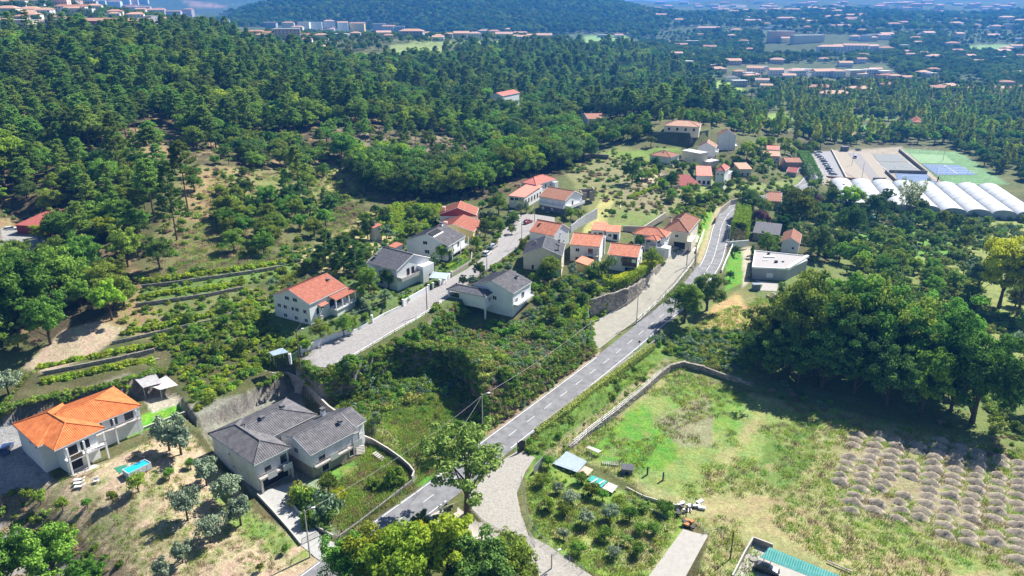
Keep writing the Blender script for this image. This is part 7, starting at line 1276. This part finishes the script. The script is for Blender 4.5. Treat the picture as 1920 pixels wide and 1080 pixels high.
for u, v0, v1, k, l in ((18,745,690,'olive','olive tree above the left end of the dark terrace wall'),(281+9,416,278,'pine','tall lone pine with a bare trunk on the sunny clearing, left one'),(332,450,296,'pine','tall lone pine with a bare trunk on the sunny clearing, middle one'),(352,391,243,'pine','tall lone pine at the upper edge of the sunny clearing'),(563,380,255,'pine','tall dark pine leaning over the mid slope'),(225,335,205,'pine','broad bright pine at the edge of the wood'),(438,410,366,'citrus','bright pointed green conifer on the sunny slope'),
                         (60,605,455,'oak','large pale oak at the left edge above the dirt yard'),(120,568,462,'oak','broad oak left of the dirt path'),(95,645,553,'oak','rounded oak beside the dirt path'),(210,600,524,'yellow','yellow green chestnut above the dirt path'),(160,520,440,'oak','broad oak below the clearing'),(240,500,425,'oak','oak under the lone pines'),(300,505,440,'dark','dark tree under the lone pines'),(8,350,230,'yellow','bright yellow green tree cut by the left edge'),(77,460,418,'gold','small golden shrub tree beside the maroon barn'),(122,432,385,'scrubtree','small rounded tree behind the maroon barn'),(30,350,280,'scrubtree','olive brown tree at the left edge'),
                         (612,500,424,'conifer','feathery dark conifer beside the dark roofed house, left one'),(645,506,434,'conifer','feathery dark conifer beside the dark roofed house, middle one'),(670,510,444,'conifer','feathery dark conifer beside the dark roofed house, right one'),(690,448,405,'dark','dark tree behind the small orange roofed hut'),(692,548,500,'oak','fruit tree between the red roofed and the dark roofed house'),(729,542,503,'dark','dark rounded tree at the front corner of the dark roofed house'),(723,570,540,'blue','grey green garden tree beside the white wall'),
                         (815,508,474,'blue','grey tree right of the dark roofed house'),(828,489,458,'oak','green tree in front of the tall grey roofed house'),(843,486,462,'oak','small green tree under the balcony of the grey roofed house'),(725,450,418,'blue','grey green tree behind the red annex'),(602,640,596,'oak','dense green tree at the front of the red roofed house'),(645,630,590,'oak','dense dark green tree by the street wall'),(662,622,592,'oak','small green tree beside the terrace of the red roofed house'),(576,662,635,'yellow','yellow green shrub behind the wavy wall'),
                         (937,437,408,'oak','green tree right of the yellow house'),(910,443,408,'dark','dark tree right of the yellow house'),(920,414,392,'blue','grey tree right of the maroon gabled house'),(893,468,440,'oak','green tree on the street garden of the yellow house'),(935,402,360,'oak','bushy tree left of the pink roofed house'),(925,372,345,'dark','dark tree at the wood edge behind the pink roofed house'),(977,406,376,'olive','small olive in front of the pink roofed house'),(1070,412,386,'oak','green tree in front of the brown roofed house'),(1088,414,392,'scrubtree','loose shrub tree behind the tall grey wall'),(1057,418,402,'dark','dark bush under the brown roofed house'),
                         (980,466,444,'bush','round palm like bush at the lamp pole'),(900,520,490,'dark','dark round tree left of the house on columns'),(868,536,512,'dark','dark clipped bush at the street bend, left one'),(887,534,514,'blue','grey clipped bush at the street bend, right one'),(1030,525,476,'oak','green tree in front of the beige house'),(1018,530,492,'dark','dark tree in front of the beige house'),(1073,520,490,'olive','small olive tree in front of the little red roofed shed'),(1222,505,463,'oak','dense round tree beside the terrace garage'),(1130,520,486,'scrub','pale broad leaved bush under the vine hedge'),(1200,468,440,'oak','tree in front of the orange hipped bungalow'),(1110,500,485,'bluebush','grey bush beside the little shed'),
                         (1283,605,526,'oak','big round tree beside the main road, nearer one'),(1325,582,497,'dark','big dark round tree beside the main road, farther one'),(1377,480,459,'dark','dark clipped ball bush on the bright lawn'),(1368,526,505,'dark','small dark bush at the end of the bright lawn'),(1410,478,458,'cypress','small pointed conifer at the path of the flat roofed house'),
                         (1427,428,392,'purple','dark purple plum tree beside the long dark shed'),(1530,386,364,'purple','small purple tree among the big garden trees'),(1402,416,350,'dark','large dark spreading tree right of the main road bend'),(1438,480,432,'oak','green tree in front of the long dark shed'),(1492,433,352,'oak','large rounded tree behind the white cottage'),(1470,420,372,'dark','dark tree between the farmhouse and the cottage'),(1533,482,412,'dark','large dark round tree right of the white cottage'),(1590,450,376,'dark','very large dark tree on the lawn beyond the cottage'),(1642,415,358,'dark','dark dense tree in front of the greenhouses'),(1590,395,345,'yellow','yellow green tree in front of the first greenhouse'),(1560,385,350,'oak','light green tree in front of the brown clad building'),
                         (1700,410,326,'fan','tall spiky fan shaped tree in front of the greenhouses'),(1690,445,400,'blue','grey green round tree below the fan shaped tree'),(1680,455,424,'oak','small green tree on the lawn below the greenhouses'),(1740,426,390,'oak','light green tree at the foot of the greenhouses, left one'),(1765,428,394,'yellow','light green tree at the foot of the greenhouses, middle one'),(1792,430,396,'dark','green tree at the foot of the greenhouses, right one'),(1730,460,430,'scrubtree','small leaning fruit tree on the right hand lawn'),(1760,452,432,'scrubtree','little fruit tree right of the lawn'),(1808,470,438,'scrubtree','wide low fruit tree near the golden tree'),
                         (1872,578,434,'gold','bright golden yellow tree near the right edge'),(1908,590,468,'gold','golden tree cut by the right edge'),(1830,560,480,'blue','grey green tree left of the golden tree'),(1930,775,690,'dark','dark tree cut by the right edge beside the heaps'),(1925,560,515,'dark','dark bush beside the golden tree'),(1915,650,620,'bluebush','grey green bush at the right edge'),
                         (1185,345,297,'dark','dark round tree in the upper meadow'),(1110,300,262,'dark','dark tree behind the upper meadow'),(1258,352,318,'dark','dark round tree in front of the maroon barn'),(1215,258,228,'dark','dark ball tree left of the long bungalow'),(1308,240,228,'purple','dark round tree in front of the long bungalow'),(1220,275,255,'scrubtree','small pale tree on the meadow below the bungalow'),(1300,325,302,'yellow','bright yellow green tree beside the flat roofed annex'),(1280,322,300,'oak','green tree beside the brown hipped house'),(1400,300,262,'yellow','light green tree right of the tall four storey house'),(1425,285,255,'yellow','light green tree behind the road bend'),(1440,320,295,'yellow','yellow green tree at the road bend'),
                         (1395,370,345,'oak','tree behind the bend of the main road'),(1345,350,325,'oak','tree below the pink block'),(1340,372,352,'oak','tree on the bank over the road, left one'),(1310,382,360,'oak','tree on the bank over the road, middle one'),(1285,385,362,'dark','dark tree on the bank over the road'),(1535,250,205,'cypress','tall dark conifer in front of the white farmhouse'),(1700,232,196,'cypress','pointed dark conifer beside the salmon stepped house'),(1758,340,330,'cypress','small dark conifer beside the blue court')): pt(u,v0,v1,k,l, .9 if k == 'pine' else 1.0, {'pine':'pine_tree','cypress':'conifer','olive':'olive_tree','bush':'shrub','scrub':'shrub','bluebush':'shrub'}.get(k,'tree'), 'shrub' if k in ('bush','scrub','bluebush') else 'tree')
# grove right of the road
GU_ = [1440,1480,1530,1580,1630,1680,1722,1500,1560,1610,1660,1712,1765,1822,1745,1418,1452,1600,1660,1540,1495,1782,1470,1420]
for i, (u, v0, v1, k) in enumerate(((1440,664,548,'dark'),(1480,690,520,'oak'),(1530,702,505,'oak'),(1580,704,500,'oak'),(1630,712,514,'oak'),(1680,722,526,'oak'),(1722,742,548,'oak'),(1500,640,512,'dark'),(1560,650,500,'oak'),(1610,660,505,'oak'),(1660,672,520,'dark'),(1712,692,532,'oak'),(1765,745,570,'oak'),(1822,792,600,'oak'),(1745,706,545,'dark'),(1418,694,604,'dark'),(1452,712,612,'dark'),(1600,742,602,'dark'),(1660,764,622,'dark'),(1540,730,590,'dark'),(1495,722,602,'dark'),(1782,772,650,'dark'),(1470,640,535,'oak'),(1420,640,590,'oak'))):
    k = {'oak': 'grove', 'dark': 'darkgrove'}[k]; pt(u,v0,v1,k,'tall %s tree of the dense grove, %s, %s from the left' % ('mid green' if k == 'grove' else 'dark green', 'front part' if v0 > 700 else 'back part', ORD[sum(1 for q in GU_ if q < u and True)] if sum(1 for q in GU_ if q < u) < 20 else 'far'),.85,'grove_tree','tree','trees of the dense grove')
pt(1725,780,655,'yellow','yellow green tree at the sunlit foot of the grove')
# hedge, trimmed
def hedge(name, label, pl, w, h, leaf, n, cw=.25, top=True):
    """a clipped hedge: leaf cards over a box that follows (u, v) points"""
    global rng; rng = np.random.default_rng(len(label)); g = [hit(*q) for q in pl]; V = []
    for a, c in zip(g[:-1], g[1:]):
        L = np.linalg.norm((c - a)[:2]); t = (c - a)[:2] / L; nn = np.array([-t[1], t[0]]); k = int(n * L); s = rng.random(k); y = rng.uniform(-1, 1, k); z = rng.uniform(0, 1, k); f = rng.integers(0, 3, k); y = np.where(f == 0, -1, np.where(f == 1, 1, y)); z = np.where(f == 2, 1, z); y = y * (1 - .15 * z) + rng.normal(0, .08, k); z = z + rng.normal(0, .05, k)
        p = np.c_[a[0] + (c - a)[0] * s + nn[0] * y * w / 2, a[1] + (c - a)[1] * s + nn[1] * y * w / 2, a[2] + (c - a)[2] * s + z * h]; nr = np.c_[nn[0] * y * (f < 2), nn[1] * y * (f < 2), (f == 2) * 1.0] + unit(k) * .6; nr /= np.linalg.norm(nr, axis=1, keepdims=True); V.append(cards(p, nr, cw, cw * 1.4))
    o = g[0]; me = quads_mesh(name, np.concatenate(V) - o, LM[leaf]); ob = bpy.data.objects.new(name, me); COL.objects.link(ob); ob.location = tuple(o); return tag(ob, label, 'hedge')
hedge('hedge', 'tall trimmed bright green hedge beside the road bend', [(1383,455),(1388,440),(1392,415)], 6.5, 8, 'yellow', 260, .4)
hedge('hedge', 'dense dark hedge behind the red roofed house', [(530,535),(560,515),(600,500),(640,492)], 2, 1.8, 'broad', 120); hedge('hedge', 'trimmed hedges in the garden above the stone street wall, front row', [(845,515),(862,502),(880,490)], 1.6, 1.0, 'broad', 130); hedge('hedge', 'trimmed hedges in the garden above the stone street wall, back row', [(838,505),(855,495),(872,482)], 1.4, .9, 'vine', 110)
hedge('hedge', 'dark trimmed hedge left of the car park', [(1528,345),(1515,320),(1505,298)], 7, 5, 'dark', 90, .6)
hedge('vine_hedge', 'golden yellow vine hedge hanging over the tall stone wall', [(1122,518),(1140,527),(1160,528),(1180,520),(1205,505),(1228,492)], 3.0, 1.6, 'gold', 190, .3)
hedge('vine_hedge', 'green vine curtain on the terrace over the side lane', [(1130,534),(1150,540),(1175,532),(1200,516),(1225,502)], 2.2, 2.2, 'vine', 170, .3)
hedge('hedge', 'line of dark shrubs along the right kerb of the main road', [(1005,815),(1060,775),(1120,728),(1180,684),(1225,650)], 1.6, 1.1, 'scrub', 110)
# vine rows: every row is one trained plant line
def row(kind, name, label, pl, step, s, cat, group, jit=.25):
    g = [hit(*q) for q in pl]
    for p in resample(g, step): q = place(kind, name, p[0] + random.uniform(-jit, jit), p[1] + random.uniform(-jit, jit), s * random.uniform(.8, 1.2), label, cat, group)
for i, pl in enumerate(([(270,528),(330,522),(400,512),(470,502),(535,491)],[(262,560),(300,552),(370,545),(420,538),(455,530)],[(78,690),(130,680),(190,668),(250,655),(285,648)],[(88,716),(140,706),(200,694),(260,680),(290,674)],[(235,625),(300,612),(360,600),(420,585),(470,565)],[(1060,585),(1090,565),(1120,545),(1150,532)],[(1072,602),(1100,578),(1135,560)],[(1180,372),(1230,352),(1270,345)])):
    row('vinebush','grape_vine','leafy grape vine in ' + ('the upper row of the sunny terrace','the lower row of the sunny terrace','the upper row above the orange roofed house','the lower row above the orange roofed house','the long row below the dirt terrace','the upper row over the lane wall','the lower row over the lane wall','the row on the upper meadow')[i], pl, 1.1, 1.15, 'vine', ('vines of the sunny terrace','vines of the sunny terrace','vines above the orange roofed house','vines above the orange roofed house','vines below the dirt terrace','vines over the lane wall','vines over the lane wall','vines of the upper meadow')[i])
# small orchard trees
for i, (u, v, s, k) in enumerate(((1069,945,1.2,'olive'),(1099,985,1.15,'olive'),(1144,975,1.25,'olive'),(1057,1010,.9,'olive'),(1134,1012,1.1,'citrus'),(1171,1020,1.1,'scrubtree'),(1158,955,1.2,'citrus'),(1207,958,1.0,'scrubtree'),(1246,966,1.3,'citrus'),(1028,955,1.1,'citrus'),(1016,910,1.0,'citrus'),(1085,1040,1.1,'citrus'),(1028,875,1.0,'citrus'),(1195,1040,1.0,'citrus'),(1110,930,1.2,'citrus'),(1090,905,1.0,'citrus'),(1200,1000,.9,'citrus'),(1150,1045,.9,'olive'),(1225,1000,.9,'citrus'),(1130,938,1,'citrus'),(1045,925,1,'olive'),(1180,975,1.1,'citrus'),(1060,965,1,'citrus'))):
    g = hit(u, v); s *= {'scrubtree': .36, 'olive': .62, 'citrus': .85}[k]; place(k, 'fruit_tree', g[0], g[1], s, '%s in the small fenced orchard beside the gravel track' % {'olive': 'young grey green olive tree', 'citrus': 'young dark green fruit tree', 'scrubtree': 'thin straggly fruit tree'}[k], 'tree', 'young trees of the fenced orchard')
# ---- ground growth nobody could count
CLR0 = CLEAR; 
def grow(name, label, poly, kinds, sp, s=(.7, 1.2), seed=1, thr=None, sc=14, zoff=-.1):
    gx, gy, gz = scatter(poly, sp, seed=seed, clear=False); r = np.random.default_rng(seed)
    if thr is not None: k = fbm(gx / sc, gy / sc, seed + 3, 3) > thr; gx, gy, gz = gx[k], gy[k], gz[k]
    d = np.abs(seg_info(MAIN, gx, gy)[0]) > 4.6; gx, gy, gz = gx[d], gy[d], gz[d]
    for q in (STREET, SERVICE, GRAVEL, DRIVE_B, SLAB): k = pip(W3(q), gx, gy) > .5; gx, gy, gz = gx[k], gy[k], gz[k]
    ch = r.integers(0, len(kinds), len(gx))
    for i, kd in enumerate(kinds): m = ch == i; inst(name, kd, np.c_[gx[m], gy[m], gz[m] + zoff], r.uniform(*s, m.sum()), r.uniform(0, 6.28, m.sum()), label)
grow('brush', 'dense brambles and scrub covering the steep slope between street and main road', SLOPE, ['bramble','scrub','bluebush','drybush','scrub'], 1.2, (.25, .95), 31)
grow('brush', 'big bushes standing out of the bramble slope', SLOPE, ['bush','scrub'], 5.5, (1.2, 1.9), 331, .5)
def grow_steep(name, label, poly, kinds, n, s, seed):
    a = np.array(poly, float); U, V_ = proj(GX, GY, GZ); m = (D < 420) & (GY > 30) & (U > a[:, 0].min()) & (U < a[:, 0].max()) & (V_ > a[:, 1].min()) & (V_ < a[:, 1].max()); idx = np.argwhere(m); k = pip(poly, U[m], V_[m]) < 0; idx = idx[k]; sl = slope[m][k]; r = np.random.default_rng(seed)
    w = np.where(sl > .7, np.minimum(sl, 6) * (D[m][k] ** 2), 0); w = w / w.sum(); c = idx[r.choice(len(idx), n, p=w)]; J, I = c[:, 0], c[:, 1]; f, g = r.random(n)[:, None], r.random(n)[:, None]
    G3 = lambda j, i: np.stack([GX[j, i], GY[j, i], GZ[j, i]], -1); j2 = np.minimum(J + 1, len(S) - 1); i2 = np.minimum(I + 1, len(TH) - 1); p = (G3(J, I) * (1 - f) + G3(j2, I) * f) * (1 - g) + (G3(J, i2) * (1 - f) + G3(j2, i2) * f) * g
    dd = seg_info(MAIN, p[:, 0], p[:, 1])[0] > 5.2; p = p[dd]; ch = r.integers(0, len(kinds), len(p))
    for i, kd in enumerate(kinds): q = ch == i; inst(name, kd, p[q] - (0, 0, .3), r.uniform(*s, q.sum()), r.uniform(0, 6.28, q.sum()), label)
grow_steep('brush', 'ivy and brambles clinging to the steep faces under the street and house on columns', [(540,690),(640,670),(800,590),(840,560),(930,600),(1100,590),(1125,655),(912,826),(880,810),(800,760),(640,790),(600,740)], ['bramble','bush','scrub'], 1500, (.35, .85), 71)
grow_steep('brush', 'dry growth clinging to the road bank', [(840,760),(900,700),(1100,640),(1125,655),(912,826)], ['drybush','scrub'], 500, (.35, .8), 72)
grow_steep('brush', 'growth on the terrace walls of the hillside gardens', [(0,680),(300,560),(540,480),(560,560),(560,690),(380,770),(330,700),(0,790)], ['bramble','scrub','vinebush'], 900, (.3, .7), 73)
grow('brush', 'green growth between the terraces of the sunny slope', [(200,560),(300,520),(480,490),(540,500),(520,560),(430,640),(300,660),(240,640)], ['scrub','vinebush','bush'], 2.6, (.4, 1.0), 74, .38)
grow('brush', 'growth hanging over the rim of the cutting', [(640,770),(660,690),(760,660),(860,690),(915,790),(905,765),(800,735),(700,750)], ['bramble','bush','bluebush'], 1.3, (.5, 1.2), 332)
grow('brush', 'dry brown brush on the bank above the main road', [(850,770),(900,715),(1000,720),(1090,655),(1118,660),(912,820)], ['drybush'], 1.3, (.6, 1.0), 32)
grow('brush', 'rank green growth on the cutting floor', [(640,775),(700,745),(790,740),(905,775),(880,800),(760,790),(700,800)], ['bush','bramble'], 2.2, (.4, .8), 33); grow('brush', 'bushes on the lower bank of the cutting', [(800,790),(905,800),(870,850),(830,900),(790,880)], ['scrub','bush'], 3.4, (.7, 1.3), 34)
grow('brush', 'garden greenery on the slope under the red roofed house', [(290,630),(400,600),(520,560),(505,610),(590,640),(550,690),(500,690),(370,770),(330,700)], ['vinebush','bush','vinebush','bramble'], 1.7, (.4, 1.2), 35)
grow('brush', 'terrace gardens between the vine rows', [(300,580),(480,545),(530,560),(480,610),(400,640),(300,660)], ['bush','scrub'], 3.0, (.5, 1.1), 36)
grow('brush', 'hedges and shrubs filling the hamlet gardens', [(540,470),(690,430),(830,400),(1000,400),(1070,480),(1090,560),(1040,640),(930,620),(900,560),(700,620),(560,600),(500,530)], ['bush','bush','bluebush','scrub'], 2.9, (.5, 1.25), 37)
grow('brush', 'yellowing vines and shrubs behind the yellow house', [(705,400),(740,380),(830,382),(825,420),(780,440),(720,440)], ['vinebush'], 1.7, (.8, 1.3), 38)
grow('brush', 'garden terraces with shrubs under the house on columns', [(1000,520),(1060,500),(1130,520),(1110,590),(1110,650),(1040,650),(1000,620),(990,560)], ['bush','vinebush','bluebush','bush'], 2.0, (.6, 1.2), 39)
grow('brush', 'undergrowth of the hillside wood', FOR, ['scrub','drybush','scrub'], 5, (.6, 1.4), 40, .42); grow('brush', 'scrub on the sunny slope', [(340,320),(560,310),(690,350),(720,420),(600,500),(420,500),(300,520),(260,500)], ['scrub','drybush','bush'], 3.6, (.5, 1.3), 41, .5)
grow('brush', 'bushes and small trees on the strip between road and field wall', [(965,835),(1210,650),(1262,645),(1255,678),(1130,775),(1060,848),(1010,870)], ['bush','scrub','scrub'], 2.6, (.4, 1.0), 42, .42)
grow('brush', 'scrub on the rise behind the field corner', [(1200,640),(1290,620),(1400,620),(1420,700),(1300,690),(1265,670)], ['bluebush','scrub','bush'], 1.9, (.6, 1.2), 43); grow('brush', 'tall scrub on the far side of the grove', [(1580,480),(1830,480),(1850,560),(1920,600),(1920,830),(1840,800),(1870,690),(1800,600),(1700,560)], ['scrub','bush','scrub'], 3.0, (.8, 1.7), 44, .4)
grow('brush', 'scrub along the shaded field edge', [(1400,700),(1600,745),(1780,790),(1900,820),(1900,860),(1620,800),(1540,770),(1420,735)], ['bluebush','bush','drybush'], 2.6, (.5, 1.0), 45, .42)
grow('brush', 'bushes in the upper meadows', [(1060,320),(1160,265),(1290,280),(1300,345),(1280,400),(1130,410),(1100,370)], ['scrub','bush','drybush'], 3.6, (.4, 1.3), 46, .42); grow('brush', 'shrubs on the road bank', [(1240,400),(1330,372),(1370,375),(1330,400),(1310,440),(1290,400)], ['vinebush','bush'], 2.4, (.6, 1.2), 47)
grow('brush', 'gardens of the next hamlet', [(1200,300),(1440,290),(1500,345),(1400,380),(1280,385),(1300,340),(1200,330)], ['bush','scrub','vinebush'], 5, (.8, 1.6), 48); grow('brush', 'shrubs between the garden trees right of the road', [(1375,400),(1500,350),(1700,400),(1920,410),(1920,470),(1620,470),(1480,500),(1400,440)], ['bush','scrub','bluebush'], 3.2, (.6, 1.8), 49, .36)
grow('brush', 'scrub at the lower left corner', [(0,900),(60,930),(160,1010),(280,1100),(-50,1100)], ['scrub','drybush','bush'], 2.4, (.5, 1.1), 50)
grow('grass', 'green grass of the orchard', [(985,890),(1040,872),(1280,965),(1275,1000),(1195,1100),(1120,1080),(1000,1010)], ['tuft','drytuft','tuft'], 1.05, (.7, 1.4), 60, .42, zoff=0); grow('brush', 'weeds in the orchard', [(985,890),(1040,872),(1280,965),(1275,1000),(1195,1100),(1120,1080),(1000,1010)], ['scrub','bush'], 2.6, (.25, .5), 61, .45)
grow('grass', 'rough grass of the field', F, ['tuft','tuft','drytuft'], 1.5, (.7, 1.5), 62, .4, sc=9, zoff=0); grow('grass', 'dry grass of the front lawn', [(0,900),(210,860),(350,800),(480,960),(600,1060),(300,1100),(100,1000)], ['drytuft','tuft'], 1.3, (.5, 1.0), 63, .45, sc=6, zoff=0)
grow('grass', 'grass of the villa garden and the lot above it', [(560,940),(640,900),(640,775),(800,735),(905,770),(905,812),(790,930),(640,1005)], ['tuft','tuft','drytuft'], .9, (.8, 1.7), 64, .3, zoff=0); grow('grass', 'verge grass', [(940,860),(1230,640),(1330,590),(1420,560),(1500,560),(1400,700),(1250,690),(1060,870)], ['tuft'], 1.4, (.7, 1.4), 65, .35, zoff=0)
grow('grass', 'meadow grass', [(400,330),(620,320),(720,420),(540,490),(280,520)], ['drytuft','tuft'], 2.0, (.9, 1.8), 66, .35, zoff=0)
Z_ += [([(1540,480),(1640,440),(1830,470),(1840,560),(1740,590),(1620,540)], 8, dict(scrubtree=.6, oak=.3, yellow=.1), (.6, 1.0)), ([(1640,440),(1700,400),(1920,405),(1920,440),(1830,470)], 13, dict(scrubtree=.7, oak=.3), (.5, .8)), ([(1880,560),(2000,560),(2000,760),(1880,720)], 9, dict(oak=.5, scrubtree=.5), (.5, .8)),
       ([(1360,300),(1440,270),(1500,275),(1540,262),(1540,290),(1440,300),(1400,320)], 9, dict(oak=.6, yellow=.4), (.6, .9)), ([(1060,262),(1110,245),(1210,235),(1215,262),(1130,275),(1070,300)], 7, dict(oak=.5, yellow=.2, dark=.3), (.7, 1.0)), ([(1770,260),(1930,300),(1930,345),(1870,325),(1800,285)], 8, dict(dark=.5, poplar=.3, oak=.2), (.7, 1.0)), ([(1210,232),(1420,215),(1480,250),(1420,262),(1340,240)], 8, dict(oak=.5, yellow=.3, poplar=.2), (.6, .95)),
       ([(1540,240),(1700,234),(1760,262),(1690,270),(1500,276)], 10, dict(poplar=.4, yellow=.3, dark=.3), (.6, .9))]
Z_ += [([(520,520),(610,490),(640,455),(700,400),(830,395),(900,380),(960,380),(1000,390),(960,440),(900,440),(860,470),(760,470),(700,480),(690,560),(640,530),(560,540),(480,600)], 8, dict(oak=.45, dark=.4, scrubtree=.15), (.3, .62)), ([(1000,500),(1060,480),(1140,500),(1120,560),(1060,620),(1000,640),(1000,560)], 7, dict(oak=.5, dark=.4, scrubtree=.1), (.3, .5)),
       ([(1180,300),(1260,300),(1340,310),(1440,270),(1440,340),(1380,370),(1290,390),(1230,380),(1190,340)], 9, dict(oak=.45, yellow=.25, dark=.3), (.35, .7)), ([(1370,440),(1400,400),(1450,370),(1560,345),(1760,400),(1640,470),(1500,500),(1480,470),(1420,450)], 10, dict(oak=.4, dark=.4, scrubtree=.2), (.4, .85)), ([(310,600),(420,565),(500,600),(540,680),(500,690),(400,700),(330,660)], 9, dict(oak=.7, dark=.3), (.25, .42))]
print('growth', round(time.time() - T0, 1), len(bpy.data.objects))
# ---------------------------------------------------------------- the woods
POOL = {}
for zi, (poly, sp, mix, (s0, s1)) in enumerate(Z_):
    gx, gy, gz = scatter(poly, sp, seed=100 + zi); r = np.random.default_rng(500 + zi); ks = list(mix); pr = np.array([mix[q] for q in ks]); pr /= pr.sum()
    # neighbours tend to be of one kind
    nn = fbm(gx / 45, gy / 45, 77 + zi, 2); ch = r.random(len(gx)) * .55 + sstep(.25, .75, nn) * .45; ch = ch.argsort().argsort() / max(1, len(gx)); cs = np.cumsum(pr); idx = np.minimum(np.searchsorted(cs, ch), len(ks) - 1)
    sc = r.uniform(s0, s1, len(gx)) * (1 + .25 * (fbm(gx / 30, gy / 30, 5, 2) - .5))
    for i, q in enumerate(ks):
        k = idx == i; POOL.setdefault(q, []).append(np.c_[gx[k], gy[k], gz[k] - .2, sc[k]])
NAMES = dict(pine=('pine_tree', 'green pine in the dense hillside wood', 'pines of the wood'), oak=('broadleaf_tree', 'mid green broadleaf tree among others of the wood', 'green broadleaf trees of the woods'), dark=('dark_tree', 'dark green dense tree among others of the wood', 'dark trees of the woods'),
             yellow=('yellow_green_tree', 'yellow green broadleaf tree standing out in the wood', 'yellow green trees of the woods'), poplar=('poplar_tree', 'slender pale green poplar in the valley', 'poplars of the valley'), scrubtree=('small_tree', 'low scrubby tree at the edge of the wood', 'scrubby trees of the wood edge'))
DESC = dict(pine='green pine', oak='mid green broadleaf tree', dark='dark green dense tree', yellow='yellow green broadleaf tree', poplar='slender pale green poplar', scrubtree='low scrubby tree'); nt_ = 0
for q, arr in POOL.items():
    a = np.concatenate(arr); u, v = proj(a[:, 0], a[:, 1], a[:, 2]); vis = (u > -40) & (u < 1960) & (v > -30) & (v < 1100); size = a[:, 3] / np.hypot(a[:, 0], a[:, 1]) * np.where(vis, 1, 0)
    o = np.argsort(-size); n = min(300, int((size > 0).sum())); nm, lb, gp = NAMES[q]
    s1, s2 = np.quantile(a[:, 3], (.33, .67)) if len(a) else (0, 0)
    for i in o[:n]:
        uu, vv = u[i], v[i]; sw = 'small' if a[i, 3] < s1 else ('tall' if a[i, 3] > s2 else 'medium')
        wh = ('above the maroon barn' if uu < 210 else 'around the sunny clearing' if uu < 500 else 'on the dark bare slope' if uu < 800 else 'above the pink roofed house' if uu < 1080 else 'near the long bungalow' if uu < 1400 else 'around the sports courts') if vv < 345 else ('in the lower left wood' if uu < 320 else 'on the slope left of the hamlet' if uu < 600 else 'in the hamlet gardens' if uu < 1150 else 'behind the road bend' if uu < 1440 else 'in the scrub near the golden tree')
        place(q, nm, a[i, 0], a[i, 1], a[i, 3], '%s %s %s' % (sw, DESC[q], wh), 'tree', gp + ' ' + wh, z=a[i, 2])
    b = a[o[n:]]; r = np.random.default_rng(9); inst('wood', q, b[:, :3], b[:, 3], r.uniform(0, 6.28, len(b)), 'far wood of ' + nm.replace('_', ' ') + 's that reads as one mass'); nt_ += len(b)
print('trees', nt_, 'time', round(time.time() - T0, 1))
# ---------------------------------------------------------------- haze
hz = MB(); hz.box(-7600, 7600, -400, 9600, -70, 330)
hm = bpy.data.materials.new('haze_air'); hm.use_nodes = True; N = hm.node_tree.nodes; N.remove(N['Principled BSDF']); pv = N.new('ShaderNodeVolumePrincipled'); pv.inputs['Color'].default_value = (.06, .34, 1.0, 1); pv.inputs['Density'].default_value = HAZE_D; pv.inputs['Anisotropy'].default_value = .2
hm.node_tree.links.new(pv.outputs[0], N['Material Output'].inputs['Volume']); ho = hz.build('haze', hm); ho['kind'] = 'stuff'; hm.volume_intersection_method if False else None
print('total', round(time.time() - T0, 1), len(bpy.data.objects), 'max z', float(GZ.max()))
